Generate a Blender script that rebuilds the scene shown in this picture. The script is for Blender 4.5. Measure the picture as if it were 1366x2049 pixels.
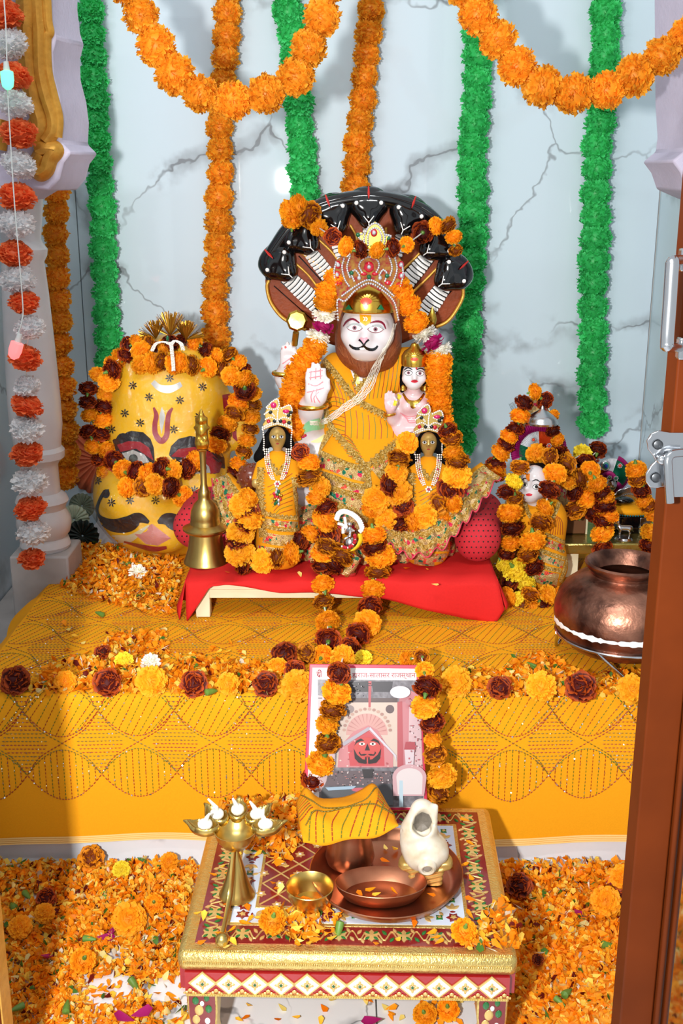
import bpy, bmesh, math, random
import numpy as np
from mathutils import Vector as V, Matrix, Quaternion
from mathutils.bvhtree import BVHTree

for o in list(bpy.data.objects):
    bpy.data.objects.remove(o)
scene = bpy.context.scene
COL = scene.collection

# ------------------------------------------------------------------ camera
FPX, PITCH, CZ = 2210.0, math.radians(16.6), 1.068
CP, SP = math.cos(PITCH), math.sin(PITCH)
cam_d = bpy.data.cameras.new('camera')
cam = bpy.data.objects.new('camera', cam_d)
COL.objects.link(cam)
cam.location = (0, 0, CZ)
cam.rotation_euler = (math.pi / 2 - PITCH, 0, 0)
cam_d.sensor_fit = 'VERTICAL'
cam_d.sensor_height = 36.0
cam_d.lens = 36.0 * FPX / 2049.0
cam_d.clip_start = 0.02
scene.camera = cam

# ------------------------------------------------------------------ light
world = bpy.data.worlds.new('room_light')
scene.world = world
world.use_nodes = True
bg = world.node_tree.nodes['Background']
bg.inputs[0].default_value = (0.91, 0.96, 1.0, 1)
bg.inputs[1].default_value = 0.56
fl_d = bpy.data.lights.new('camera_flash', 'AREA')
fl_d.shape = 'RECTANGLE'
fl_d.size, fl_d.size_y = 0.045, 0.07
fl_d.energy = 17.0
fl_d.spread = math.radians(130)
fl_d.color = (1.0, 0.975, 0.94)
flash = bpy.data.objects.new('camera_flash', fl_d)
COL.objects.link(flash)
flash.location = (-0.254, -0.02, CZ + 0.01)
flash.rotation_euler = (math.pi / 2 - math.radians(13), 0, 0)
# fluorescent tube on the hall ceiling behind the camera
tb_d = bpy.data.lights.new('hall_tube_light', 'AREA')
tb_d.shape = 'RECTANGLE'
tb_d.size, tb_d.size_y = 1.2, 0.08
tb_d.energy = 19.0
tb_d.color = (0.97, 0.99, 1.0)
tube = bpy.data.objects.new('hall_tube_light', tb_d)
COL.objects.link(tube)
tube.location = (-0.35, 0.35, 2.55)
tube.rotation_euler = (math.radians(48), 0, 0)
vs = scene.view_settings
vs.view_transform = 'Standard'
vs.look = 'None'
vs.gamma = 1.0
vs.use_curve_mapping = False
vs.exposure = 0.28

# ------------------------------------------------------------------ helpers
RND = random.Random(7)
def U(a, b): return RND.uniform(a, b)

def raydir(x, y):
    a, b = (x - 683.0) / FPX, (1024.5 - y) / FPX
    return V((a, CP + b * SP, -SP + b * CP))
CAM = V((0, 0, CZ))
def at(x, y, Y):
    d = raydir(x, y)
    return CAM + d * (Y / d.y)
def on(x, y, z):
    d = raydir(x, y)
    return CAM + d * ((z - CZ) / d.z)
def mpp(p):
    return (p.y * CP - (p.z - CZ) * SP) / FPX

def lin(c):
    if isinstance(c, str):
        c = tuple(int(c[i:i + 2], 16) for i in (0, 2, 4))
    r = []
    for x in c[:3]:
        x /= 255.0
        r.append(x / 12.92 if x <= 0.04045 else ((x + 0.055) / 1.055) ** 2.4)
    return (r[0], r[1], r[2], 1.0)

MATS = {}
def mat(name, col, rough=0.5, metal=0.0, var=0.0, vscale=30.0, col2=None, bump=0.0, bscale=80.0,
        coat=0.0, sss=0.0, trans=0.0, attr=False, rand=0.0, emit=0.0, spec=0.5):
    """principled material; var mixes towards col2 by noise, attr multiplies by the colour attribute"""
    if name in MATS: return MATS[name]
    m = bpy.data.materials.new(name); m.use_nodes = True
    nt = m.node_tree; N = nt.nodes; L = nt.links
    b = N['Principled BSDF']
    b.inputs['Roughness'].default_value = rough
    b.inputs['Metallic'].default_value = metal
    b.inputs['Specular IOR Level'].default_value = spec
    if coat: b.inputs['Coat Weight'].default_value = coat; b.inputs['Coat Roughness'].default_value = 0.06
    if sss:
        b.inputs['Subsurface Weight'].default_value = sss
        b.inputs['Subsurface Radius'].default_value = (0.01, 0.006, 0.004)
        b.inputs['Subsurface Scale'].default_value = 0.5
    tc = N.new('ShaderNodeTexCoord')
    c1 = lin(col)
    if attr:
        a = N.new('ShaderNodeAttribute'); a.attribute_name = 'Col'
        out = a.outputs['Color']
    else:
        rgb = N.new('ShaderNodeRGB'); rgb.outputs[0].default_value = c1; out = rgb.outputs[0]
    if var:
        nz = N.new('ShaderNodeTexNoise'); nz.inputs['Scale'].default_value = vscale; nz.inputs['Detail'].default_value = 4
        L.new(tc.outputs['Object'], nz.inputs['Vector'])
        rp = N.new('ShaderNodeMapRange'); rp.inputs[1].default_value = 0.35; rp.inputs[2].default_value = 0.7
        rp.inputs[4].default_value = var
        L.new(nz.outputs[0], rp.inputs[0])
        mx = N.new('ShaderNodeMix'); mx.data_type = 'RGBA'
        L.new(rp.outputs[0], mx.inputs[0]); L.new(out, mx.inputs[6])
        mx.inputs[7].default_value = lin(col2) if col2 else tuple(x * 0.5 for x in c1[:3]) + (1,)
        out = mx.outputs[2]
    if rand:
        oi = N.new('ShaderNodeObjectInfo')
        mr = N.new('ShaderNodeMapRange'); mr.inputs[3].default_value = 1 - rand; mr.inputs[4].default_value = 1 + rand
        L.new(oi.outputs['Random'], mr.inputs[0])
        hs = N.new('ShaderNodeHueSaturation'); L.new(out, hs.inputs['Color']); L.new(mr.outputs[0], hs.inputs['Value'])
        mh = N.new('ShaderNodeMapRange'); mh.inputs[3].default_value = 0.5 - rand * 0.05; mh.inputs[4].default_value = 0.5 + rand * 0.05
        ml = N.new('ShaderNodeMath'); ml.operation = 'MULTIPLY'; ml.inputs[1].default_value = 7.13
        fr = N.new('ShaderNodeMath'); fr.operation = 'FRACT'
        L.new(oi.outputs['Random'], ml.inputs[0]); L.new(ml.outputs[0], fr.inputs[0]); L.new(fr.outputs[0], mh.inputs[0]); L.new(mh.outputs[0], hs.inputs['Hue'])
        out = hs.outputs[0]
    L.new(out, b.inputs['Base Color'])
    if emit:
        b.inputs['Emission Strength'].default_value = emit; b.inputs['Emission Color'].default_value = c1
    if bump:
        nb = N.new('ShaderNodeTexNoise'); nb.inputs['Scale'].default_value = bscale; nb.inputs['Detail'].default_value = 3
        L.new(tc.outputs['Object'], nb.inputs['Vector'])
        bp = N.new('ShaderNodeBump'); bp.inputs['Strength'].default_value = bump; bp.inputs['Distance'].default_value = 0.002
        L.new(nb.outputs[0], bp.inputs['Height']); L.new(bp.outputs[0], b.inputs['Normal'])
    if trans:
        t = N.new('ShaderNodeBsdfTranslucent'); L.new(out, t.inputs[0])
        ms = N.new('ShaderNodeMixShader'); ms.inputs[0].default_value = trans
        L.new(b.outputs[0], ms.inputs[1]); L.new(t.outputs[0], ms.inputs[2])
        L.new(ms.outputs[0], N['Material Output'].inputs[0])
    MATS[name] = m
    return m

def wloc(o):
    p = V((0, 0, 0))
    while o is not None:
        p += o.location; o = o.parent
    return p
def tag(o, label=None, cat=None, group=None, kind=None):
    if label: o['label'] = label
    if cat: o['category'] = cat
    if group: o['group'] = group
    if kind: o['kind'] = kind
    return o
def thing(name, label, cat, loc, group=None):
    o = bpy.data.objects.new(name, None); COL.objects.link(o)
    o.location = loc; o.empty_display_size = 0.02
    return tag(o, label, cat, group)
def inst(name, mesh, p, parent=None, rot=None, scale=1.0, raw=False):
    """one more object that shares mesh data"""
    o = bpy.data.objects.new(name, mesh); COL.objects.link(o)
    o.parent = parent
    o.location = V(p) if raw or parent is None else V(p) - wloc(parent)
    o.rotation_mode = 'QUATERNION'
    if rot is not None: o.rotation_quaternion = rot
    o.scale = (scale,) * 3 if isinstance(scale, (int, float)) else scale
    return o

def frames(pts, closed=False):
    n = len(pts); T = []
    for i in range(n):
        a = pts[(i - 1) % n] if closed or i else pts[0]
        b = pts[(i + 1) % n] if closed or i < n - 1 else pts[-1]
        t = (b - a)
        T.append(t.normalized() if t.length > 1e-9 else V((0, 0, 1)))
    nr = T[0].orthogonal().normalized(); out = []
    for i in range(n):
        nr = (nr - T[i] * nr.dot(T[i]))
        nr = nr.normalized() if nr.length > 1e-9 else T[i].orthogonal().normalized()
        out.append((T[i], nr, T[i].cross(nr)))
    return out
def cr(pts, n):
    """catmull-rom through tuples/vectors, n samples"""
    P = [np.array(p, float) for p in pts]
    if len(P) == 2: return [tuple(P[0] + (P[1] - P[0]) * i / (n - 1)) for i in range(n)]
    P = [2 * P[0] - P[1]] + P + [2 * P[-1] - P[-2]]
    out = []; m = len(P) - 3
    for i in range(n):
        t = i / (n - 1) * m; k = min(int(t), m - 1); t -= k
        a, b, c, d = P[k:k + 4]
        out.append(tuple(0.5 * (2 * b + (c - a) * t + (2 * a - 5 * b + 4 * c - d) * t * t + (3 * b - a - 3 * c + d) * t ** 3)))
    return out
def crv(pts, n): return [V(p) for p in cr(pts, n)]

class MB:
    def __init__(s): s.v = []; s.f = []; s.m = []; s.mi = 0; s.c = None
    def add(s, vs, fs):
        o = len(s.v); s.v += [tuple(p) for p in vs]
        s.f += [[i + o for i in f] for f in fs]; s.m += [s.mi] * len(fs)
        return s
    def box(s, c, size, rot=None):
        c = V(c); vs = []
        for z in (-1, 1):
            for y in (-1, 1):
                for x in (-1, 1):
                    p = V((x * size[0] / 2, y * size[1] / 2, z * size[2] / 2))
                    vs.append(c + (rot @ p if rot else p))
        return s.add(vs, [(0, 2, 3, 1), (4, 5, 7, 6), (0, 1, 5, 4), (2, 6, 7, 3), (0, 4, 6, 2), (1, 3, 7, 5)])
    def tube(s, pts, r, n=8, closed=False, flat=1.0):
        pts = [V(p) for p in pts]; fr = frames(pts, closed); vs = []; fs = []; k = len(pts)
        for i, (t, a, b) in enumerate(fr):
            ri = r[i] if hasattr(r, '__len__') else r
            for j in range(n):
                an = 2 * math.pi * j / n
                vs.append(pts[i] + a * (ri * math.cos(an)) + b * (ri * flat * math.sin(an)))
        for i in range(k if closed else k - 1):
            for j in range(n):
                fs.append((i * n + j, i * n + (j + 1) % n, ((i + 1) % k) * n + (j + 1) % n, ((i + 1) % k) * n + j))
        if not closed:
            fs.append(tuple(range(n))[::-1]); fs.append(tuple((k - 1) * n + j for j in range(n)))
        return s.add(vs, fs)
    def lathe(s, prof, c, n=40, rot=None, wob=None):
        c = V(c); vs = []; fs = []
        for i, (r, z) in enumerate(prof):
            for j in range(n):
                a = 2 * math.pi * j / n
                rr = max(r, 1e-5) * (wob(a, z) if wob else 1)
                p = V((rr * math.cos(a), rr * math.sin(a), z))
                vs.append(c + (rot @ p if rot else p))
        for i in range(len(prof) - 1):
            for j in range(n):
                fs.append((i * n + j, i * n + (j + 1) % n, (i + 1) * n + (j + 1) % n, (i + 1) * n + j))
        return s.add(vs, fs)
    def ball(s, c, r, n=12, m=8, rot=None):
        r = (r,) * 3 if isinstance(r, (int, float)) else r
        c = V(c); vs = []; fs = []
        for i in range(m + 1):
            th = math.pi * i / m
            for j in range(n):
                a = 2 * math.pi * j / n
                p = V((r[0] * math.sin(th) * math.cos(a), r[1] * math.sin(th) * math.sin(a), r[2] * math.cos(th)))
                vs.append(c + (rot @ p if rot else p))
        for i in range(m):
            for j in range(n):
                fs.append((i * n + j, (i + 1) * n + j, (i + 1) * n + (j + 1) % n, i * n + (j + 1) % n))
        return s.add(vs, fs)
    def prism(s, front, back):
        n = len(front)
        return s.add(list(front) + list(back), [tuple(range(n)), tuple(range(2 * n - 1, n - 1, -1))] +
                     [(i, n + i, n + (i + 1) % n, (i + 1) % n) for i in range(n)])
    def grid(s, rows):
        nr, nc = len(rows), len(rows[0])
        return s.add([p for r in rows for p in r],
                     [(i * nc + j, i * nc + j + 1, (i + 1) * nc + j + 1, (i + 1) * nc + j) for i in range(nr - 1) for j in range(nc - 1)])
    def bvh(s): return BVHTree.FromPolygons([V(p) for p in s.v], s.f)
    def mesh(s, name, mats, smooth=True, angle=40):
        me = bpy.data.meshes.new(name)
        me.from_pydata(s.v, [], s.f)
        for m in (mats if isinstance(mats, (list, tuple)) else [mats]): me.materials.append(m)
        if any(s.m): me.polygons.foreach_set('material_index', s.m)
        if s.c is not None:
            ca = me.color_attributes.new('Col', 'FLOAT_COLOR', 'POINT')
            ca.data.foreach_set('color', np.asarray(s.c, dtype=np.float32).ravel())
        if smooth:
            me.shade_smooth()
            if angle: me.set_sharp_from_angle(angle=math.radians(angle))
        me.update()
        return me
    def build(s, name, mats, parent=None, smooth=True, angle=40, bevel=0, sub=0, solid=0, fix=False):
        if not s.v: return None
        if fix:
            bm = bmesh.new(); vs = [bm.verts.new(p) for p in s.v]
            for f in s.f:
                try: bm.faces.new([vs[i] for i in f])
                except ValueError: pass
            bmesh.ops.recalc_face_normals(bm, faces=bm.faces)
            s.f = [[v.index for v in f.verts] for f in bm.faces] if bm.verts.index_update() is None else s.f
            s.m = [s.m[0]] * len(s.f); bm.free()
        A = np.array(s.v)
        if parent is None:
            c = V(((A[:, 0].min() + A[:, 0].max()) / 2, (A[:, 1].min() + A[:, 1].max()) / 2, A[:, 2].min()))
        else:
            c = wloc(parent)
        sv = s.v; s.v = [tuple(p) for p in (A - np.array(c))]
        me = s.mesh(name, mats, smooth, angle); s.v = sv
        o = bpy.data.objects.new(name, me); COL.objects.link(o)
        o.parent = parent
        if parent is None: o.location = c
        if solid:
            md = o.modifiers.new('solid', 'SOLIDIFY'); md.thickness = solid; md.offset = 0
        if bevel:
            md = o.modifiers.new('bevel', 'BEVEL'); md.width = bevel; md.segments = 2; md.limit_method = 'ANGLE'
        if sub:
            md = o.modifiers.new('sub', 'SUBSURF'); md.levels = sub; md.render_levels = sub
        return o

# --- signed-distance modelling: smooth unions meshed with surface nets
def _l(p): return np.array(p, float)
def ell(c, r, rot=None):
    c = _l(c); r = (r,) * 3 if isinstance(r, (int, float)) else r; r = _l(r)
    R = np.array(rot.to_matrix().transposed()) if rot else None
    def f(P):
        q = P - c
        if R is not None: q = q @ R.T
        k0 = np.sqrt(((q / r) ** 2).sum(-1)); k1 = np.sqrt(((q / (r * r)) ** 2).sum(-1))
        return k0 * (k0 - 1) / np.maximum(k1, 1e-9)
    return f
def cap(a, b, r1, r2=None):
    a = _l(a); b = _l(b); r2 = r1 if r2 is None else r2; ab = b - a; L2 = max((ab * ab).sum(), 1e-12)
    def f(P):
        q = P - a
        h = np.clip((q @ ab) / L2, 0, 1)
        return np.sqrt(((q - h[..., None] * ab) ** 2).sum(-1)) - (r1 + (r2 - r1) * h)
    return f
def rbox(c, h, r=0.0, rot=None):
    c = _l(c); h = _l(h)
    R = np.array(rot.to_matrix().transposed()) if rot else None
    def f(P):
        q = P - c
        if R is not None: q = q @ R.T
        q = np.abs(q) - (h - r)
        return np.sqrt((np.maximum(q, 0) ** 2).sum(-1)) + np.minimum(q.max(-1), 0) - r
    return f
def blend(fs, k=0.01):
    def f(P):
        d = fs[0](P)
        for g in fs[1:]:
            e = g(P)
            h = np.maximum(k - np.abs(d - e), 0) / k
            d = np.minimum(d, e) - h * h * k * 0.25
        return d
    return f
def carve(a, b, k=0.004):
    def f(P):
        d = a(P); e = -b(P)
        h = np.maximum(k - np.abs(d - e), 0) / k
        return np.maximum(d, e) + h * h * k * 0.25
    return f
def sdf(f, lo, hi, step):
    lo = _l(lo); hi = _l(hi)
    ax = [np.arange(lo[i], hi[i] + step, step) for i in range(3)]
    P = np.stack(np.meshgrid(*ax, indexing='ij'), -1)
    D = f(P); S = D < 0
    sh = tuple(n - 1 for n in D.shape)
    acc = np.zeros(sh + (3,)); cnt = np.zeros(sh)
    sl = lambda o: tuple(slice(o[i], o[i] + sh[i]) for i in range(3))
    cs = [(x, y, z) for x in (0, 1) for y in (0, 1) for z in (0, 1)]
    for a in cs:
        for i in range(3):
            if a[i]: continue
            b = tuple(1 if j == i else a[j] for j in range(3))
            da, db = D[sl(a)], D[sl(b)]
            x = (da < 0) != (db < 0)
            t = np.where(x, da / np.where(x, da - db, 1), 0)
            for j in range(3):
                acc[..., j] += np.where(x, a[j] + (t if j == i else 0), 0)
            cnt += x
    act = cnt > 0
    idx = np.full(sh, -1, int); idx[act] = np.arange(act.sum())
    ijk = np.argwhere(act)
    vs = lo + (ijk + acc[act] / cnt[act][:, None]) * step
    fs = []
    for i in range(3):
        j, k = (i + 1) % 3, (i + 2) % 3
        s0 = [slice(None)] * 3; s1 = [slice(None)] * 3
        s0[i] = slice(0, -1); s1[i] = slice(1, None)
        x = S[tuple(s0)] != S[tuple(s1)]
        e = np.argwhere(x)
        e = e[(e[:, j] > 0) & (e[:, k] > 0) & (e[:, j] < sh[j]) & (e[:, k] < sh[k])]
        if not len(e): continue
        inside = S[tuple(e.T)]
        def nb(dj, dk):
            q = e.copy(); q[:, j] += dj; q[:, k] += dk
            return idx[tuple(q.T)]
        q = np.stack([nb(-1, -1), nb(0, -1), nb(0, 0), nb(-1, 0)], 1)
        q[~inside] = q[~inside][:, ::-1]
        fs.append(q)
    mb = MB(); F = np.concatenate(fs)
    F = F[(F >= 0).all(1)]
    mb.add(vs.tolist(), F.tolist())
    return mb
def bbox(pts, m):
    A = np.array([tuple(p) for p in pts])
    return A.min(0) - m, A.max(0) + m

# --- paint and trim laid on a surface where the given picture point falls on it
def hit(b, x, y):
    d = raydir(x, y).normalized()
    p, n, i, dist = b.ray_cast(CAM, d)
    return (p, n) if p is not None else (None, None)
def strip(mb, b, pts, w, off=0.0008, n=None, m=2):
    n = n or max(6, int(sum(math.dist(pts[i][:2], pts[i + 1][:2]) for i in range(len(pts) - 1)) / 4))
    q = cr([p[:2] for p in pts], n)
    ws = cr([(x, 0) for x in w], n) if hasattr(w, '__len__') else None
    rows = []
    for i in range(n):
        a, c = q[max(i - 1, 0)], q[min(i + 1, n - 1)]
        dx, dy = c[0] - a[0], c[1] - a[1]; l = math.hypot(dx, dy) or 1
        ww = (max(ws[i][0], 0.15) if ws else w) / 2
        r = []
        for j in range(m + 1):
            t = (j / m * 2 - 1) * ww
            p, nn = hit(b, q[i][0] - dy / l * t, q[i][1] + dx / l * t)
            if p is None: r.append(None); continue
            r.append(p + ((CAM - p).normalized() + nn * (1 if nn.dot(CAM - p) > 0 else -1)).normalized() * off)
        rows.append(r)
    for i in range(n - 1):
        for j in range(m):
            c = [rows[i][j], rows[i][j + 1], rows[i + 1][j + 1], rows[i + 1][j]]
            if None in c or max((c[0] - c[2]).length, (c[1] - c[3]).length) > 0.03: continue
            mb.add(c, [(0, 1, 2, 3)])
    return mb
def blob(mb, b, out, off=0.0008, rings=4, cen=None):
    cx, cy = cen or (sum(p[0] for p in out) / len(out), sum(p[1] for p in out) / len(out))
    rows = []
    for k in range(rings + 1):
        t = max(k / rings, 0.02); r = []
        for x, y in list(out) + [out[0]]:
            p, nn = hit(b, cx + (x - cx) * t, cy + (y - cy) * t)
            r.append(None if p is None else p + (CAM - p).normalized() * off)
        rows.append(r)
    for k in range(rings):
        for j in range(len(out)):
            c = [rows[k][j], rows[k][j + 1], rows[k + 1][j + 1], rows[k + 1][j]]
            if None in c or max((c[0] - c[2]).length, (c[1] - c[3]).length) > 0.05: continue
            mb.add(c, [(0, 1, 2, 3)])
    return mb
def oval(cx, cy, rx, ry, n=20, tilt=0):
    c, s = math.cos(tilt), math.sin(tilt)
    return [(cx + rx * math.cos(a) * c - ry * math.sin(a) * s, cy + rx * math.cos(a) * s + ry * math.sin(a) * c)
            for a in [2 * math.pi * i / n for i in range(n)]]
def almond(cx, cy, rx, ry, n=20, tilt=0):
    c, s = math.cos(tilt), math.sin(tilt); r = []
    for i in range(n):
        a = 2 * math.pi * i / n
        x = rx * math.cos(a); y = ry * math.sin(a) * abs(math.sin(a)) ** 0.5
        r.append((cx + x * c - y * s, cy + x * s + y * c))
    return r
def xf(pts, f): return [f(*p) for p in pts]
# ------------------------------------------------------------------ materials
def marble(name, base, vein, scale=2.6, rough=0.07, seed=0.0, amount=1.0):
    m = bpy.data.materials.new(name); m.use_nodes = True
    N = m.node_tree.nodes; L = m.node_tree.links; b = N['Principled BSDF']
    b.inputs['Roughness'].default_value = rough
    tc = N.new('ShaderNodeTexCoord'); mp = N.new('ShaderNodeMapping')
    mp.inputs['Location'].default_value = (seed, seed * 0.7, seed * 1.3)
    L.new(tc.outputs['Object'], mp.inputs[0])
    nz = N.new('ShaderNodeTexNoise'); nz.inputs['Scale'].default_value = 3.2; nz.inputs['Detail'].default_value = 5; nz.inputs['Roughness'].default_value = 0.55
    L.new(mp.outputs[0], nz.inputs['Vector'])
    mv = N.new('ShaderNodeVectorMath'); mv.operation = 'MULTIPLY_ADD'
    mv.inputs[1].default_value = (0.42, 0.3, 0.3)
    L.new(nz.outputs['Color'], mv.inputs[0]); L.new(mp.outputs[0], mv.inputs[2])
    vo = N.new('ShaderNodeTexVoronoi'); vo.feature = 'DISTANCE_TO_EDGE'; vo.inputs['Scale'].default_value = scale
    L.new(mv.outputs[0], vo.inputs['Vector'])
    def rng(src, a, b_, c, d):
        r = N.new('ShaderNodeMapRange'); r.interpolation_type = 'SMOOTHSTEP'
        for i, x in enumerate((a, b_, c, d)): r.inputs[i + 1].default_value = x
        L.new(src, r.inputs[0]); return r.outputs[0]
    def mul(a, c):
        r = N.new('ShaderNodeMath'); r.operation = 'MULTIPLY'
        L.new(a, r.inputs[0])
        if isinstance(c, float): r.inputs[1].default_value = c
        else: L.new(c, r.inputs[1])
        return r.outputs[0]
    mk = N.new('ShaderNodeTexNoise'); mk.inputs['Scale'].default_value = 3.1; mk.inputs['Detail'].default_value = 2
    L.new(mp.outputs[0], mk.inputs['Vector'])
    fine = mul(rng(vo.outputs[0], 0.0, 0.011, 0.85 * amount, 0), rng(mk.outputs[0], 0.44, 0.56, 0, 1))
    mk2 = N.new('ShaderNodeTexNoise'); mk2.inputs['Scale'].default_value = 5.0; mk2.inputs['Detail'].default_value = 5
    L.new(mp.outputs[0], mk2.inputs['Vector'])
    wide = mul(rng(vo.outputs[0], 0.0, 0.085, 0.62 * amount, 0), rng(mk2.outputs[0], 0.51, 0.57, 0, 1))
    ad = N.new('ShaderNodeMath'); ad.operation = 'ADD'; ad.use_clamp = True
    L.new(fine, ad.inputs[0]); L.new(wide, ad.inputs[1])
    mx = N.new('ShaderNodeMix'); mx.data_type = 'RGBA'
    mx.inputs[6].default_value = lin(base); mx.inputs[7].default_value = lin(vein)
    L.new(ad.outputs[0], mx.inputs[0]); L.new(mx.outputs[2], b.inputs['Base Color'])
    MATS[name] = m
    return m
m_wall = marble('wall_marble', 'd0dfe9', '8a9096', scale=2.2, rough=0.022, seed=3.1, amount=0.9)
m_floor = marble('floor_marble', 'e6e9ee', '85888d', scale=4, rough=0.12, seed=9.4)
m_pillar = mat('pillar_marble', 'd9d6d6', 0.3, var=0.5, vscale=9, col2='b4b0b2', bump=0.05)
m_grout = mat('grout', 'd8d6d2', 0.8)
m_dust = mat('dusty_stone', 'a39d9b', 0.8, var=0.6, vscale=14, col2='c9c5c2')

def brocade(name, base, gold, spots, sc=170.0):
    """glittering woven border: metallic thread ground with coloured embroidered dots"""
    m = bpy.data.materials.new(name); m.use_nodes = True
    N = m.node_tree.nodes; L = m.node_tree.links; b = N['Principled BSDF']
    tc = N.new('ShaderNodeTexCoord')
    vo = N.new('ShaderNodeTexVoronoi'); vo.inputs['Scale'].default_value = sc
    L.new(tc.outputs['Object'], vo.inputs['Vector'])
    sp = N.new('ShaderNodeSeparateColor'); L.new(vo.outputs['Color'], sp.inputs[0])
    rp = N.new('ShaderNodeValToRGB'); rp.color_ramp.interpolation = 'CONSTANT'
    cols = [(0, lin(base)), (0.5, lin(gold))] + [(0.62 + 0.38 * i / len(spots), lin(c)) for i, c in enumerate(spots)]
    e = rp.color_ramp.elements; e[0].color = cols[0][1]; e[1].position = cols[1][0]; e[1].color = cols[1][1]
    for p, c in cols[2:]:
        x = e.new(p); x.color = c
    L.new(sp.outputs[0], rp.inputs[0])
    L.new(rp.outputs[0], b.inputs['Base Color'])
    b.inputs['Metallic'].default_value = 0.35; b.inputs['Roughness'].default_value = 0.42
    v2 = N.new('ShaderNodeTexVoronoi'); v2.inputs['Scale'].default_value = sc * 3.2
    L.new(tc.outputs['Object'], v2.inputs['Vector'])
    bp = N.new('ShaderNodeBump'); bp.inputs['Strength'].default_value = 0.8; bp.inputs['Distance'].default_value = 0.0014
    L.new(v2.outputs['Distance'], bp.inputs['Height']); L.new(bp.outputs[0], b.inputs['Normal'])
    MATS[name] = m
    return m
m_brocade = brocade('brocade', 'c6a468', 'a67f3c', ['d0204a', 'a8845a', '107050', 'd6b986', 'e8503a'])
m_goldtrim = brocade('gold_trim', 'd9ac4c', 'b98a30', ['f2d890', '96702a'], 520)

m_yel = mat('saffron_cloth', 'efa214', 0.85, var=0.25, vscale=500, col2='d98a08', spec=0.2)
m_robe = mat('saffron_robe', 'e3940f', 0.85, var=0.25, vscale=500, col2='cc7c06', spec=0.2)
m_red = mat('red_cloth', 'd0211f', 0.8, var=0.25, vscale=300, col2='b81818', spec=0.25)
m_hem = mat('cream_hem', 'f6d183', 0.8)
m_thr_r = mat('red_stitch', '9e3714', 0.5)
m_thr_g = mat('green_stitch', '64741c', 0.5)
m_thr_o = mat('olive_stitch', '7c6616', 0.45)
m_seq = mat('sequin', 'f3dfb0', 0.12, metal=0.9)
m_seq2 = mat('silver_sequin', 'f2f2f2', 0.1, metal=0.9)
m_gold = mat('gold', 'e2b64a', 0.24, metal=1.0, bump=0.06)
m_goldp = mat('gold_paint', 'd8a040', 0.4, metal=0.45, var=0.45, vscale=90, col2='a8701c', bump=0.4, bscale=120)
m_brass = mat('brass', 'd8ba6c', 0.3, metal=1.0, var=0.5, vscale=25, col2='ab8c48', bump=0.03)
m_brassd = mat('old_brass', 'bd9c58', 0.36, metal=0.4, var=0.5, vscale=60, col2='94783c')
m_copper = mat('copper', 'cc9070', 0.33, metal=1.0, var=0.7, vscale=14, col2='9a6244', bump=0.04)
m_copperpot = mat('aged_copper', 'b98068', 0.36, metal=0.95, var=1.0, vscale=22, col2='4e342c', bump=0.7, bscale=75)
m_steel = mat('steel', 'c9ccd0', 0.18, metal=1.0)
m_silver = mat('silver', 'd3d3d3', 0.22, metal=1.0, bump=0.1, bscale=200)
m_marbw = mat('white_marble_skin', 'd6cfd0', 0.2, coat=0.35)
m_pinkskin = mat('pink_tinted_marble', 'dcb4b8', 0.2, coat=0.35, var=0.6, vscale=60, col2='d8cccc')
m_black = mat('black_gloss', '08080a', 0.12, coat=0.7)
m_blackm = mat('black_matte', '0d0c0c', 0.6)
m_hair = mat('black_hair', '060506', 0.8, bump=0.6, bscale=160, spec=0.1)
m_white = mat('white_paint', 'f4f2ee', 0.35)
m_mane = mat('brown_mane', '8a4320', 0.5, var=0.6, vscale=90, col2='5f2a12', bump=0.7, bscale=180)
m_maroon = mat('maroon_paint', '7a1630', 0.4)
m_pink = mat('pink_paint', 'd8838c', 0.4)
m_redp = mat('red_paint', 'c8281e', 0.4)
m_green = mat('green_paint', '0d6b3f', 0.3)
m_gemr = mat('red_gem', 'b8142a', 0.1, coat=0.8)
m_gemg = mat('green_gem', '0a5a34', 0.08, coat=0.8)
m_gemm = mat('magenta_gem', 'c01860', 0.15, coat=0.6)
m_gemk = mat('dark_gem', '0c1512', 0.06, coat=1.0)
m_pearl = mat('pearl', 'f0ebe0', 0.2, coat=0.5)
m_diam = mat('rhinestone', 'e8e8ec', 0.12, metal=0.75)
m_wood = mat('door_wood', '6a2c08', 0.55, var=0.6, vscale=10, col2='522004', spec=0.12)
m_woodd = mat('door_wood_groove', '5e2c10', 0.45)
m_cream = mat('cream_painted_wood', 'e8dfbe', 0.55, var=0.35, vscale=18, col2='c8b98f')
m_yelhead = mat('yellow_enamel', 'f2bc1c', 0.6, var=0.25, vscale=8, col2='dc9c10', bump=0.2, bscale=25)
m_scale = mat('brown_scales', '8c3d17', 0.5, var=0.4, vscale=70, col2='642a0e', bump=0.5, bscale=140, spec=0.2)
m_calyx = mat('calyx_green', '4e7a2a', 0.5, var=0.5, vscale=90, col2='86a048', rand=0.15)
m_string = mat('cotton_string', 'e9e4d8', 0.9)
m_lilac = mat('lilac_paint', 'c9c2d6', 0.6, var=0.3, vscale=25, col2='aca6ba', bump=0.3, bscale=150)

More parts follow.
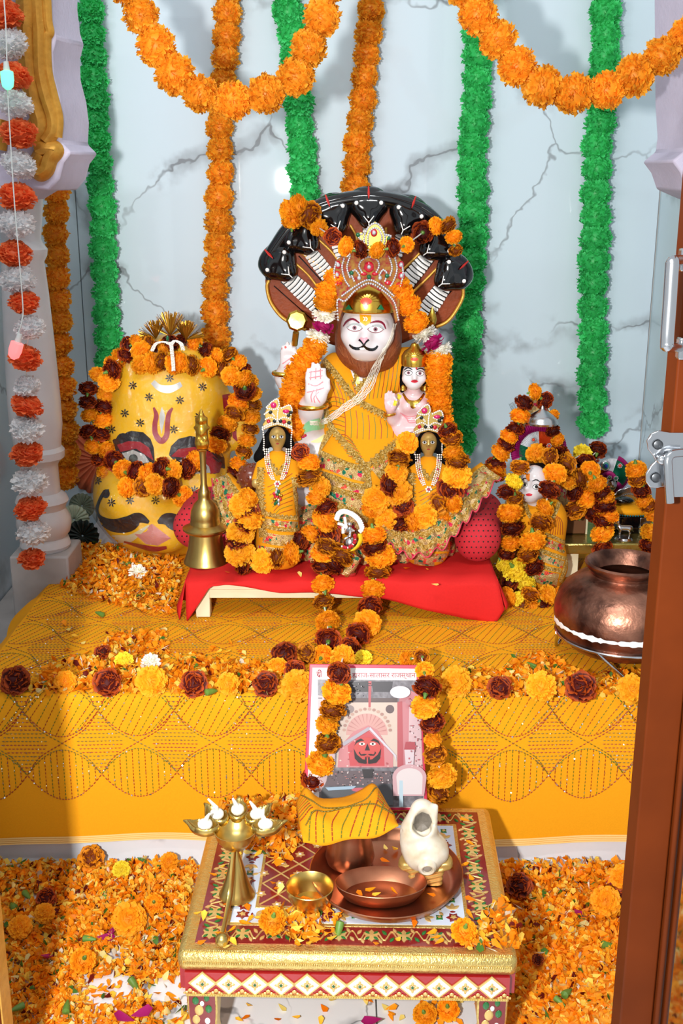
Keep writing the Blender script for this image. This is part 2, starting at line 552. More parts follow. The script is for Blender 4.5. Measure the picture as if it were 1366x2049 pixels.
def petal_mat(name, inner, outer, pos, rough=0.6, trans=0.22, rand=0.12):
    """petal colour runs from inner (base) to outer (rim) by the Col attribute's red; green is a per-petal shade"""
    m = bpy.data.materials.new(name); m.use_nodes = True
    N = m.node_tree.nodes; L = m.node_tree.links; b = N['Principled BSDF']
    b.inputs['Roughness'].default_value = rough; b.inputs['Specular IOR Level'].default_value = 0.25
    a = N.new('ShaderNodeAttribute'); a.attribute_name = 'Col'
    s = N.new('ShaderNodeSeparateColor'); L.new(a.outputs['Color'], s.inputs[0])
    ad = N.new('ShaderNodeMath'); ad.operation = 'MULTIPLY_ADD'; ad.inputs[1].default_value = 0.25
    L.new(s.outputs[1], ad.inputs[0]); L.new(s.outputs[0], ad.inputs[2])
    rp = N.new('ShaderNodeValToRGB'); e = rp.color_ramp.elements
    e[0].position, e[0].color = pos[0], lin(inner); e[1].position, e[1].color = pos[1], lin(outer)
    L.new(ad.outputs[0], rp.inputs[0])
    oi = N.new('ShaderNodeObjectInfo')
    mr = N.new('ShaderNodeMapRange'); mr.inputs[3].default_value = 1 - rand; mr.inputs[4].default_value = 1 + rand
    L.new(oi.outputs['Random'], mr.inputs[0])
    hs = N.new('ShaderNodeHueSaturation'); L.new(rp.outputs[0], hs.inputs['Color']); L.new(mr.outputs[0], hs.inputs['Value'])
    L.new(hs.outputs[0], b.inputs['Base Color'])
    t = N.new('ShaderNodeBsdfTranslucent'); L.new(hs.outputs[0], t.inputs[0])
    ms = N.new('ShaderNodeMixShader'); ms.inputs[0].default_value = trans
    L.new(b.outputs[0], ms.inputs[1]); L.new(t.outputs[0], ms.inputs[2]); L.new(ms.outputs[0], N['Material Output'].inputs[0])
    MATS[name] = m
    return m

# ------------------------------------------------------------------ flowers (shared meshes)
def flower_mesh(name, seed, N, width, thmax, zs, material, ruff=0.12, jit=0.08, base=0.3, notch=0.0, rows=1, curl=0.2, pw=0.62, core=0.72):
    r = random.Random(seed); mb = MB(); C = []
    # inner body so that the flower is closed
    mb.ball((0, 0, 0), (core, core, core * zs), 8, 6)
    C += [(0.55, 0.2, 0, 1)] * len(mb.v)
    for i in range(N):
        t = (i + 0.5) / N
        th = math.radians(thmax) * t ** pw + r.uniform(-0.1, 0.1)
        ph = i * 2.39996 + r.uniform(-0.2, 0.2)
        d = V((math.sin(th) * math.cos(ph), math.sin(th) * math.sin(ph), math.cos(th)))
        side = V((-math.sin(ph), math.cos(ph), 0)); up = side.cross(d)
        tw = r.uniform(-0.9, 0.9)
        s2 = (side * math.cos(tw) + up * math.sin(tw)); u2 = s2.cross(d)
        L = 1.0 + r.uniform(-jit, jit); w = width * r.uniform(0.8, 1.2); g = r.random()
        sc = lambda p: (p.x, p.y, p.z * zs)
        vs = [sc(d * base - s2 * w * 0.25), sc(d * base + s2 * w * 0.25),
              sc(d * L * 0.78 - s2 * w * 0.8), sc(d * L * 0.80), sc(d * L * 0.78 + s2 * w * 0.8)]
        tip = []
        for k in range(5):
            q = k / 4 * 2 - 1
            e = L * (1 - 0.10 * q * q) - (notch if k in (1, 3) else 0) + r.uniform(-ruff, ruff) * 0.35
            tip.append(sc(d * e + s2 * (w * q) + u2 * (curl * w + r.uniform(-ruff, ruff))))
        mb.add(vs + tip, [(0, 1, 3), (0, 3, 2), (1, 4, 3), (2, 3, 7, 6), (2, 6, 5), (3, 4, 8, 7), (4, 9, 8)])
        C += [(0, g, 0, 1)] * 2 + [(0.55, g, 0, 1)] * 3 + [(1, g, 0, 1)] * 5
    mb.c = C
    return mb.mesh(name, material, smooth=True, angle=0)
pm_or = petal_mat('marigold_orange', 'f88600', 'ffb01e', (0.3, 0.95), trans=0.3)
pm_lt = petal_mat('marigold_light', 'fa9600', 'ffb824', (0.3, 0.95), trans=0.3)
pm_dk = petal_mat('marigold_maroon', '4a0a08', 'a8420c', (0.75, 1.35), trans=0.12, rand=0.25)
pm_mx = petal_mat('marigold_bicolor', '5a0e06', 'e08a10', (0.55, 1.15), trans=0.15, rand=0.2)
pm_ye = petal_mat('marigold_yellow', 'd8b010', 'ffe53a', (0.3, 0.95))
pm_wh = petal_mat('chrysanthemum_white', 'e8e2b0', 'fbf8ee', (0.2, 0.7))
pm_ro = petal_mat('rose_magenta', '7a0a40', 'b81868', (0.2, 0.9))
pp_or = petal_mat('pompom_orange', 'ff9a18', 'ffb636', (0.35, 1.1), 0.4, 0.4, 0.06)
pp_gr = petal_mat('pompom_green', '26be54', '58e486', (0.35, 1.1), 0.35, 0.35, 0.06)
pp_rd = petal_mat('pompom_vermilion', 'f05a24', 'ff8a52', (0.35, 1.1), 0.45, 0.35, 0.06)
pp_wh = petal_mat('pompom_white', 'f0f1f3', 'fdfdfd', (0.35, 1.1), 0.45, 0.4, 0.03)
FL = {}
for k in range(4):
    FL['o', k] = flower_mesh('marigold_flower', 10 + k, 200, 0.17, 150, 0.76, pm_or, ruff=0.09, core=0.82, curl=0.35)
    FL['d', k] = flower_mesh('maroon_marigold_flower', 30 + k, 100, 0.30, 150, 0.74, pm_dk, ruff=0.14, jit=0.12, core=0.8)
    FL['m', k] = flower_mesh('bicolor_marigold_flower', 50 + k, 100, 0.30, 150, 0.74, pm_mx, ruff=0.14, jit=0.12, core=0.8)
for k in range(2):
    FL['l', k] = flower_mesh('light_marigold_flower', 60 + k, 200, 0.17, 150, 0.76, pm_lt, ruff=0.09, core=0.82, curl=0.35)
    FL['y', k] = flower_mesh('yellow_marigold_flower', 70 + k, 200, 0.16, 150, 0.76, pm_ye, ruff=0.09, core=0.82, curl=0.35)
    FL['w', k] = flower_mesh('white_chrysanthemum', 80 + k, 120, 0.11, 112, 0.7, pm_wh, ruff=0.05, jit=0.15, core=0.55)
    FL['r', k] = flower_mesh('rose_petals', 90 + k, 16, 0.5, 110, 0.7, pm_ro, ruff=0.14, core=0.7)
for k in range(3):
    FL['O', k] = flower_mesh('orange_pompom', 100 + k, 300, 0.17, 178, 0.98, pp_or, ruff=0.12, jit=0.1, notch=0.06, pw=0.72, core=0.84)
    FL['G', k] = flower_mesh('green_pompom', 110 + k, 300, 0.16, 178, 1.0, pp_gr, ruff=0.12, jit=0.1, notch=0.08, pw=0.72, core=0.84)
    FL['V', k] = flower_mesh('vermilion_pompom', 120 + k, 170, 0.26, 178, 0.72, pp_rd, ruff=0.14, jit=0.12, notch=0.04, pw=0.72, core=0.78)
    FL['W', k] = flower_mesh('white_pompom', 130 + k, 230, 0.17, 178, 0.75, pp_wh, ruff=0.12, jit=0.12, notch=0.08, pw=0.72, core=0.78)
NV = {}
for t, k in FL: NV[t] = NV.get(t, 0) + 1
_c = MB(); _c.lathe([(0.0, 0.2), (0.27, 0.1), (0.25, -0.25), (0.2, -0.55), (0.12, -0.78), (0.09, -0.95), (0.0, -0.97)], (0, 0, 0), 9)
CALYX = _c.mesh('calyx', m_calyx)

def qz(d, roll=None):
    q = V((0, 0, 1)).rotation_difference(V(d).normalized())
    return q @ Quaternion((0, 0, 1), U(0, 6.28) if roll is None else roll)
def flower(t, p, d, r, parent, calyx=True, name=None):
    o = inst(name or 'flower', FL[t, RND.randrange(NV[t])], p, parent, qz(d), r * U(0.95, 1.06))
    if calyx: inst('calyx', CALYX, (0, 0, 0.0), o, None, 1.0, raw=True)
    return o
FNAME = {'o': 'marigold', 'd': 'maroon_marigold', 'm': 'bicolor_marigold', 'l': 'marigold', 'y': 'yellow_marigold', 'w': 'chrysanthemum', 'r': 'rose'}

def garland(name, label, items, Y=2.0, r=28, group=None, b=None, cat='garland', string=True, jit=0.45, lift=0.5, face=0.0, thread=None):
    """items: (x, y, type[, r px[, Y]]) picture points strung in order; depth from Y or from the body under it"""
    P = []
    for it in items:
        x, y, t = it[:3]; rr = it[3] if len(it) > 3 and it[3] else r
        YY = it[4] if len(it) > 4 else Y
        p = at(x, y, YY)
        if b is not None and len(it) < 5:
            h, n = hit(b, x, y)
            if h is not None and h.y < YY + 0.2:
                p = h + (CAM - h).normalized() * (rr * mpp(h) * lift)
        P.append((p, t, rr * mpp(p)))
    root = thing(name, label, cat, (P[0][0].x, P[0][0].y, min(p[0].z for p in P)), group)
    pts = [p[0] for p in P]
    if string and len(pts) > 1:
        MB().tube(pts, 0.0012, 5).build('string', thread or m_string, root)
    fr = frames(pts)
    sg = RND.choice((-1, 1))
    for i, (p, t, rr) in enumerate(P):
        d = fr[i][0] * sg
        d = (d + V((U(-jit, jit), U(-jit, jit), U(-jit, jit)))).normalized()
        if face and U(0, 1) < face: d = ((CAM - p).normalized() + V((U(-.4, .4), 0, U(-.4, .4)))).normalized()
        flower(t, p, d, rr, root, calyx=t in 'odmly')
    return root
def along(pts, step, types, seed=0):
    """flowers at even steps along a picture polyline"""
    out = []; acc = 0; k = 0
    Q = cr(pts, 200)
    out.append((Q[0][0], Q[0][1], types[0])); k = 1
    for i in range(1, 200):
        acc += math.dist(Q[i][:2], Q[i - 1][:2])
        if acc >= step:
            out.append((Q[i][0] + U(-2, 2), Q[i][1], types[k % len(types)])); k += 1; acc = 0
    return out

# ------------------------------------------------------------------ setting
ALT = 0.308      # altar top
YF = 1.556       # altar front edge
YW = 2.60        # back wall
def struct(o): o['kind'] = 'structure'; return o
wb = struct(MB().box((0.06, YW + 0.055, 0.9), (1.6, 0.09, 1.9)).build('wall_back', m_grout))
for x0, x1 in ((-0.74, -0.603), (-0.601, 0.058), (0.060, 0.719)):
    MB().box(((x0 + x1) / 2, YW + 0.008, 0.9), (x1 - x0, 0.016, 1.88)).build('panel', m_wall, wb, bevel=0.0006)
wr = struct(MB().box((0.762, 1.87, 0.9), (0.05, 1.45, 1.9)).build('wall_right', m_grout))
for y0, y1 in ((1.8, 2.599), (1.15, 1.798)):
    MB().box((0.730, (y0 + y1) / 2, 0.9), (0.018, y1 - y0, 1.88)).build('panel', m_wall, wr, bevel=0.0006)
wl = struct(MB().box((-0.782, 1.87, 0.9), (0.05, 1.45, 1.9)).build('wall_left', m_grout))
for y0, y1 in ((1.8, 2.599), (1.15, 1.798)):
    MB().box((-0.750, (y0 + y1) / 2, 0.9), (0.018, y1 - y0, 1.88)).build('panel', m_wall, wl, bevel=0.0006)
fo = struct(MB().box((0, 1.3, -0.03), (1.7, 2.7, 0.04)).build('floor', m_grout))
for x0, x1 in ((-0.8, -0.562), (-0.56, 0.046), (0.048, 0.74)):
    for y0, y1 in ((0.2, 0.799), (0.801, 1.62)):
        MB().box(((x0 + x1) / 2, (y0 + y1) / 2, -0.006), (x1 - x0, y1 - y0, 0.012)).build('tile', m_floor, fo, bevel=0.0005)
al = struct(MB().box((0.072, (1.575 + YW) / 2, 0.152), (1.294, YW - 1.575, 0.304)).build('altar_platform', m_floor))
for x0, x1 in ((-0.573, 0.038), (0.040, 0.716)):
    MB().box(((x0 + x1) / 2, 1.571, 0.148), (x1 - x0, 0.009, 0.296)).build('front_tile', m_floor, al, bevel=0.0005)
struct(MB().box((-0.66, 2.0, 0.10), (0.16, 1.1, 0.20)).build('side_ledge', m_dust, bevel=0.003))

# ------------------------------------------------------------------ altar cloth with embroidery
CX0, CX1, WB, WT = -0.575, 0.715, -0.735, 0.262
RC = 0.012
def cloth(x, w, off=0.0):
    wav = 0.0035 * math.sin(x * 11 + 1) + 0.002 * math.sin(x * 27)
    if w <= 0:
        z = ALT + 0.004 + off + 0.0016 * math.sin(x * 21 + w * 17) * math.sin(w * 23 + 1.1)
        if w > -RC:
            a = (w + RC) / RC * math.pi / 4
            return V((x, YF + RC - RC * math.sin(a) * 1.1 - off * math.sin(a), z - RC * (1 - math.cos(a))))
        return V((x, YF - w, z))
    k = min(w / 0.15, 1)
    y = YF - 0.001 - wav * k - off - 0.003 * k
    if w < RC: y += RC * 0.22 * (1 - w / RC)
    return V((x, y, ALT + 0.001 - w * (1 + 0.025 * math.sin(x * 7 + 0.6) * k)))
rows = []
ws = [WB + (0 - WB) * i / 46 for i in range(46)] + [-RC * (1 - i / 6) for i in range(6)] + [WT * i / 26 for i in range(27)]
cl = thing('altar_cloth', 'saffron cloth with stitched leaf pattern and sequins covering the altar platform', 'cloth', (0.07, YF, ALT))
mb = MB(); mb.grid([[cloth(CX0 + (CX1 - CX0) * j / 110, w) for j in range(111)] for w in ws]).build('fabric', m_yel, cl, angle=0)
# left side drop of the cloth
mb = MB(); mb.grid([[V((CX0 - 0.004 - 0.012 * k - 0.004 * math.sin(j * 0.9 + k), YF + 0.73 * j / 40, ALT + 0.004 - 0.05 * k / 4 * (1 + 0.35 * math.sin(j * 0.5)))) if k else cloth(CX0, -0.73 * j / 40) for j in range(41)] for k in range(4)]).build('side_drop', m_yel, cl, angle=0)
hem = MB()
for k in range(4):
    hem.grid([[cloth(CX0 + (CX1 - CX0) * j / 110, WT - 0.0135 + 0.0034 * k + 0.0028 * q, 0.0016) for j in range(111)] for q in (0, 1)])
hem.build('hem_band', m_hem, cl, angle=0)
PER, X0 = 0.1175, -0.3776
JW = [0.137, 0.026, -0.104, -0.233, -0.352, -0.47, -0.59]
HL = 0.044
thr = [MB(), MB(), MB()]; sq = MB(); sq2 = MB()
def stitch(k, pts, wd=0.0013):
    wd *= 1.35
    """chain stitch: a row of little raised dashes laid on the cloth"""
    L = 0; P = []
    for i in range(len(pts)):
        if i: L += math.dist(pts[i], pts[i - 1])
    n = max(2, int(L / 0.006)); P = cr(pts, n + 1) if len(pts) > 2 else [tuple(np.array(pts[0]) + (np.array(pts[1]) - np.array(pts[0])) * i / n) for i in range(n + 1)]
    for i in range(n):
        (x0, w0), (x1, w1) = P[i], P[i + 1]
        if not (CX0 < x0 < CX1 and CX0 < x1 < CX1 and WB < w0 < WT and WB < w1 < WT): continue
        x1 = x0 + (x1 - x0) * 0.93; w1 = w0 + (w1 - w0) * 0.93
        l = math.hypot(x1 - x0, w1 - w0) or 1; nx, nw = -(w1 - w0) / l * wd / 2, (x1 - x0) / l * wd / 2
        xm, wm = (x0 + x1) / 2, (w0 + w1) / 2
        thr[k].add([cloth(x0, w0, .0004), cloth(xm + nx, wm + nw, .0006), cloth(x1, w1, .0004), cloth(xm - nx, wm - nw, .0006), cloth(xm, wm, .0014)],
                   [(0, 1, 4), (1, 2, 4), (2, 3, 4), (3, 0, 4)])
def sequin(x, w, r, m):
    if not (CX0 + .01 < x < CX1 - .01 and WB < w < WT - .02): return
    a0 = U(0, 6); t1, t2 = U(-.0006, .0006), U(-.0006, .0006)
    m.add([cloth(x + r * math.cos(a0 + k * math.pi / 3), w + r * math.sin(a0 + k * math.pi / 3), 0.0016 + t1 * math.cos(k * math.pi / 3) + t2 * math.sin(k * math.pi / 3)) for k in range(6)], [tuple(range(6))])
for ri, w0 in enumerate(JW):
    for k in range(-3, 11):
        xa = X0 + PER * k; xb = xa + PER; xm = xa + PER / 2
        up = [(xa + PER * t, w0 - HL * math.sin(math.pi * t) ** 0.9) for t in [i / 10 for i in range(11)]]
        dn = [(xa + PER * t, w0 + HL * math.sin(math.pi * t) ** 0.9) for t in [i / 10 for i in range(11)]]
        stitch(2 if k % 2 else 1, up, 0.0018); stitch(0, dn, 0.0018)
        for t in range(1, 12):
            tt = t / 12; h = HL * math.sin(math.pi * tt) ** 0.9
            sh = 0.0 if ri == 0 else 0.55
            n = 2
            a = (xa + PER * tt, w0 - h); c = (xa + PER * tt, w0 + h)
            if sh:
                # slanted rows: run along a diagonal inside the leaf
                tb = tt + 0.16; ta = tt - 0.16
                if ta < 0.02 or tb > 0.98:
                    ta = max(ta, 0.03); tb = min(tb, 0.97)
                a = (xa + PER * tb, w0 - HL * math.sin(math.pi * tb) ** 0.9 * 0.98)
                c = (xa + PER * ta, w0 + HL * math.sin(math.pi * ta) ** 0.9 * 0.98)
            stitch(0 if t % 2 else 1, [a, c], 0.0012)
            if abs(w0) < 0.2:
                for q in range(3):
                    f = U(0.1, 0.9); sequin(a[0] + (c[0] - a[0]) * f, a[1] + (c[1] - a[1]) * f, U(.0008, .0013), sq if U(0, 1) < .6 else sq2)
        for q in range(9):
            t = U(0, 1); sequin(xa + PER * t, w0 + RND.choice((-1, 1)) * HL * math.sin(math.pi * t) ** 0.9, U(.001, .0016), sq2)
        if ri + 1 < len(JW):
            w1 = JW[ri + 1]; H = w0 - w1
            for s in (1, -1):
                stitch(2 if s > 0 else 0, [(xa, w1), (xa + s * 0.022, w1 + H * 0.28), (xa + s * PER / 2, w1 + H * 0.5), (xa + s * (PER - 0.022), w1 + H * 0.72), (xa + s * PER, w0)], 0.0018)
            for q in range(1, 17):
                t = q / 17; hw = 0.037 * (1 - abs(2 * t - 1) ** 1.3)
                if hw > 0.003:
                    stitch(0 if (q // 3) % 2 else 2, [(xa - hw, w1 + H * t), (xa + hw, w1 + H * t)], 0.0015)
                    for z in range(2): sequin(xa + U(-hw, hw), w1 + H * t, U(.0008, .0014), sq if U(0, 1) < .5 else sq2)
for k, m in enumerate((m_thr_r, m_thr_g, m_thr_o)):
    o = thr[k].build('embroidery', m, cl, smooth=False); o['kind'] = 'stuff'
for m_, mm in ((sq, m_seq), (sq2, m_seq2)):
    o = m_.build('sequins', mm, cl, smooth=False); o['kind'] = 'stuff'
# ------------------------------------------------------------------ left pillar with painted arch end, right pillar
def pillar(X, Y, name, label):
    root = thing(name, label, 'pillar', (X, Y, 0.2))
    MB().box((X, Y, 0.285), (0.115, 0.115, 0.165)).build('plinth', m_dust, root, bevel=0.004)
    zb = 0.368
    prof = [(0.0, 0), (0.046, 0), (0.050, 0.008), (0.047, 0.02), (0.042, 0.024), (0.050, 0.034), (0.054, 0.05), (0.053, 0.064), (0.044, 0.082),
            (0.047, 0.09), (0.052, 0.098), (0.048, 0.108), (0.037, 0.116), (0.036, 0.17), (0.040, 0.178), (0.050, 0.186), (0.051, 0.20), (0.045, 0.208),
            (0.046, 0.22), (0.050, 0.25), (0.050, 0.30), (0.047, 0.40), (0.043, 0.50), (0.039, 0.56), (0.045, 0.57), (0.047, 0.582), (0.040, 0.592),
            (0.036, 0.60), (0.044, 0.66), (0.047, 0.70), (0.040, 0.75), (0.034, 0.78), (0.044, 0.80), (0.046, 0.86), (0.0, 0.86)]
    MB().lathe(prof, (X, Y, zb), 28).build('shaft', m_pillar, root)
    MB().box((X, Y - 0.005, 1.235), (0.10, 0.12, 0.012)).build('capital_block', m_pillar, root, bevel=0.004)
    return root
pL = pillar(-0.592, 2.1, 'marble_pillar', 'turned marble pillar with painted bracket beside the yellow head, at left')
pR = pillar(0.675, 2.02, 'marble_pillar', 'turned marble pillar with painted bracket partly behind the wooden door, at right')
# painted arch bracket: scalloped lilac slab with gold mouldings on its face
def bracket(outer, gold, dx, parent, Y0=1.985, Y1=2.10, name='arch_bracket'):
    f = [at(x, y, Y0) + V((dx, 0, 0)) for x, y in outer]
    bk = [p + V((0.022 if dx == 0 else -0.022, Y1 - Y0, 0.0)) for p in f]
    sl = MB().prism(f, bk).build(name, m_lilac, parent, bevel=0.004, angle=30, fix=True)
    g = MB()
    for pts, r in gold:
        q = [at(x, y, Y0 - 0.004) + V((dx, 0, 0)) for x, y in cr(pts, 60)]
        g.tube(q, r, 8, flat=0.8)
    g.build('gold_moulding', m_goldp, sl)
    return sl
Lout = [(-80, -40), (98, -40), (98, 0), (104, 50), (112, 74), (104, 105), (106, 150), (118, 195), (124, 240), (122, 285), (142, 305), (126, 326), (118, 358), (98, 382), (66, 378), (30, 400), (-80, 400)]
Lgold = [([(52, -40), (55, 40), (52, 62), (58, 140), (66, 195), (80, 240), (78, 262), (62, 278)], 0.017),
         ([(74, -40), (78, 40), (80, 62), (82, 140), (92, 190), (106, 235), (106, 262), (92, 284)], 0.013),
         ([(92, -40), (96, 40), (100, 64), (94, 80), (96, 140), (106, 185), (118, 235), (116, 275)], 0.008),
         ([(72, 300), (84, 296), (104, 296), (112, 302), (100, 318), (92, 340), (78, 348), (70, 330), (80, 308)], 0.015),
         ([(42, -40), (40, 20), (46, 50), (44, 110), (50, 170), (60, 205), (68, 235), (60, 250)], 0.008),
         ([(8, 240), (4, 262), (0, 300)], 0.012)]
bracket(Lout, Lgold, 0, pL)
Rout = [(1480, -40), (1372, -40), (1372, 200), (1376, 270), (1372, 300), (1345, 322), (1362, 345), (1374, 380), (1420, 400), (1480, 400)]
bracket(Rout, [([(1400, -40), (1398, 150), (1396, 260), (1410, 300)], 0.01)], 0.0001, pR)

# ------------------------------------------------------------------ plastic flower garlands hanging on the wall
GH = 'plastic pompom garlands hanging in the shrine'
def vert(label, pts, step, types, r, Y, jit=0.3):
    it = along([(pts[0][0], -110)] + pts if pts[0][1] <= 0 else pts, step, types)
    garland('pompom_garland', label, it, Y=Y, r=r, group=GH, jit=jit)
vert('green pompom garland on the back wall, leftmost beside the gilded pillar', [(182, 0), (188, 150), (195, 300), (205, 450), (210, 560), (215, 640), (219, 735)], 42, 'G', 30, 2.545)
vert('long orange pompom garland hanging from the left swag down to the yellow head', [(455, 0), (455, 60), (448, 150), (442, 240), (440, 330), (437, 460), (432, 560), (432, 690)], 44, 'O', 30, 2.55)
vert('green pompom garland ending at the left edge of the cobra hood', [(575, 0), (582, 60), (592, 150), (600, 250), (606, 330), (612, 410)], 44, 'G', 33, 2.55)
vert('short orange pompom garland ending above the middle of the cobra hood', [(741, 0), (735, 100), (725, 200), (716, 280), (712, 340), (706, 395)], 43, 'O', 29, 2.55)
vert('green pompom garland hanging right behind the cobra hood', [(955, 0), (958, 90), (952, 200), (947, 300), (946, 400), (942, 500), (938, 600), (934, 700), (926, 800), (921, 905)], 43, 'G', 33, 2.545)
vert('green pompom garland on the back wall, rightmost above the yellow marigold', [(1213, 0), (1209, 120), (1200, 230), (1193, 330), (1192, 480), (1186, 560), (1185, 680), (1185, 870)], 43, 'G', 33, 2.545)
vert('orange pompom garland hanging behind the marble pillar at left', [(112, 340), (112, 420), (114, 520), (116, 600), (122, 720), (129, 850), (132, 985)], 42, 'O', 28, 2.33)
garland('pompom_swag', 'orange pompom garland swagged in front of the wall at upper left', along([(225, -90), (250, -40), (282, 30), (303, 75), (335, 128), (368, 172), (425, 195), (490, 202), (550, 180), (600, 142), (622, 85), (640, 40), (658, -20), (670, -90)], 64, 'O'), Y=1.86, r=39, group='orange pompom swags', jit=0.5)
garland('pompom_swag', 'orange pompom garland swagged in front of the wall at upper right', along([(905, -90), (925, -30), (950, 25), (985, 68), (1018, 105), (1050, 152), (1100, 180), (1155, 188), (1215, 180), (1270, 150), (1330, 108), (1370, 80), (1420, 30)], 64, 'O'), Y=1.86, r=40, group='orange pompom swags', jit=0.5)
wo = [(5, -40, 'W'), (8, 30, 'V'), (18, 88, 'W'), (28, 152, 'V'), (30, 208, 'W'), (38, 268, 'V'), (38, 330, 'W'), (35, 395, 'V'), (33, 448, 'W'), (30, 508, 'V'), (36, 560, 'W'),
      (48, 606, 'V', 33), (60, 656, 'W', 33), (50, 716, 'V', 32), (54, 773, 'W', 28), (54, 812, 'V', 32), (54, 857, 'W', 34), (54, 908, 'V', 34), (60, 964, 'W', 35), (61, 1018, 'V', 34), (67, 1066, 'W', 33), (64, 1118, 'V', 28)]
garland('pompom_garland', 'vermilion and white pompom garland hanging in front of the marble pillar', wo, Y=1.93, r=37, group=GH, jit=0.35)
# little LED string light with two lit bulbs
m_ledg = mat('lit_green_led', '63f0a8', 0.2, emit=1.6)
m_ledr = mat('lit_red_led', 'ff6a6a', 0.2, emit=1.6)
m_clear = mat('clear_wire', 'd8dcd8', 0.3)
ls = thing('string_light', 'thin clear wire with small lit coloured bulbs along the white and vermilion garland', 'string light', at(12, 200, 1.875))
MB().tube(crv([at(4, -60, 1.875), at(8, 0, 1.875), at(12, 60, 1.873), at(14, 128, 1.872)], 20), 0.0011, 6).build('wire', m_clear, ls)
MB().tube(crv([at(14, 160, 1.875), at(22, 300, 1.877), at(30, 420, 1.876), at(45, 600, 1.876), at(44, 640, 1.872), at(36, 668, 1.87)], 40), 0.0011, 6).build('wire', m_clear, ls)
for x, y, m, tl in ((14, 150, m_ledg, 0.0), (33, 692, m_ledr, 0.35)):
    p = at(x, y, 1.868); k = mpp(p); R = Quaternion((0, 1, 0), tl)
    MB().lathe([(0.0, 26 * k), (5 * k, 25 * k), (7 * k, 8 * k), (0, 7 * k)], p, 10, R).build('bulb_socket', m_clear, ls)
    MB().lathe([(6 * k, 9 * k), (13 * k, 6 * k), (13.5 * k, -10 * k), (11 * k, -22 * k), (4 * k, -28 * k), (0, -28 * k)], p, 12, R).build('bulb', m, ls)

# ------------------------------------------------------------------ doors (near the camera, both sides)
d1 = struct(thing('door_1', None, None, (0.36, 1.0, 0)))
def plank(x0, x1, y0, y1, name, m, parent=None, bev=0.002, z0=0.0, z1=1.9):
    return MB().box(((x0 + x1) / 2, (y0 + y1) / 2, (z0 + z1) / 2), (x1 - x0, y1 - y0, z1 - z0)).build(name, m, parent, bevel=bev)
plank(0.305, 0.3405, 1.0, 1.035, 'stile', m_wood, d1)
plank(0.341, 0.3465, 0.994, 1.03, 'moulding', m_wood, d1, 0.0025)
plank(0.3468, 0.350, 1.001, 1.03, 'moulding_groove', m_woodd, d1, 0.0006)
plank(0.3503, 0.3555, 0.995, 1.03, 'moulding', m_wood, d1, 0.0025)
plank(0.3558, 0.3590, 1.003, 1.03, 'moulding', m_woodd, d1, 0.001)
m_pane = bpy.data.materials.new('door_glass'); m_pane.use_nodes = True
_b = m_pane.node_tree.nodes['Principled BSDF']; _b.inputs['Transmission Weight'].default_value = 1; _b.inputs['Roughness'].default_value = 0.12
_b.inputs['Base Color'].default_value = (0.92, 0.95, 0.95, 1); _b.inputs['IOR'].default_value = 1.1
plank(0.3590, 0.60, 1.012, 1.018, 'pane', m_pane, d1, 0)
d2 = struct(thing('door_2', None, None, (-0.4, 1.0, 0)))  # door top cut low so the tube light reaches the upper left over it
plank(-0.410, -0.3725, 1.0, 1.035, 'stile', m_wood, d2, z1=1.62)
plank(-0.62, -0.4105, 1.008, 1.03, 'shade_panel', m_wood, d2, z1=1.62)  # unseen panel added to keep the flash off everything at left
plank(-0.3722, -0.370, 0.999, 1.03, 'moulding', m_goldp, d2, 0.0008, z1=1.62)
# chrome pull handle and hasp on the right door
hd = thing('pull_handle', 'chrome bar pull handle on the wooden door', 'handle', at(1350, 695, 0.975))
q = [at(1372, 520, 0.985), at(1346, 522, 0.965), at(1344, 532, 0.962), at(1339, 610, 0.962), at(1334, 685, 0.962), at(1338, 694, 0.965), at(1368, 696, 0.998)]
MB().tube(crv(q, 40), 0.0058, 12, flat=0.7).build('bar', m_steel, hd)
MB().box(at(1372, 520, 0.993), (0.012, 0.012, 0.02)).build('mount', m_steel, hd, bevel=0.002)
MB().box(at(1370, 697, 0.993), (0.014, 0.012, 0.02)).build('mount', m_steel, hd, bevel=0.002)
hs = thing('door_hasp', 'chrome hasp latch with two screw lugs on the wooden door', 'latch', at(1330, 1000, 0.985))
def plate2(outl, Y, t, parent, name, holes=()):
    f = [at(x, y, Y) for x, y in outl]
    MB().prism(f, [p + V((0, t, 0)) for p in f]).build(name, m_steel, parent, bevel=0.0008, angle=30, fix=True)
lug = [(1376, 866), (1340, 866), (1318, 862), (1303, 868), (1294, 882), (1297, 900), (1308, 914), (1312, 922), (1302, 932), (1292, 948), (1292, 964), (1300, 976), (1315, 977), (1332, 973), (1340, 970), (1342, 995), (1376, 995)]
plate2(lug, 0.990, 0.003, hs, 'plate')
m_hole = mat('screw_hole_dark', '5c5f63', 0.4, metal=0.8)
for x, y in ((1316, 890), (1312, 956)):
    p = at(x, y, 0.9885); k = mpp(p)
    MB().lathe([(0, 0.0006), (7 * k, 0.0003), (9 * k, -0.0002), (10 * k, 0.001)], p, 18, Quaternion((1, 0, 0), math.pi / 2)).build('screw_hole', m_hole, hs)
MB().tube(crv([at(1366, 905, 0.985), at(1345, 908, 0.982), at(1336, 918, 0.98), at(1336, 935, 0.979), at(1338, 970, 0.979), at(1340, 1005, 0.98)], 30), 0.0042, 12).build('staple', m_steel, hs)
MB().ball(at(1326, 920, 0.984), (0.006, 0.004, 0.005), 12, 8).build('pivot', m_steel, hs)
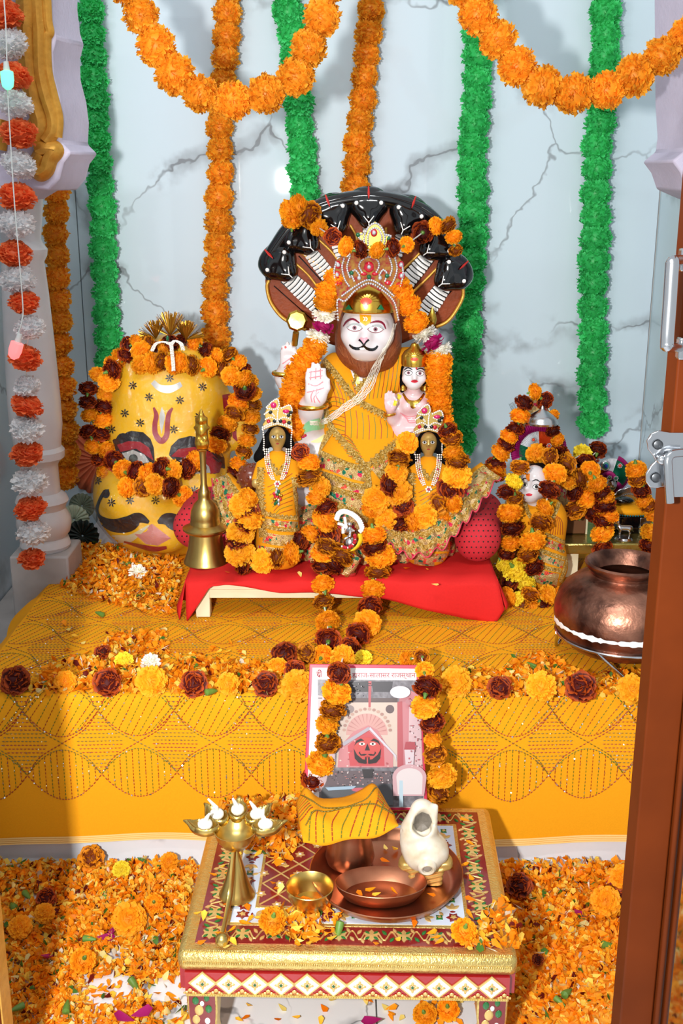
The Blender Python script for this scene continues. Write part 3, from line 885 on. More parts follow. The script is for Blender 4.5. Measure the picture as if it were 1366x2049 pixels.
# ------------------------------------------------------------------ low wooden stool (bajot) with red cloth
BT = 0.385       # bajot top
BX0, BX1, BY0, BY1 = at(388, 1170, 1.86).x, at(972, 1240, 1.86).x, 1.86, 2.3
bj = thing('low_wooden_stool', 'low cream painted wooden stool under the red cloth', 'stool', ((BX0 + BX1) / 2, 2.08, ALT))
MB().box(((BX0 + BX1) / 2, (BY0 + BY1) / 2, BT - 0.010), (BX1 - BX0, BY1 - BY0, 0.016)).build('top_board', m_cream, bj, bevel=0.002)
for x in (BX0 + 0.014, BX1 - 0.014):
    for y in (BY0 + 0.014, BY1 - 0.014):
        MB().box((x, y, (ALT + 0.006 + BT - 0.018) / 2), (0.026, 0.026, BT - 0.018 - ALT - 0.006)).build('leg', m_cream, bj, bevel=0.002)
MB().box(((BX0 + BX1) / 2, BY0 + 0.008, BT - 0.026), (BX1 - BX0 - 0.054, 0.012, 0.016)).build('apron', m_cream, bj, bevel=0.001)
rc = thing('red_cloth', 'plain red cloth spread over the low stool and hanging over its front', 'cloth', ((BX0 + BX1) / 2, BY0, BT))
def rdrop(t):
    # how far the cloth hangs over the front edge, left to right
    return np.interp(t, [0, .03, .08, .13, .3, .5, .62, .8, .97, 1], [0.075, 0.05, 0.006, 0.004, 0.018, 0.022, 0.03, 0.055, 0.082, 0.05])
rows = []
for i in range(12):
    rows.append([V((BX0 - 0.014 + (BX1 - BX0 + 0.032) * j / 80, BY1 - (BY1 - BY0 + 0.006) * i / 11, BT + 0.002 + 0.002 * math.sin(j * 0.55 + i) * (i > 5))) for j in range(81)])
for i in range(1, 9):
    r = []
    for j in range(81):
        t = j / 80; d = rdrop(t) * i / 8
        r.append(V((BX0 - 0.014 + (BX1 - BX0 + 0.032) * t + (0.012 * i / 8 if t > .9 else 0), BY0 - 0.007 - 0.006 * math.sin(i / 8 * 2) - 0.004 * math.sin(j * 0.33) * i / 8, BT + 0.001 - d)))
    rows.append(r)
MB().grid(rows).build('top_and_front_fall', m_red, rc, angle=0, solid=0.0012)
# left side fall in folds
rows = []
for i in range(8):
    rows.append([V((BX0 - 0.015 - 0.012 * i / 7 - 0.008 * math.sin(j * 0.8) * i / 7, BY0 + 0.30 * j / 24 - 0.01 * i / 7, BT + 0.001 - (0.072 - 0.02 * math.sin(j * .5)) * i / 7)) for j in range(25)])
MB().grid(rows).build('side_fall', m_red, rc, angle=0, solid=0.0012)
rows = []
for i in range(8):
    rows.append([V((BX1 + 0.018 + 0.016 * i / 7 + 0.008 * math.sin(j * 0.8) * i / 7, BY0 + 0.30 * j / 24 - 0.01 * i / 7, BT + 0.001 - (0.070 - 0.02 * math.sin(j * .5 + 1)) * i / 7)) for j in range(25)])
MB().grid(rows).build('side_fall', m_red, rc, angle=0, solid=0.0012)

# ------------------------------------------------------------------ helpers for figures
def hand(cx, cy, w, h, Y, thumb=1, tilt=0.0, curl=0):
    """open palm facing the viewer, fingers up; returns SDF pieces (w, h in picture points)"""
    def q(u, v, dy=0.0):
        c, s = math.cos(tilt), math.sin(tilt)
        return at(cx + u * c - v * s, cy + u * s + v * c, Y + dy)
    k = mpp(at(cx, cy, Y)); out = []
    out.append(ell(q(0, h * 0.18), (w * 0.46 * k, w * 0.24 * k, h * 0.26 * k)))
    out.append(ell(q(w * 0.18, h * 0.22, -0.002), (w * 0.24 * k, w * 0.22 * k, h * 0.2 * k)))
    tips = [-0.36, -0.5, -0.48, -0.38]; r = w * 0.125 * k
    for i, t in enumerate(tips):
        u = (-0.37 + 0.245 * i) * w
        a = q(u * 0.95, h * 0.06); m = q(u, h * (t * 0.45), -0.001)
        e = q(u * 0.98, h * t, -0.002 if not curl else -0.004)
        out.append(cap(a, m, r * 1.08, r)); out.append(cap(m, e, r, r * 0.8))
    a = q(thumb * w * 0.30, h * 0.25); m = q(thumb * w * 0.52, h * 0.05, -0.004); e = q(thumb * w * 0.54, -h * 0.14, -0.005)
    out.append(cap(a, m, r * 1.3, r * 1.1)); out.append(cap(m, e, r * 1.1, r * 0.8))
    return out
def sub(mb, name, m, parent, **k):
    return mb.build(name, m, parent, **k)
def paint(name, m, parent, b, fn, off=0.0008):
    mb = MB(); fn(mb); return mb.build(name, m, parent, angle=0)
def gem(mb, p, rx, rz, ry=0.003):
    mb.ball(p, (rx, ry, rz), 10, 6)
def beads(pts, r, step):
    """row of beads along a world polyline"""
    mb = MB(); acc = 0; mb.ball(pts[0], r, 6, 4)
    for i in range(1, len(pts)):
        acc += (pts[i] - pts[i - 1]).length
        if acc >= step: mb.ball(pts[i], r, 6, 4); acc = 0
    return mb
def addbeads(mb, pts, r, step):
    acc = 0; mb.ball(pts[0], r, 6, 4)
    for i in range(1, len(pts)):
        acc += (pts[i] - pts[i - 1]).length
        if acc >= step: mb.ball(pts[i], r, 6, 4); acc = 0
def pxline(pts, Y, n=60): return [at(x, y, Y) for x, y in cr(pts, n)]

# ------------------------------------------------------------------ main statue
C2 = lambda x, y: (520 + x * 0.3221, 560 + y * 0.3221)       # reading aids: crop -> picture points
ST = thing('lion_faced_statue', 'large seated white marble lion-faced deity statue under a seven-headed cobra hood', 'statue', (at(725, 1000, 2.1).x, 2.1, BT + 0.004))
# marble body with both right arms, one surface
fs = [ell(at(722, 830, 2.13), (0.085, 0.055, 0.13)), cap(at(733, 770, 2.1), at(735, 720, 2.09), 0.03), 
      cap(at(668, 752, 2.11), at(612, 872, 2.03), 0.032, 0.026), cap(at(612, 868, 2.03), at(622, 815, 1.99), 0.026, 0.021), cap(at(622, 815, 1.99), at(630, 795, 1.975), 0.02, 0.017),
      cap(at(668, 748, 2.14), at(590, 812, 2.15), 0.028, 0.022), cap(at(590, 812, 2.15), at(568, 755, 2.14), 0.021, 0.016), cap(at(568, 755, 2.14), at(572, 735, 2.135), 0.015, 0.014),
      ell(at(640, 905, 2.06), (0.075, 0.07, 0.05)), ell(at(720, 990, 2.1), (0.16, 0.09, 0.06)),
      cap(at(790, 745, 2.13), at(868, 700, 2.16), 0.025, 0.018), cap(at(868, 700, 2.16), at(866, 668, 2.15), 0.016, 0.013)]
body = blend(fs + [blend(hand(632, 772, 44, 88, 1.965, 1), 0.004)], 0.014)
hb = blend(hand(577, 716, 34, 62, 2.125, 1, 0.05), 0.003)
pts = [at(540, 640, 2.1), at(900, 1090, 1.95), at(720, 1090, 2.2)]
lo, hi = bbox(pts, 0.03)
B = sdf(blend([body, hb], 0.008), lo, (hi[0], 2.21, hi[2]), 0.0036)
B.build('body', m_marbw, ST, angle=0)
bB = B.bvh()
# palm lines
mb = MB()
for pts in ([(616, 768), (632, 772), (646, 764)], [(614, 785), (630, 782), (648, 776)], [(640, 806), (632, 792), (634, 778)], [(624, 805), (622, 792), (628, 780)], [(630, 806), (628, 795), (638, 784)],
            [(621, 760), (622, 742)], [(631, 758), (632, 736)], [(641, 758), (641, 738)], [(618, 756), (646, 752)], [(618, 745), (646, 741)], [(565, 728), (582, 716)], [(568, 736), (580, 724)]):
    strip(mb, bB, pts, 2.0, 0.0005, m=1)
mb.build('palm_lines', m_pink, ST, angle=0)
mb = MB()
for x, y in ((562, 697), (571, 695)): blob(mb, bB, oval(x, y, 2.6, 2.6, 10), 0.0008, 2)
mb.build('finger_dots', m_redp, ST)
for c, R, tl in ((at(626, 812, 1.985), 0.0245, 0.2), (at(567, 747, 2.138), 0.0185, -0.1)):
    MB().tube([c + V((R * math.cos(a), R * math.sin(a) * 0.95, R * 0.25 * math.cos(a) * tl)) for a in [i * math.pi / 16 for i in range(32)]], 0.0048, 10, closed=True).build('bracelet', m_gold, ST)
# disc held in the raised hand
c = at(594, 642, 2.10); k = mpp(c)
MB().lathe([(0, 0.006), (17 * k, 0.005), (22 * k, 0.0), (17 * k, -0.005), (0, -0.006)], c, 8, Quaternion((1, 0, 0), math.pi / 2 - 0.15)).build('discus', m_gold, ST, angle=20)
MB().tube([at(592, 665, 2.108), at(589, 690, 2.12)], 0.006, 8).build('discus_stem', m_gold, ST)
MB().lathe([(0.0, 0.026), (0.003, 0.02), (0.008, 0.008), (0.0095, 0), (0.007, -0.008), (0.004, -0.012), (0.004, -0.03)], at(864, 640, 2.14), 14).build('mace_tip', m_gold, ST)
# green painted scarf along the arm and the pink cord on the knee
mb = MB(); strip(mb, bB, [(660, 820), (645, 845), (620, 852), (600, 866)], [16, 22, 20, 8], 0.0015, m=4); mb.build('scarf', mat('mint_paint', '8fd7a4', 0.2, coat=0.5), ST, angle=0)
mb = MB(); strip(mb, bB, [(594, 872), (604, 874), (613, 870)], [2, 5, 4], 0.002); mb.build('scarf_tassel', m_gemm, ST, angle=0)
mb = MB(); strip(mb, bB, [(655, 868), (640, 880), (622, 884)], [8, 10, 2], 0.001); mb.build('knee_tint', mat('pale_yellow_paint', 'ece3a0', 0.25), ST, angle=0)

# cobra hood
out = [(612, 662), (585, 650), (560, 633), (538, 604), (530, 562), (534, 518), (552, 484), (572, 458), (600, 432), (640, 409), (690, 397), (737, 393), (790, 399), (835, 412), (870, 434), (898, 468), (916, 508), (929, 556), (930, 592), (916, 622), (896, 646), (872, 657), (800, 690), (735, 700), (660, 690)]
f = [at(x, y, 2.2) for x, y in cr(out + [out[0]], 90)[:-1]]
HD = MB().prism(f, [p + V((0, 0.035, 0)) for p in f]).build('cobra_hood', m_scale, ST, bevel=0.008, angle=30, fix=True)
gb = MB()
gb.tube(pxline([(612, 660), (585, 648), (561, 632), (541, 604), (534, 575), (538, 560)], 2.196, 40), 0.0035, 8)
gb.tube(pxline([(924, 565), (926, 592), (913, 620), (895, 643), (872, 655)], 2.196, 40), 0.0035, 8)
for a, b_ in (((600, 505), (660, 560)), ((583, 520), (645, 590)), ((636, 478), (690, 545)), ((845, 500), (800, 545)), ((880, 530), (820, 590)), ((700, 450), (716, 500)), ((772, 455), (762, 500))):
    gb.tube(pxline([a, ((a[0] + b_[0]) / 2 + 4, (a[1] + b_[1]) / 2 - 3), b_], 2.197, 14), 0.0028, 6)
gb.build('gold_edging', m_goldp, ST)
kb = MB()
for a, b_ in (((548, 572), (625, 640)), ((597, 512), (652, 572)), ((905, 580), (850, 635)), ((873, 515), (818, 585)), ((632, 470), (640, 500))):
    kb.tube(pxline([a, b_], 2.197, 10), 0.0012, 5)
kb.build('black_lines', m_black, ST)
rimf = [at(x, y, 2.188) for x, y in cr([(538, 560), (537, 518), (556, 486), (576, 460), (603, 436), (642, 413), (690, 401), (737, 397), (789, 403), (833, 416), (866, 438), (893, 471), (911, 510), (922, 560)], 60)]
MB().tube(rimf, [.006 + .010 * math.sin(math.pi * i / 59) ** .5 for i in range(60)], 10).build('hood_rim', m_black, ST)
# one cobra head, then seven copies
hdk = 0.00102
hf = blend([ell((0, 0, 0), (0.029, 0.020, 0.022)), ell((0, -0.006, -0.016), (0.017, 0.017, 0.017)), ell((-0.017, -0.004, 0.006), (0.013, 0.014, 0.013)), ell((0.017, -0.004, 0.006), (0.013, 0.014, 0.013)),
            ell((0, 0.004, 0.016), (0.030, 0.016, 0.018))], 0.01)
HM = sdf(hf, (-0.045, -0.04, -0.045), (0.045, 0.03, 0.045), 0.0028).mesh('cobra_head', m_black, angle=0)
mb = MB()
mb.ball((0, 0, 0), (0.0034, 0.0022, 0.0034), 10, 6)
EM = mb.mesh('eye_dot', m_white)
SM = MB().tube([V((0, -0.0105, 0.033)), V((0, -0.0175, 0.022)), V((0, -0.0205, 0.014))], [0.0015, 0.003, 0.0006], 6, flat=0.5).mesh('forehead_stripe', m_redp)
mb = MB(); mb.tube([V((-0.008, -0.021, -0.012)), V((-0.004, -0.0225, -0.017)), V((0, -0.0225, -0.022))], 0.0009, 5); mb.tube([V((0.008, -0.021, -0.012)), V((0.004, -0.0225, -0.017)), V((0, -0.0225, -0.022))], 0.0009, 5)
mb.tube([V((0, -0.0225, -0.022)), V((0, -0.02, -0.029))], 0.0009, 5)
NM = mb.mesh('snout_mark', m_white)
heads = [((560, 528), (580, 548)), ((603, 474), (620, 492)), ((666, 430), (674, 452)), ((737, 416), (737, 440)), ((815, 433), (806, 456)), ((874, 487), (857, 500)), ((903, 548), (886, 562))]
for (a, b_) in heads:
    p = at(a[0], a[1], 2.192); q = at(b_[0], b_[1], 2.192); d = (q - p); an = math.atan2(d.x, -d.z)
    R = Quaternion((0, 1, 0), -an)
    o = inst('cobra_head', HM, p, ST, R, 1.2)
    [inst('eye', EM, (s_ * 0.0195, -0.0185, 0.008), o, raw=True) for s_ in (-1, 1)]; inst('forehead_stripe', SM, (0, 0, 0), o, raw=True); inst('snout_mark', NM, (0, 0, 0), o, raw=True)
for a, b_, w in (((572, 552), (640, 615), 34), ((610, 492), (660, 556), 28), ((664, 462), (690, 520), 26), ((737, 448), (742, 500), 26), ((808, 462), (788, 515), 26), ((862, 505), (812, 566), 30), ((893, 565), (846, 632), 34)):
    mb = MB(); L = math.dist(a, b_); n = int(L / 8.6); ux, uy = (b_[0] - a[0]) / L, (b_[1] - a[1]) / L
    mb.mi = 1
    c0 = [at(a[0] - uy * w / 2, a[1] + ux * w / 2, 2.1965), at(a[0] + uy * w / 2, a[1] - ux * w / 2, 2.1965), at(b_[0] + uy * w / 2, b_[1] - ux * w / 2, 2.1965), at(b_[0] - uy * w / 2, b_[1] + ux * w / 2, 2.1965)]
    mb.prism(c0, [p + V((0, 0.003, 0)) for p in c0]); mb.mi = 0
    for i in range(n):
        cx, cy = a[0] + ux * (i + 0.5) * 8.6, a[1] + uy * (i + 0.5) * 8.6
        ww = w * (0.8 + 0.2 * min(1, i / 4))
        mb.tube([at(cx + (-uy) * ww * t + ux * 1.6 * (1 - 4 * t * t), cy + ux * ww * t + uy * 1.6 * (1 - 4 * t * t), 2.1955 - 0.004 * (1 - 4 * t * t)) for t in (-.5, -.25, 0, .25, .5)], 0.0039, 6, flat=.7)
    mb.build('belly_band', [m_white, m_black], ST)

# mane, head, ears
hf = blend([ell(at(737, 672, 2.09), (0.060, 0.055, 0.074)), ell(at(735, 712, 2.06), (0.048, 0.042, 0.034)), cap(at(729, 726, 2.05), at(726, 746, 2.035), 0.026, 0.008), ell(at(693, 688, 2.07), (0.017, 0.03, 0.048)), ell(at(780, 688, 2.07), (0.017, 0.03, 0.048))], 0.02)
lo, hi = bbox([at(735, 600, 2.0), at(735, 775, 2.17)], 0.09)
mn = sdf(hf, lo, hi, 0.003); mn.build('mane', m_mane, ST, angle=0); bM = mn.bvh()
mb = MB()
for i in range(46):
    x = 676 + i * 2.7; t = (i - 22) / 23
    y0 = 708 + 3 * (1 - t * t) - 24 * t * t; y1 = y0 + 30 - 18 * t * t + U(-4, 4)
    strip(mb, bM, [(x, y0), (x + t * 1.5, (y0 + y1) / 2), (x - t * 5, y1)], 1.1, 0.0009, n=5, m=1)
mb.build('beard_strands', mat('beard_highlight', '9c5a34', 0.45), ST, angle=0)
hf = blend([ell(at(735, 660, 2.045), (0.050, 0.048, 0.056)), ell(at(733, 694, 2.012), (0.034, 0.026, 0.020)), ell(at(720, 694, 2.004), (0.019, 0.017, 0.015)), ell(at(747, 694, 2.004), (0.019, 0.017, 0.015)),
            cap(at(735, 650, 2.006), at(730, 682, 1.988), 0.007, 0.0095), ell(at(732, 710, 2.016), (0.024, 0.018, 0.011)), ell(at(703, 672, 2.02), (0.018, 0.02, 0.018)), ell(at(766, 674, 2.02), (0.018, 0.02, 0.018)),
            cap(at(706, 645, 2.008), at(722, 647, 2.0), 0.006), cap(at(748, 648, 2.0), at(766, 650, 2.008), 0.006)], 0.012)
lo, hi = bbox([at(735, 600, 1.985), at(735, 725, 2.1)], 0.064)
hm = sdf(hf, lo, hi, 0.0024); HDm = hm.build('head', m_marbw, ST, angle=0); bH = hm.bvh()
def eye(b, cx, cy, w, h, parent, iris, lid, tilt=0, pupil=True):
    mb = MB(); blob(mb, b, almond(cx, cy, w * 0.56, h * 0.72, 20, tilt), 0.0006, 3); mb.build('eyelid_line', lid, parent, angle=0)
    mb = MB(); blob(mb, b, almond(cx, cy + 0.3, w * 0.5, h * 0.55, 20, tilt), 0.0009, 3); mb.build('eye_white', m_white, parent, angle=0)
    mb = MB(); blob(mb, b, oval(cx, cy, h * 0.42, h * 0.45, 14), 0.0012, 2); mb.build('iris', iris, parent, angle=0)
    if pupil:
        mb = MB(); blob(mb, b, oval(cx, cy, h * 0.2, h * 0.2, 10), 0.0015, 2); mb.build('pupil', m_blackm, parent, angle=0)
m_iris = mat('iris_brown', 'a0707c', 0.2)
eye(bH, 709, 656, 29, 10.5, HDm, m_iris, m_maroon, 0.05)
eye(bH, 751, 659, 29, 10.5, HDm, m_iris, m_maroon, 0.02)
mb = MB(); strip(mb, bH, [C2(518, 290), C2(540, 258), C2(578, 244), C2(618, 268)], [2, 4, 4, 2.5], 0.001); strip(mb, bH, [C2(682, 268), C2(730, 258), C2(765, 272), C2(780, 305)], [2.5, 4, 4, 2], 0.001)
mb.build('eyebrows', m_maroon, HDm, angle=0)
mb = MB(); strip(mb, bH, [C2(540, 300), C2(570, 278), C2(615, 280), C2(632, 300)], [2, 5, 5, 2], 0.0007); strip(mb, bH, [C2(675, 305), C2(700, 288), C2(745, 286), C2(772, 308)], [2, 5, 5, 2], 0.0007)
mb.build('eyelid_shade', mat('grey_lid', 'aeb4b4', 0.3), HDm, angle=0)
mb = MB(); blob(mb, bH, [C2(618, 214), C2(690, 220), C2(688, 262), C2(655, 285), C2(622, 262)], 0.0012, 4); tk = mb.build('forehead_mark', mat('tilak_yellow', 'f0a81c', 0.4), HDm, angle=0)
mb = MB(); strip(mb, bH, [C2(640, 232), C2(652, 244), C2(642, 256)], 2, 0.002); strip(mb, bH, [C2(655, 232), C2(666, 246), C2(655, 258)], 2, 0.002); mb.build('forehead_mark_lines', m_white, tk, angle=0)
mb = MB(); blob(mb, bH, [C2(612, 365), C2(628, 356), C2(645, 362), C2(662, 356), C2(676, 366), C2(662, 386), C2(645, 402), C2(628, 386)], 0.0012, 3); mb.build('nose', mat('pink_nose', 'dfa2ae', 0.25, coat=0.4), HDm, angle=0)
mb = MB(); strip(mb, bH, [C2(616, 372), C2(630, 384), C2(643, 402), C2(645, 410)], [4, 3, 3, 4], 0.0018); strip(mb, bH, [C2(674, 372), C2(660, 384), C2(647, 402), C2(645, 410)], [4, 3, 3, 4], 0.0018)
strip(mb, bH, [C2(556, 402), C2(575, 420), C2(605, 428), C2(630, 420), C2(645, 406)], [3, 5, 6, 5, 3], 0.0014); strip(mb, bH, [C2(645, 406), C2(660, 424), C2(690, 434), C2(715, 428), C2(730, 410)], [3, 5, 6, 5, 3], 0.0014)
mb.build('moustache', m_black, HDm, angle=0)
mb = MB(); blob(mb, bH, almond(*C2(635, 428), 6, 2.4, 14), 0.002, 2); mb.build('teeth', m_white, HDm, angle=0)

# gold cap crown
hf = carve(blend([ell(at(736, 626, 2.055), (0.056, 0.058, 0.046)), ell(at(735, 600, 2.03), (0.04, 0.03, 0.03))], 0.02), rbox(at(736, 666, 2.05), (0.1, 0.1, 0.0395)), 0.003)
lo, hi = bbox([at(736, 570, 2.0), at(736, 650, 2.12)], 0.065)
cp = sdf(hf, lo, hi, 0.003); CPm = cp.build('gold_cap', m_gold, ST, angle=0); bC = cp.bvh()
mb = MB(); strip(mb, bC, [(683, 628), (700, 634), (735, 637), (770, 634), (790, 624)], 4, 0.003, m=3)
for i in range(9):
    a = math.pi * (0.08 + 0.84 * i / 8); strip(mb, bC, [(734 - 12 * math.cos(a), 604 - 10 * math.sin(a)), (734 - 27 * math.cos(a), 606 - 24 * math.sin(a))], [2, 5], 0.003, n=6)
mb.build('gold_relief', m_gold, CPm, angle=0)
mb = MB(); blob(mb, bC, almond(732, 603, 12, 8, 14), 0.004, 3); mb.build('cap_jewel', mat('coral_red', 'e04a2c', 0.25, coat=0.5), CPm, angle=0)
mb = MB()
for x in (697, 762): blob(mb, bC, [(x - 7, 619), (x + 7, 620), (x, 609)], 0.003, 2)
mb.build('green_inlay', m_green, CPm, angle=0)
# jewelled tiara in front
YT = 1.985
tp = [(676, 600), (671, 575), (668, 542), (671, 522), (684, 512), (698, 516), (706, 502), (722, 500), (738, 496), (756, 496), (772, 500), (784, 510), (798, 514), (806, 526), (808, 548), (800, 585), (799, 640), (791, 646), (784, 612), (762, 584), (738, 572), (712, 584), (690, 606), (679, 640), (674, 640)]
f = [at(x, y, YT) for x, y in tp]
TR = MB().prism(f, [p + V((0, 0.005, 0)) for p in f]).build('tiara', mat('tiara_gold', '9a7428', 0.6, var=1.0, vscale=150, col2='8c1020', spec=0.2), ST, fix=True, bevel=0.001)
f = [at(x, y, YT) for x, y in [(730, 506), (722, 490), (712, 470), (722, 464), (732, 470), (736, 452), (750, 443), (764, 452), (768, 470), (778, 468), (784, 474), (774, 488), (768, 506)]]
MB().prism(f, [p + V((0, 0.005, 0)) for p in f]).build('tiara_peak', m_gold, TR, fix=True, bevel=0.001)
rh = MB()
for pts in ([(676, 640), (675, 600), (690, 602), (712, 580), (738, 567), (764, 580), (788, 604), (797, 640)], [(684, 592), (712, 572), (738, 560), (764, 572), (790, 594)], [(688, 518), (684, 535), (690, 560), (698, 572)], [(700, 512), (694, 535), (700, 556)],
            [(790, 516), (794, 538), (788, 560), (780, 574)], [(778, 512), (784, 535), (780, 552)], [(724, 545), (718, 532), (724, 520), (738, 514), (754, 520), (758, 532), (752, 546)], [(708, 562), (703, 548), (710, 540), (720, 552)], [(770, 562), (774, 548), (766, 540), (758, 552)],
            [(730, 496), (728, 476), (736, 456), (750, 447), (763, 456), (770, 476), (766, 498)], [(736, 490), (736, 472), (742, 460), (750, 456), (758, 460), (764, 474), (760, 490)], [(726, 486), (716, 472), (726, 468)], [(774, 488), (782, 474), (772, 470)], [(672, 525), (668, 545), (672, 570)], [(804, 528), (806, 550), (800, 575)]):
    addbeads(rh, pxline(pts, YT - 0.002, 160), 0.0023, 0.0037)
rh.build('rhinestones', m_diam, TR, angle=0)
gr, gg, gk = MB(), MB(), MB()
for x, y, rx, ry in ((738, 534, 10, 11), (748, 466, 7, 8), (676, 530, 6, 8), (674, 550, 7, 8), (678, 566, 7, 6), (802, 530, 6, 8), (803, 552, 7, 8), (799, 570, 7, 6), (728, 548, 7, 4), (750, 548, 7, 4), (776, 566, 7, 5)):
    p = at(x, y, YT - 0.001); k = mpp(p); gem(gr, p, rx * k, ry * k)
for x, y in ((703, 546), (738, 554), (774, 552), (716, 470), (778, 478)): p = at(x, y, YT - 0.002); gem(gg, p, 0.0042, 0.0042, 0.004)
for x, y in ((738, 534), (748, 466), (676, 530), (674, 550), (718, 556), (760, 556), (802, 530), (803, 552)): p = at(x, y, YT - 0.004); gem(gk, p, 0.0036, 0.0042, 0.003)
gr.build('red_gems', m_gemr, TR); gg.build('green_gems', m_gemg, TR); gk.build('clear_gems', m_diam, TR)

# garment: saffron robe over chest, shoulder and lap
fs = [ell(at(722, 800, 2.075), (0.082, 0.055, 0.075)), ell(at(815, 742, 2.085), (0.062, 0.045, 0.045)), ell(at(672, 758, 2.07), (0.035, 0.04, 0.05)), ell(at(735, 850, 2.05), (0.088, 0.055, 0.06)),
      ell(at(735, 905, 2.03), (0.098, 0.06, 0.055)), cap(at(690, 930, 2.01), at(700, 1030, 1.97), 0.055, 0.05), cap(at(780, 900, 2.03), at(735, 960, 2.0), 0.05, 0.05)]
sk = sdf(lambda P: np.maximum(ell((at(722, 1065, 2.06).x, 2.06, BT + .02), (0.21, 0.13, 0.085))(P) + .004 * np.sin(np.arctan2(P[..., 1] - 2.06, P[..., 0] - at(722, 1065, 2.06).x) * 34), BT + .004 - P[..., 2]), (-.24, 1.9, BT - .01), (.28, 2.2, BT + .12), .005)
sk.build('skirt', m_brocade, ST, angle=0)
lo, hi = bbox([at(570, 640, 2.05), at(900, 640, 2.05), at(720, 1130, 1.95)], 0.03)
rb = sdf(blend(fs, 0.02), (lo[0] - 0.05, 1.89, BT + 0.003), (hi[0] + 0.05, 2.18, at(720, 690, 2.08).z), 0.0042)
RB = rb.build('robe', m_robe, ST, angle=0); bR = rb.bvh()
mb = MB(); blob(mb, bR, [(692, 716), (712, 716), (740, 716), (762, 722), (752, 742), (738, 764), (724, 780), (714, 774), (703, 746)], 0.0014, 6, cen=(725, 742)); mb.build('bare_chest', m_marbw, RB, angle=0)
tr = MB()
for pts, w in (([(648, 720), (672, 748), (713, 798), (765, 828), (822, 862)], 11), ([(796, 704), (770, 725), (740, 755), (712, 782)], 10), ([(647, 735), (650, 780), (652, 820), (666, 858), (700, 898), (740, 945)], 11),
               ([(822, 862), (800, 880), (778, 897), (732, 935)], 10), ([(667, 856), (652, 880), (637, 902)], 10), ([(638, 904), (670, 918), (700, 930), (732, 938)], 9), ([(706, 730), (712, 752), (706, 770)], 5),
               ([(640, 945), (670, 955), (700, 968), (732, 974)], 9), ([(648, 968), (680, 982), (708, 990), (734, 996)], 9), ([(656, 1000), (680, 1012), (708, 1022), (730, 1028)], 12), ([(734, 940), (738, 975), (738, 1005), (728, 1045)], 12), ([(790, 900), (770, 918), (748, 935)], 8), ([(812, 890), (790, 915), (756, 955)], 8)):
    strip(tr, bR, pts, w, 0.0022, m=3)
    Q = cr(pts, max(6, int(sum(math.dist(pts[i], pts[i + 1]) for i in range(len(pts) - 1)) / 7)))
    for i in range(len(Q) - 1):          # toothed lace edge
        (x0, y0), (x1, y1) = Q[i], Q[i + 1]; l = math.dist(Q[i], Q[i + 1]) or 1; nx, ny = -(y1 - y0) / l, (x1 - x0) / l
        h3 = [hit(bR, *q)[0] for q in ((x0 + nx * w * .45, y0 + ny * w * .45), (x1 + nx * w * .45, y1 + ny * w * .45), ((x0 + x1) / 2 + nx * w * .95, (y0 + y1) / 2 + ny * w * .95))]
        if None not in h3 and (h3[0] - h3[2]).length < 0.03: tr.add([p + (CAM - p).normalized() * 0.003 for p in h3], [(0, 1, 2)])
tr.build('gold_lace', m_goldtrim, RB, angle=0)
br = MB()
for pts, w in (([(638, 922), (670, 934), (700, 946), (732, 954)], 22), ([(646, 956), (680, 970), (708, 978), (734, 984)], 12), ([(652, 984), (680, 996), (708, 1006), (732, 1012)], 20), ([(655, 1030), (690, 1045), (725, 1055)], 30), ([(800, 906), (776, 926), (750, 948)], 26)):
    strip(br, bR, pts, w, 0.0014, m=4)
br.build('brocade_border', m_brocade, RB, angle=0)
s0, s1 = MB(), MB()
for i, x in enumerate(range(660, 720, 7)): strip((s0, s1)[i % 2], bR, [(x, 760 + (i % 3) * 3), (x + 10, 790), (x + 14, 812)], 1.2, 0.0008, m=1)
for i in range(11): x = 688 + i * 12; strip((s0, s1)[i % 2], bR, [(x, 812 + i * 4.5), (x + 3, 845 + i * 2), (x + 2, 880 - abs(i - 4))], 1.3, 0.0008, m=1)
for i in range(11): x = 742 + i * 8; strip((s0, s1)[i % 2], bR, [(x, 725 - min(i, 6) * 2), (x - 6, 760), (x - 12, 800 - i)], 1.3, 0.0008, m=1)
for i in range(9): strip((s0, s1)[i % 2], bR, [(672 + i * 3, 872 + i * 5), (690 + i * 3, 870 + i * 6), (706 + i * 3, 884 + i * 5)], 1.3, 0.0008, m=1)
for i in range(8): strip((s0, s1)[i % 2], bR, [(655, 800 + i * 9), (668, 794 + i * 9), (690, 800 + i * 9)], 1.3, 0.0008, m=1)
s0.build('red_stitching', m_thr_r, RB, angle=0); s1.build('green_stitching', m_thr_g, RB, angle=0)
nk = MB(); strip(nk, bR, [(702, 722), (712, 745), (716, 768)], 7, 0.002); nk.build('necklace', m_gold, ST, angle=0)
# flared brocade skirt hems right and left of the lap
def flare(inner, outer, n, parent, amp=0.006, folds=9, name='skirt_hem'):
    I, O = cr(inner, n), cr(outer, n); rows = []
    for i in range(n):
        a = at(*I[i]); c = at(*O[i]); r = []
        for j in range(9):
            t = j / 8; p = a.lerp(c, t)
            r.append(p + V((0, -0.012 * math.sin(t * 3.1), amp * t * math.sin(i / n * folds * 6.283))) + V((0, -amp * t * math.cos(i / n * folds * 6.283), 0)))
        rows.append(r)
    mb = MB(); mb.grid(rows)
    nf = len(mb.f)
    mb.m = [(0, 1, 2, 2, 1, 2, 1, 2)[k % 8] for k in range(nf)]
    o = mb.build(name, [m_robe, m_goldtrim, m_brocade], parent, angle=0, solid=0.001)
    e = MB(); e.tube([r[-1] for r in rows], 0.0013, 5); e.build('hem_piping', mat('pink_piping', 'd8405c', 0.6), o)
    return o
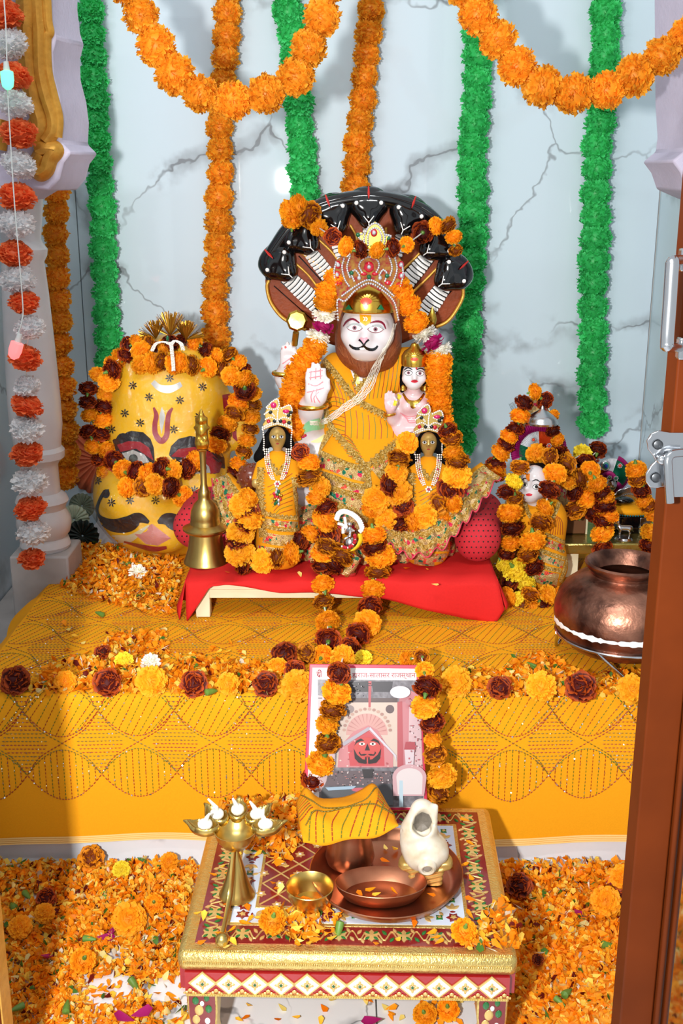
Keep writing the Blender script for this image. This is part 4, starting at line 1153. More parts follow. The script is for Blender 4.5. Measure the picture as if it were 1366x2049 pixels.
flare([(752, 1010, 1.94), (815, 1012, 1.94), (862, 1000, 1.95), (896, 975, 1.97), (925, 952, 2.0), (962, 925, 2.04)], [(775, 1088, 1.89), (820, 1112, 1.885), (880, 1098, 1.89), (925, 1050, 1.915), (960, 1008, 1.95), (1002, 950, 2.02)], 90, ST)
flare([(530, 1010, 1.98), (505, 985, 2.0), (482, 968, 2.03), (458, 945, 2.06)], [(490, 1095, 1.93), (455, 1080, 1.95), (428, 1040, 1.985), (424, 952, 2.03)], 60, ST, folds=6)
# loose cotton thread across the chest
m_thread = mat('raw_cotton', 'e6dfd0', 0.95)
th = thing('cotton_thread', 'loose white cotton thread bundle hanging from the tiara across the robe', 'thread', at(700, 800, 2.0))
for k in range(7):
    d = (k - 3) * 2.2
    pts = [(790 + d * .4, 648), (784 + d * .3, 670), (770 + d * .5, 700), (754 + d, 730), (740 + d, 765 + d), (720 + d * .5, 795 + d), (690, 815 + d * 1.2), (662, 836 + d), (640, 846 + d * .6), (620, 846 + d * .5)]
    P = []
    for x, y in cr(pts, 60):
        z = None
        for b_ in (bR, bM, bH, bB):
            h_, n_ = hit(b_, x, y)
            if h_ is not None and (z is None or h_.y < z.y): z = h_
        P.append((z or at(x, y, 2.0)) + (CAM - (z or at(x, y, 2.0))).normalized() * 0.003)
    for i in range(2): P = [P[0]] + [(P[j - 1] + P[j] * 2 + P[j + 1]) / 4 for j in range(1, len(P) - 1)] + [P[-1]]
    MB().tube([p + V((U(-.0008, .0008), U(-.001, .001), U(-.0008, .0008))) for p in P], 0.0007, 5).build('strand', m_thread, th)

# consort figure seated on the lap
fs = [ell(at(826, 815, 2.02), (0.030, 0.026, 0.034)), cap(at(827, 795, 2.015), at(827, 772, 2.01), 0.012), ell(at(826, 800, 2.02), (0.034, 0.02, 0.014)), ell(at(816, 812, 2.0), (0.014, 0.014, 0.013)), ell(at(840, 812, 2.0), (0.014, 0.014, 0.013)),
      cap(at(800, 800, 2.015), at(786, 840, 2.0), 0.013, 0.010), cap(at(786, 838, 2.0), at(781, 822, 1.985), 0.009, 0.008), cap(at(852, 800, 2.02), at(862, 850, 2.02), 0.013, 0.011), ell(at(826, 860, 2.02), (0.05, 0.04, 0.03))]
lo, hi = bbox([at(765, 765, 1.98), at(870, 880, 2.05)], 0.02)
cb = sdf(blend([blend(fs, 0.008), blend(hand(780, 805, 24, 46, 1.978, 1), 0.002)], 0.005), lo, hi, 0.0024)
CN = cb.build('consort_body', m_pinkskin, ST, angle=0); bN = cb.bvh()
hf = blend([ell(at(828, 750, 2.005), (0.0215, 0.023, 0.027)), ell(at(827, 768, 1.993), (0.013, 0.012, 0.011)), cap(at(829, 748, 1.984), at(829, 757, 1.979), 0.0025, 0.0036), ell(at(813, 758, 1.992), (0.008, 0.008, 0.008)), ell(at(843, 758, 1.992), (0.008, 0.008, 0.008))], 0.007)
lo, hi = bbox([at(800, 715, 1.98), at(856, 785, 2.03)], 0.006)
hm = sdf(hf, lo, hi, 0.0016); hm.build('consort_head', m_marbw, CN, angle=0); b_ = hm.bvh()
eye(b_, 817, 746, 15, 8, CN, m_iris, m_blackm); eye(b_, 840, 747, 15, 8, CN, m_iris, m_blackm)
mb = MB(); strip(mb, b_, [(808, 741), (816, 736), (825, 740)], [1, 2.6, 1.5], 0.001); strip(mb, b_, [(833, 740), (842, 737), (850, 742)], [1.5, 2.6, 1], 0.001); mb.build('consort_brows', m_blackm, CN, angle=0)
mb = MB(); blob(mb, b_, almond(829, 763, 7.5, 3, 14), 0.001, 2); blob(mb, b_, oval(833, 737, 2, 2, 8), 0.001, 1); mb.build('consort_lips', mat('lip_red', 'c8283c', 0.3), CN, angle=0)
hf = blend([ell(at(829, 745, 2.022), (0.026, 0.02, 0.030)), cap(at(806, 755, 2.015), at(804, 782, 2.012), 0.006, 0.004), cap(at(852, 755, 2.015), at(854, 782, 2.012), 0.006, 0.004)], 0.006)
lo, hi = bbox([at(795, 715, 1.99), at(862, 790, 2.04)], 0.008)
sdf(hf, lo, hi, 0.0024).build('consort_hair', m_hair, CN, angle=0)
cr_ = MB().lathe([(0.0235, 0), (0.0245, 0.004), (0.024, 0.018), (0.019, 0.026), (0.010, 0.032), (0.006, 0.04), (0, 0.042)], at(829, 731, 2.008), 24); CC = cr_.build('consort_crown', m_gold, CN)
bc = cr_.bvh(); mb = MB(); blob(mb, bc, almond(829, 719, 8, 4, 12), 0.002, 2); mb.build('crown_jewel', MATS['coral_red'], CC, angle=0)
mb = MB()
for i in range(7): a = math.pi * (.1 + .8 * i / 6); strip(mb, bc, [(829 - 8 * math.cos(a), 715 - 6 * math.sin(a)), (829 - 19 * math.cos(a), 717 - 16 * math.sin(a))], [1.5, 4], 0.002, n=5)
mb.build('crown_relief', m_gold, CC, angle=0)
mb = MB(); strip(mb, bN, [(806, 788), (815, 802), (826, 806), (838, 802), (848, 788)], [4, 6, 8, 6, 4], 0.002, m=3); blob(mb, bN, oval(826, 810, 6, 8, 12), 0.004, 3); mb.build('consort_necklace', m_gold, CN, angle=0)
mb = MB()
for q in range(4): strip(mb, bN, [(800 + q * 4, 826 + q * 3), (820, 834 + q * 4), (846, 826 + q * 5)], 1.6, 0.0007, m=1)
mb.build('consort_drape_lines', m_pink, CN, angle=0)
mb = MB(); strip(mb, bN, [(800, 790), (794, 800), (790, 812)], 9, 0.001, m=3); mb.build('consort_sleeve', mat('sleeve_yellow', 'e8cc30', 0.3), CN, angle=0)
MB().tube([at(779, 829, 1.985) + V((0.0095 * math.cos(a), 0.0095 * math.sin(a), 0.001 * math.cos(a))) for a in [i * math.pi / 12 for i in range(24)]], 0.0026, 8, closed=True).build('consort_bangle', m_gold, CN)
for x in (806, 850): MB().lathe([(0, 0.006), (0.004, 0.002), (0.005, -0.004), (0, -0.006)], at(x, 776, 1.998), 10).build('earring', m_gold, CN)
# ------------------------------------------------------------------ big yellow head in plastic wrap
YH = 2.27
def crum(P, s=1.0):
    return (np.sin(P[..., 0] * 61 * s + 3 * np.sin(P[..., 2] * 37 * s)) * np.sin(P[..., 2] * 53 * s + 2 * np.sin(P[..., 0] * 31 * s + P[..., 1] * 40)))
hc = at(335, 900, YH)
hf0 = blend([ell((hc.x, YH, 0.545), (0.128, 0.11, 0.20)), ell((hc.x - 0.008, YH - 0.005, 0.43), (0.152, 0.125, 0.135)), ell((hc.x + 0.01, YH, 0.66), (0.118, 0.10, 0.11)), 
             ell(at(330, 965, YH - 0.13), (0.026, 0.03, 0.035)), ell(at(478, 845, YH), (0.024, 0.03, 0.062)), ell(at(212, 845, YH), (0.02, 0.03, 0.055)),
             ell(at(262, 1000, YH - 0.09), (0.04, 0.035, 0.04)), ell(at(400, 1000, YH - 0.09), (0.04, 0.035, 0.04)), ell(at(325, 1075, YH - 0.105), (0.04, 0.025, 0.03))], 0.03)
flat = lambda f: (lambda P: np.maximum(f(P), 0.3145 - P[..., 2]))
lo, hi = (hc.x - 0.19, YH - 0.20, 0.29), (hc.x + 0.19, YH + 0.16, 0.80)
hm = sdf(flat(hf0), lo, hi, 0.0055)
YHD = thing('yellow_deity_head', 'large yellow painted deity head with curled moustache, wrapped in clear plastic', 'statue', (hc.x, YH, 0.3145))
hm.build('head', m_yelhead, YHD, angle=0); bY = hm.bvh()
C5 = lambda x, y: (140 + x * 0.2928, 600 + y * 0.2928)
def pt(name, m, fn, parent=YHD, b=bY):
    mb = MB(); fn(mb); return mb.build(name, m, parent, angle=0)
m_grey = mat('silver_paint', 'b9b9b6', 0.35, metal=0.3)
m_mred = mat('dark_red_paint', '97202c', 0.4)
m_charc = mat('charcoal_paint', '1f2026', 0.35)
pt('eye_patch', m_charc, lambda mb: blob(mb, bY, [C5(*p) for p in [(290, 960), (340, 915), (420, 895), (500, 905), (550, 950), (572, 1010), (578, 1110), (540, 1130), (440, 1130), (330, 1090)]], 0.001, 5))
pt('eye_patch', m_charc, lambda mb: blob(mb, bY, [C5(*p) for p in [(675, 1060), (690, 1000), (740, 950), (820, 930), (920, 945), (1000, 990), (1055, 1080), (1060, 1150), (990, 1190), (860, 1190), (740, 1130)]], 0.001, 5))
pt('eyelid', m_mred, lambda mb: blob(mb, bY, [C5(*p) for p in [(320, 990), (400, 965), (480, 970), (540, 1010), (572, 1100), (540, 1050), (470, 1010), (400, 1010), (345, 1040)]], 0.0022, 4))
pt('eyelid', m_mred, lambda mb: blob(mb, bY, [C5(*p) for p in [(690, 1070), (740, 1020), (850, 1005), (960, 1040), (1040, 1120), (1020, 1180), (960, 1190), (900, 1110), (790, 1060)]], 0.0022, 4))
pt('eye_white', m_grey, lambda mb: blob(mb, bY, [C5(*p) for p in [(355, 1050), (430, 1025), (510, 1060), (545, 1110), (470, 1120), (390, 1100)]], 0.0028, 4))
pt('eye_white', m_grey, lambda mb: blob(mb, bY, [C5(*p) for p in [(750, 1100), (800, 1065), (880, 1075), (950, 1140), (960, 1180), (860, 1190), (790, 1150)]], 0.0028, 4))
pt('pupil', m_blackm, lambda mb: blob(mb, bY, oval(*C5(432, 1085), 9, 9, 14), 0.0036, 3))
pt('pupil', m_blackm, lambda mb: blob(mb, bY, oval(*C5(900, 1150), 10, 10, 14), 0.0036, 3))
pt('moustache', m_charc, lambda mb: (strip(mb, bY, [C5(*p) for p in [(270, 1310), (235, 1320), (200, 1380), (185, 1450), (215, 1500), (300, 1540), (400, 1530), (470, 1490), (540, 1520)]], [10, 8, 6, 8, 14, 26, 32, 22, 6], 0.0016, m=5), blob(mb, bY, oval(*C5(245, 1325), 8, 9, 12), 0.002, 2)))
pt('moustache', m_charc, lambda mb: strip(mb, bY, [C5(*p) for p in [(600, 1520), (660, 1500), (740, 1530), (840, 1570), (930, 1540)]], [6, 26, 34, 28, 10], 0.0016, m=5))
pt('mouth', mat('salmon_paint', 'c98078', 0.45), lambda mb: blob(mb, bY, [C5(*p) for p in [(440, 1600), (560, 1530), (650, 1600), (690, 1630), (600, 1680), (520, 1670)]], 0.002, 4))
pt('lower_lip', m_mred, lambda mb: strip(mb, bY, [C5(*p) for p in [(370, 1650), (480, 1680), (580, 1700), (660, 1690)]], [3, 8, 10, 6], 0.0024, m=3))
pt('beard_white', mat('dirty_white_paint', 'd2c6a0', 0.5), lambda mb: strip(mb, bY, [C5(*p) for p in [(230, 1610), (330, 1640), (420, 1625), (540, 1540)]], [6, 20, 14, 3], 0.0012, m=4))
pt('tilak_red', m_mred, lambda mb: (strip(mb, bY, [C5(*p) for p in [(572, 735), (590, 790), (580, 850), (585, 920), (625, 965), (660, 925), (665, 850), (675, 780), (700, 738)]], [4, 9, 10, 11, 12, 11, 10, 9, 4], 0.0012, m=3)))
pt('tilak_silver', m_grey, lambda mb: blob(mb, bY, [C5(*p) for p in [(628, 730), (650, 790), (640, 850), (625, 920), (612, 850), (610, 790)]], 0.0014, 3))
pt('crescent', m_grey, lambda mb: strip(mb, bY, [C5(*p) for p in [(565, 560), (610, 600), (665, 612), (715, 600), (760, 575)]], [10, 13, 15, 13, 10], 0.0012, m=3))
pt('ear_lining', m_mred, lambda mb: blob(mb, bY, [C5(*p) for p in [(1040, 650), (1090, 640), (1110, 700), (1150, 820), (1150, 980), (1110, 940), (1050, 760)]], 0.0015, 4))
for x, y in [(430, 585), (540, 665), (750, 685), (905, 595), (680, 535), (375, 775), (480, 840), (880, 795), (708, 885), (190, 1235), (285, 1385), (410, 1370), (585, 1370), (790, 1430), (850, 1300), (285, 885)]:
    cx, cy = C5(x, y)
    def star(mb, cx=cx, cy=cy):
        for a in range(7):
            an = a * math.pi * 2 / 7 + 0.3; strip(mb, bY, [(cx + 2.5 * math.cos(an), cy + 2.5 * math.sin(an)), (cx + 5 * math.cos(an), cy + 5 * math.sin(an)), (cx + 9 * math.cos(an), cy + 9 * math.sin(an))], [1, 3.4, 1], 0.0012, n=4, m=1)
        blob(mb, bY, oval(cx, cy, 2.4, 2.4, 8), 0.0013, 1)
    pt('star', m_charc, star)
# clear plastic wrap
mw = bpy.data.materials.new('clear_wrap'); mw.use_nodes = True
N = mw.node_tree.nodes; L = mw.node_tree.links; N.remove(N['Principled BSDF'])
tb = N.new('ShaderNodeBsdfTransparent'); tb.inputs[0].default_value = (0.97, 0.97, 0.96, 1)
gb_ = N.new('ShaderNodeBsdfGlossy'); gb_.inputs['Roughness'].default_value = 0.08
lw = N.new('ShaderNodeLayerWeight'); lw.inputs[0].default_value = 0.25
mr = N.new('ShaderNodeMapRange'); mr.inputs[3].default_value = 0.07; mr.inputs[4].default_value = 0.4
mxs = N.new('ShaderNodeMixShader'); L.new(lw.outputs['Facing'], mr.inputs[0]); L.new(mr.outputs[0], mxs.inputs[0]); L.new(tb.outputs[0], mxs.inputs[1]); L.new(gb_.outputs[0], mxs.inputs[2])
tc = N.new('ShaderNodeTexCoord'); vo = N.new('ShaderNodeTexNoise'); vo.inputs['Scale'].default_value = 24; vo.inputs['Detail'].default_value = 6; L.new(tc.outputs['Object'], vo.inputs['Vector'])
bp = N.new('ShaderNodeBump'); bp.inputs['Strength'].default_value = 1.0; bp.inputs['Distance'].default_value = 0.03; L.new(vo.outputs[0], bp.inputs['Height']); L.new(bp.outputs[0], gb_.inputs['Normal'])
L.new(mxs.outputs[0], N['Material Output'].inputs[0])
wf = flat(lambda P: hf0(P) - 0.006 - 0.0035 * crum(P, 0.9))
sdf(wf, (lo[0] - .01, lo[1] - .01, lo[2]), (hi[0] + .01, hi[1], hi[2] + .01), 0.0075).build('plastic_wrap', mw, YHD, angle=0)
# tinsel and pearl ornament on its top
m_tin = mat('gold_tinsel', 'b8862a', 0.3, metal=0.9)
tn = thing('tinsel_ornament', 'gold tinsel fan with a pearl string on top of the yellow head', 'ornament', at(345, 690, YH - 0.06))
for cx, cy, R, a0, a1 in ((340, 672, 46, 200, 340), (312, 678, 36, 170, 300), (372, 680, 36, 230, 350), (290, 688, 20, 160, 230)):
    mb = MB()
    for i in range(190):
        a = math.radians(U(a0, a1)); r = R * U(0.75, 1.1); p = at(cx, cy, YH - 0.05); q = at(cx + r * math.cos(a), cy + r * math.sin(a), YH - 0.05 + U(-.015, .015)); s = V((-math.sin(a), 0, math.cos(a))) * 0.0009
        mb.add([p - s * .5, p + s * .5, q + s, q - s], [(0, 1, 2, 3)])
    mb.build('tinsel_fan', m_tin, tn, smooth=False)
pb = MB()
for pts in ([(342, 686), (344, 705), (346, 725), (347, 742)], [(342, 690), (328, 684), (312, 688), (304, 702)], [(342, 690), (350, 682), (362, 688), (366, 700)]):
    for d in (-2.5, 0, 2.5): addbeads(pb, [p + V((0, U(-.002, .002), 0)) for p in pxline([(x + d, y) for x, y in pts], YH - 0.125, 80)], 0.0017, 0.0034)
o = pb.build('pearl_string', m_pearl, tn, angle=0)
mb = MB(); gem(mb, at(335, 677, YH - 0.13), 0.003, 0.006); mb.build('green_stone', m_gemg, tn)
# garlands on the head
def tr5(s, d=(), Y=None):
    return [(C5(x, y)[0], C5(x, y)[1], t) + tuple(d) for x, y, t in s]
GM = 'fresh marigold garlands'
garland('marigold_garland', 'marigold garland draped over the yellow head, down its left side and across the nose', tr5([(700, 440, 'o'), (620, 420, 'm'), (560, 430, 'o'), (490, 440, 'o'), (490, 350, 'o'), (405, 330, 'd'), (350, 400, 'o'), (288, 480, 'd'), (265, 555, 'o'), (255, 645, 'o'), (235, 735, 'd'), (228, 820, 'o'), (215, 920, 'd'), (255, 1025, 'o'), (300, 1100, 'd'), (362, 1160, 'o'), (450, 1180, 'd'), (530, 1190, 'o'), (625, 1150, 'd'), (700, 1165, 'o'), (800, 1150, 'd'), (855, 1100, 'o')]), Y=YH - 0.09, r=22, b=bY, lift=0.85, group=GM)
garland('marigold_garland', 'short marigold strand under the nose of the yellow head', tr5([(390, 1280, 'o'), (500, 1275, 'm'), (585, 1260, 'o'), (685, 1280, 'd'), (770, 1345, 'o')]), Y=YH - 0.12, r=23, b=bY, lift=1.0, group=GM)
garland('marigold_garland', 'marigold garland down the right cheek of the yellow head', tr5([(745, 425, 'o'), (830, 445, 'm'), (940, 460, 'o'), (1030, 470, 'm'), (1100, 520, 'o'), (1190, 545, 'o'), (1195, 620, 'd'), (1150, 700, 'o'), (1125, 775, 'm'), (1070, 850, 'o'), (1020, 920, 'd'), (1000, 990, 'o')]), Y=YH - 0.08, r=22, b=bY, lift=0.85, group=GM)
garland('marigold_garland', 'outer marigold garland behind the right ear of the yellow head', tr5([(760, 300, 'd'), (850, 300, 'o'), (920, 345, 'd'), (1000, 385, 'o'), (1090, 375, 'm'), (1150, 430, 'o'), (1180, 480, 'd'), (1225, 560, 'o'), (1250, 640, 'o'), (1250, 720, 'm'), (1240, 800, 'o'), (1230, 880, 'm'), (1210, 960, 'o'), (1190, 1040, 'm'), (1150, 1120, 'o'), (1115, 1190, 'd')]), Y=YH - 0.03, r=19, group=GM)
garland('marigold_garland', 'outer marigold garland behind the left ear of the yellow head', tr5([(690, 290, 'd'), (640, 330, 'o'), (590, 340, 'd'), (530, 300, 'm'), (455, 290, 'o'), (380, 380, 'd'), (280, 440, 'o'), (190, 510, 'o'), (125, 605, 'd'), (120, 700, 'd'), (135, 785, 'o'), (130, 900, 'd'), (160, 1000, 'o'), (200, 1090, 'd'), (240, 1170, 'o'), (310, 1240, 'd')]), Y=YH - 0.06, r=18, group=GM)
# paper rosettes left of the head
def rosette(name, label, x, y, r, Y, m, n=22, amp=0.006, parent=None, a0=0, a1=360, hub=None, tiltx=0.0):
    p = at(x, y, Y); k = mpp(p); rows = []; st = n * 4
    for i in range(st + 1):
        a = math.radians(a0 + (a1 - a0) * i / st); z = amp * (1 if i % 4 < 2 else -1) * (1 if i % 2 else .6)
        rows.append([p + V((math.cos(a) * r * k * t, z * t - 0.5 * tiltx * t, math.sin(a) * r * k * t * 1.0)) for t in (0.06, 0.35, 0.7, 1.0)])
    mb = MB(); mb.grid(rows)
    o = mb.build(name, m, parent, angle=20, solid=0.0006)
    if label: tag(o, label, 'rosette', 'folded paper rosettes')
    return o
m_salm = mat('salmon_paper', 'ef7a4e', 0.7, trans=0.2); m_pale = mat('pale_green_paper', 'cfd8bd', 0.7, trans=0.2); m_gg = mat('grey_green_paper', '8e9a86', 0.7); m_dkp = mat('dark_green_paper', '18241f', 0.6)
rosette('paper_rosette', 'large salmon pleated paper fan behind the left cheek of the yellow head', 198, 920, 72, 2.592, m_salm, 24)
rosette('paper_rosette', 'pale green pleated paper rosette at the foot of the yellow head', 148, 1040, 31, 2.30, m_pale, 20, 0.003)
rosette('paper_rosette', 'grey-green pleated paper rosette behind the pale green one', 164, 1012, 26, 2.36, m_gg, 18, 0.003)
rosette('paper_rosette', 'dark green pleated paper rosette beside the yellow head on the altar', 165, 1072, 33, 2.27, m_dkp, 16, 0.006)

# ------------------------------------------------------------------ brass hand bell
k = 0.000935; bc = V((at(411, 1138, 1.935).x, 1.955, BT + 0.004))
bl = thing('brass_bell', 'brass hand bell with a figured handle on the red cloth', 'bell', bc)
MB().lathe([(0.043, 0.0), (0.0425, 0.003), (0.040, 0.008), (0.034, 0.026), (0.031, 0.045), (0.030, 0.056), (0.038, 0.060), (0.042, 0.064), (0.042, 0.067), (0.036, 0.070), (0.028, 0.074), (0.0275, 0.080), (0.0268, 0.084), (0.0272, 0.086), (0.0255, 0.100), (0.020, 0.112), (0.013, 0.119), (0.0112, 0.122), (0.0112, 0.128), (0.0115, 0.133), (0.0098, 0.138), (0.0, 0.138)], bc, 44).build('bell_body', m_brass, bl)
MB().lathe([(0.0098, 0.136), (0.0078, 0.142), (0.0060, 0.150), (0.0055, 0.18), (0.006, 0.205), (0.0075, 0.212), (0, 0.213)], bc, 20).build('handle', m_brass, bl)
tz = bc.z + 0.21
hf = blend([rbox((bc.x, bc.y, tz + 0.035), (0.011, 0.005, 0.03), 0.003), ell((bc.x, bc.y - 0.003, tz + 0.018), (0.013, 0.006, 0.011)), ell((bc.x, bc.y - 0.004, tz + 0.04), (0.009, 0.007, 0.014)), ell((bc.x, bc.y - 0.005, tz + 0.060), (0.006, 0.006, 0.007)), cap((bc.x, bc.y, tz + 0.06), (bc.x, bc.y, tz + 0.078), 0.009, 0.002), ell((bc.x - .012, bc.y, tz + 0.045), .003), ell((bc.x + .012, bc.y, tz + 0.045), .003), ell((bc.x - .006, bc.y - .005, tz + 0.026), .004), ell((bc.x + .006, bc.y - .005, tz + 0.026), .004)], 0.004)
sdf(hf, (bc.x - .03, bc.y - .025, tz - .01), (bc.x + .03, bc.y + .02, tz + .09), 0.0015).build('figured_finial', m_gold, bl, angle=0)

# ------------------------------------------------------------------ red dotted bolsters
m_bol = mat('red_velvet', 'c22430', 0.9, var=0.2, vscale=200)
for a, b_, r, lb, xs in ((at(955, 1082, 1.955), at(962, 1045, 2.12), 0.043, 'red bolster cushion with black polka dots at the right end of the stool', (905, 1010)), (at(392, 1075, 2.03), at(420, 1035, 2.2), 0.043, 'red bolster cushion with black polka dots behind the brass bell', (345, 450))):
    a = V((a.x, a.y, BT + 0.006 + r)); b_ = V((b_.x, b_.y, BT + 0.006 + r))
    rt = thing('bolster', lb, 'cushion', (a.x, a.y, BT + 0.005), 'red dotted bolsters')
    lo, hi = bbox([a, b_], r + 0.01)
    m_ = sdf(cap(a, b_, r), lo, hi, 0.005); m_.build('cover', m_bol, rt, angle=0); bb = m_.bvh()
    dm = MB()
    for i in range(12):
        for j in range(14):
            x = xs[0] + i * 9.5 + (j % 2) * 4.7; y = 985 + j * 11
            h_, n_ = hit(bb, x, y)
            if h_ is not None and n_.dot((CAM - h_).normalized()) > 0.2: blob(dm, bb, oval(x, y, 1.7, 1.7, 6), 0.0006, 1)
    o = dm.build('polka_dots', m_blackm, rt, angle=0); o['kind'] = 'stuff'

# ------------------------------------------------------------------ two small brass figures
def brass_figure(ox, oy, Y, label, skirt=True):
    q = lambda x, y, dy=0.0: at(ox + x, oy + y, Y + dy)       # picture offsets from the face centre
    P2 = lambda x, y: (ox + x, oy + y)
    k = mpp(q(0, 0))
    root = thing('brass_figurine', label, 'statue', (q(0, 0).x, Y, BT + 0.004), 'small dressed brass figurines')
    hf = blend([ell(q(0, 0), (17 * k, 17 * k, 22 * k)), ell(q(0, 14, -.003), (10 * k, 9 * k, 9 * k)), cap(q(0, -4, -.0155), q(0, 5, -.0175), 2 * k, 3 * k), cap(q(0, 20), q(0, 40, .002), 9 * k, 9 * k), ell(q(0, 48), (22 * k, 14 * k, 12 * k))], 6 * k)
    lo, hi = bbox([q(-28, -30), q(28, 60)], 0.02)
    hm = sdf(hf, lo, hi, 0.0018); hm.build('face', m_brassd, root, angle=0); b = hm.bvh()
    for s in (-1, 1): eye(b, ox + s * 8, oy - 1, 8, 5, root, m_blackm, m_blackm, pupil=False)
    mb = MB(); blob(mb, b, almond(ox, oy + 13, 3.6, 1.3, 10), 0.0008, 1); mb.build('lips', m_mred, root, angle=0)
    hf = blend([ell(q(0, -2, .012), (22 * k, 16 * k, 27 * k)), cap(q(-20, 0, .006), q(-36, 42, .006), 9 * k, 11 * k), cap(q(20, 0, .006), q(34, 40, .006), 9 * k, 11 * k), ell(q(-36, 38, .004), 10 * k), ell(q(35, 36, .004), 10 * k)], 8 * k)
    lo, hi = bbox([q(-50, -40), q(50, 60)], 0.02)
    sdf(hf, lo, hi, 0.0028).build('hair', m_hair, root, angle=0)
    # robe: narrow shoulders, widening to the hem
    bot = (BT + 0.004 - q(0, 0).z) / k
    fs = [cap(q(0, 50), q(-2, 120, -.01), 26 * k, 40 * k), cap(q(-2, 120, -.01), V((q(0, 0).x, Y - .01, BT + 0.035)), 40 * k, 48 * k), cap(q(-30, 55), q(-40, 85, -.012), 13 * k, 12 * k), cap(q(30, 55), q(38, 85, -.012), 13 * k, 12 * k)]
    lo, hi = bbox([q(-62, 30), q(62, 220)], 0.05)
    rb = sdf(lambda P: np.maximum(blend(fs, 14 * k)(P), BT + 0.004 - P[..., 2]), (lo[0], Y - .08, BT - .01), (hi[0], Y + .07, hi[2]), 0.0034)
    R = rb.build('robe', m_robe, root, angle=0); br_ = rb.bvh()
    tr = MB()
    for pts, w in (([P2(-22, 45), P2(-8, 62), P2(2, 75)], 8), ([P2(22, 45), P2(10, 60), P2(2, 75)], 8), ([P2(-34, 60), P2(-36, 100), P2(-32, 150), P2(-30, 200)], 12), ([P2(32, 80), P2(36, 120), P2(42, 165)], 9), ([P2(-28, 152), P2(5, 160), P2(40, 162)], 7), ([P2(-30, 178), P2(5, 185), P2(44, 186)], 6)):
        strip(tr, br_, pts, w, 0.0022, m=3)
        Q = cr(pts, max(5, int(sum(math.dist(pts[i], pts[i + 1]) for i in range(len(pts) - 1)) / 7)))
        for i in range(len(Q) - 1):
            (x0, y0), (x1, y1) = Q[i], Q[i + 1]; l = math.dist(Q[i], Q[i + 1]) or 1; nx, ny = (y1 - y0) / l, -(x1 - x0) / l
            h3 = [hit(br_, *z)[0] for z in ((x0 + nx * w * .45, y0 + ny * w * .45), (x1 + nx * w * .45, y1 + ny * w * .45), ((x0 + x1) / 2 + nx * w * .95, (y0 + y1) / 2 + ny * w * .95))]
            if None not in h3 and (h3[0] - h3[2]).length < 0.03: tr.add([p + (CAM - p).normalized() * 0.003 for p in h3], [(0, 1, 2)])
    tr.build('gold_lace', m_goldtrim, R, angle=0)
    mb = MB()
    for pts, w in (([P2(-26, 168), P2(5, 173), P2(40, 175)], 12), ([P2(-28, 200), P2(5, 206), P2(44, 206)], 22), ([P2(-40, 228), P2(5, 234), P2(50, 232)], 24)): strip(mb, br_, pts, w, 0.0014, m=3)
    mb.build('brocade_border', m_brocade, R, angle=0)
    s0, s1 = MB(), MB()
    for i in range(9): strip((s0, s1)[i % 2], br_, [P2(-20 + i * 2, 100 + i * 8), P2(5, 88 + i * 8), P2(30, 72 + i * 9)], 1.2, 0.0008, m=1)
    s0.build('red_stitching', m_thr_r, R, angle=0); s1.build('green_stitching', m_thr_g, R, angle=0)
    pe, pr = MB(), MB()
    for s in (-1, 1):
        for d in (-4, 0, 4):
            L_ = []
            for x, y in cr([P2(s * 22 + d, 24), P2(s * 20 + d, 50), P2(s * 14 + d, 72), P2(s * 8 + d * .6, 86)], 70):
                h_, n_ = hit(br_, x, y); L_.append(h_ + (CAM - h_).normalized() * 0.0035 if h_ is not None else at(x, y, Y - 0.02))
            addbeads(pe, L_, 0.0016, 0.0034)
        for y in (34, 52, 70):
            h_, n_ = hit(br_, ox + s * 18, oy + y)
            gem(pr, (h_ if h_ is not None else q(s * 18, y)) + V((0, -.005, 0)), 0.002, 0.002)
    h_, n_ = hit(br_, ox, oy + 92)
    for a in range(6): pe.ball((h_ or q(0, 92)) + V((0.0045 * math.cos(a), -.004, 0.0045 * math.sin(a))), 0.0022, 6, 4)
    pe.build('pearl_necklace', m_pearl, root, angle=0); gem(pr, (h_ or q(0, 92)) + V((0, -.006, 0)), 0.0022, 0.0022); pr.build('necklace_stones', m_gemm, root)
    # hands
    for s in (-1, 1):
        MB().ball(q(s * 44, 92, -.02), (8 * k, 7 * k, 10 * k), 10, 7).build('hand', m_brassd, root)
    # crown
    Yc = Y - 0.012
    def pl(pts, d=0.0, t=0.004):
        f = [at(ox + x, oy + y, Yc + d) for x, y in pts]; return f, [p + V((0, t, 0)) for p in f]
    f, g = pl([(-28, -14), (-30, -26), (-24, -34), (-26, -48), (-20, -62), (-8, -74), (0, -77), (2, -62), (10, -60), (24, -66), (30, -52), (28, -36), (30, -26), (30, -14), (14, -20), (0, -24), (-14, -20)])
    CRm = MB().prism(f, g).build('crown', mat('crown_gilt', 'd9b866', 0.3, metal=0.8, var=0.4, vscale=400, col2='a98438'), root, fix=True, bevel=0.001)
    rh = MB()
    for pts in ([(-30, -16), (-14, -24), (0, -27), (14, -24), (31, -16)], [(-30, -20), (-14, -28), (0, -31), (14, -28), (31, -20)], [(-22, -60), (-10, -72), (0, -76), (3, -62), (-6, -56), (-22, -58)], [(8, -58), (24, -64), (29, -52), (24, -44), (10, -50)], [(-26, -46), (-16, -52), (-6, -42)], [(-24, -36), (-12, -40), (0, -34), (12, -40), (26, -36)], [(0, -34), (0, -46), (2, -58)]):
        addbeads(rh, pxline([P2(*z) for z in pts], Yc - 0.002, 90), 0.0017, 0.0031)
    for s in (-1, 1): addbeads(rh, pxline([P2(s * 29, -14), P2(s * 27, 8), P2(s * 28, 26)], Y - .018, 50), 0.0016, 0.0034)
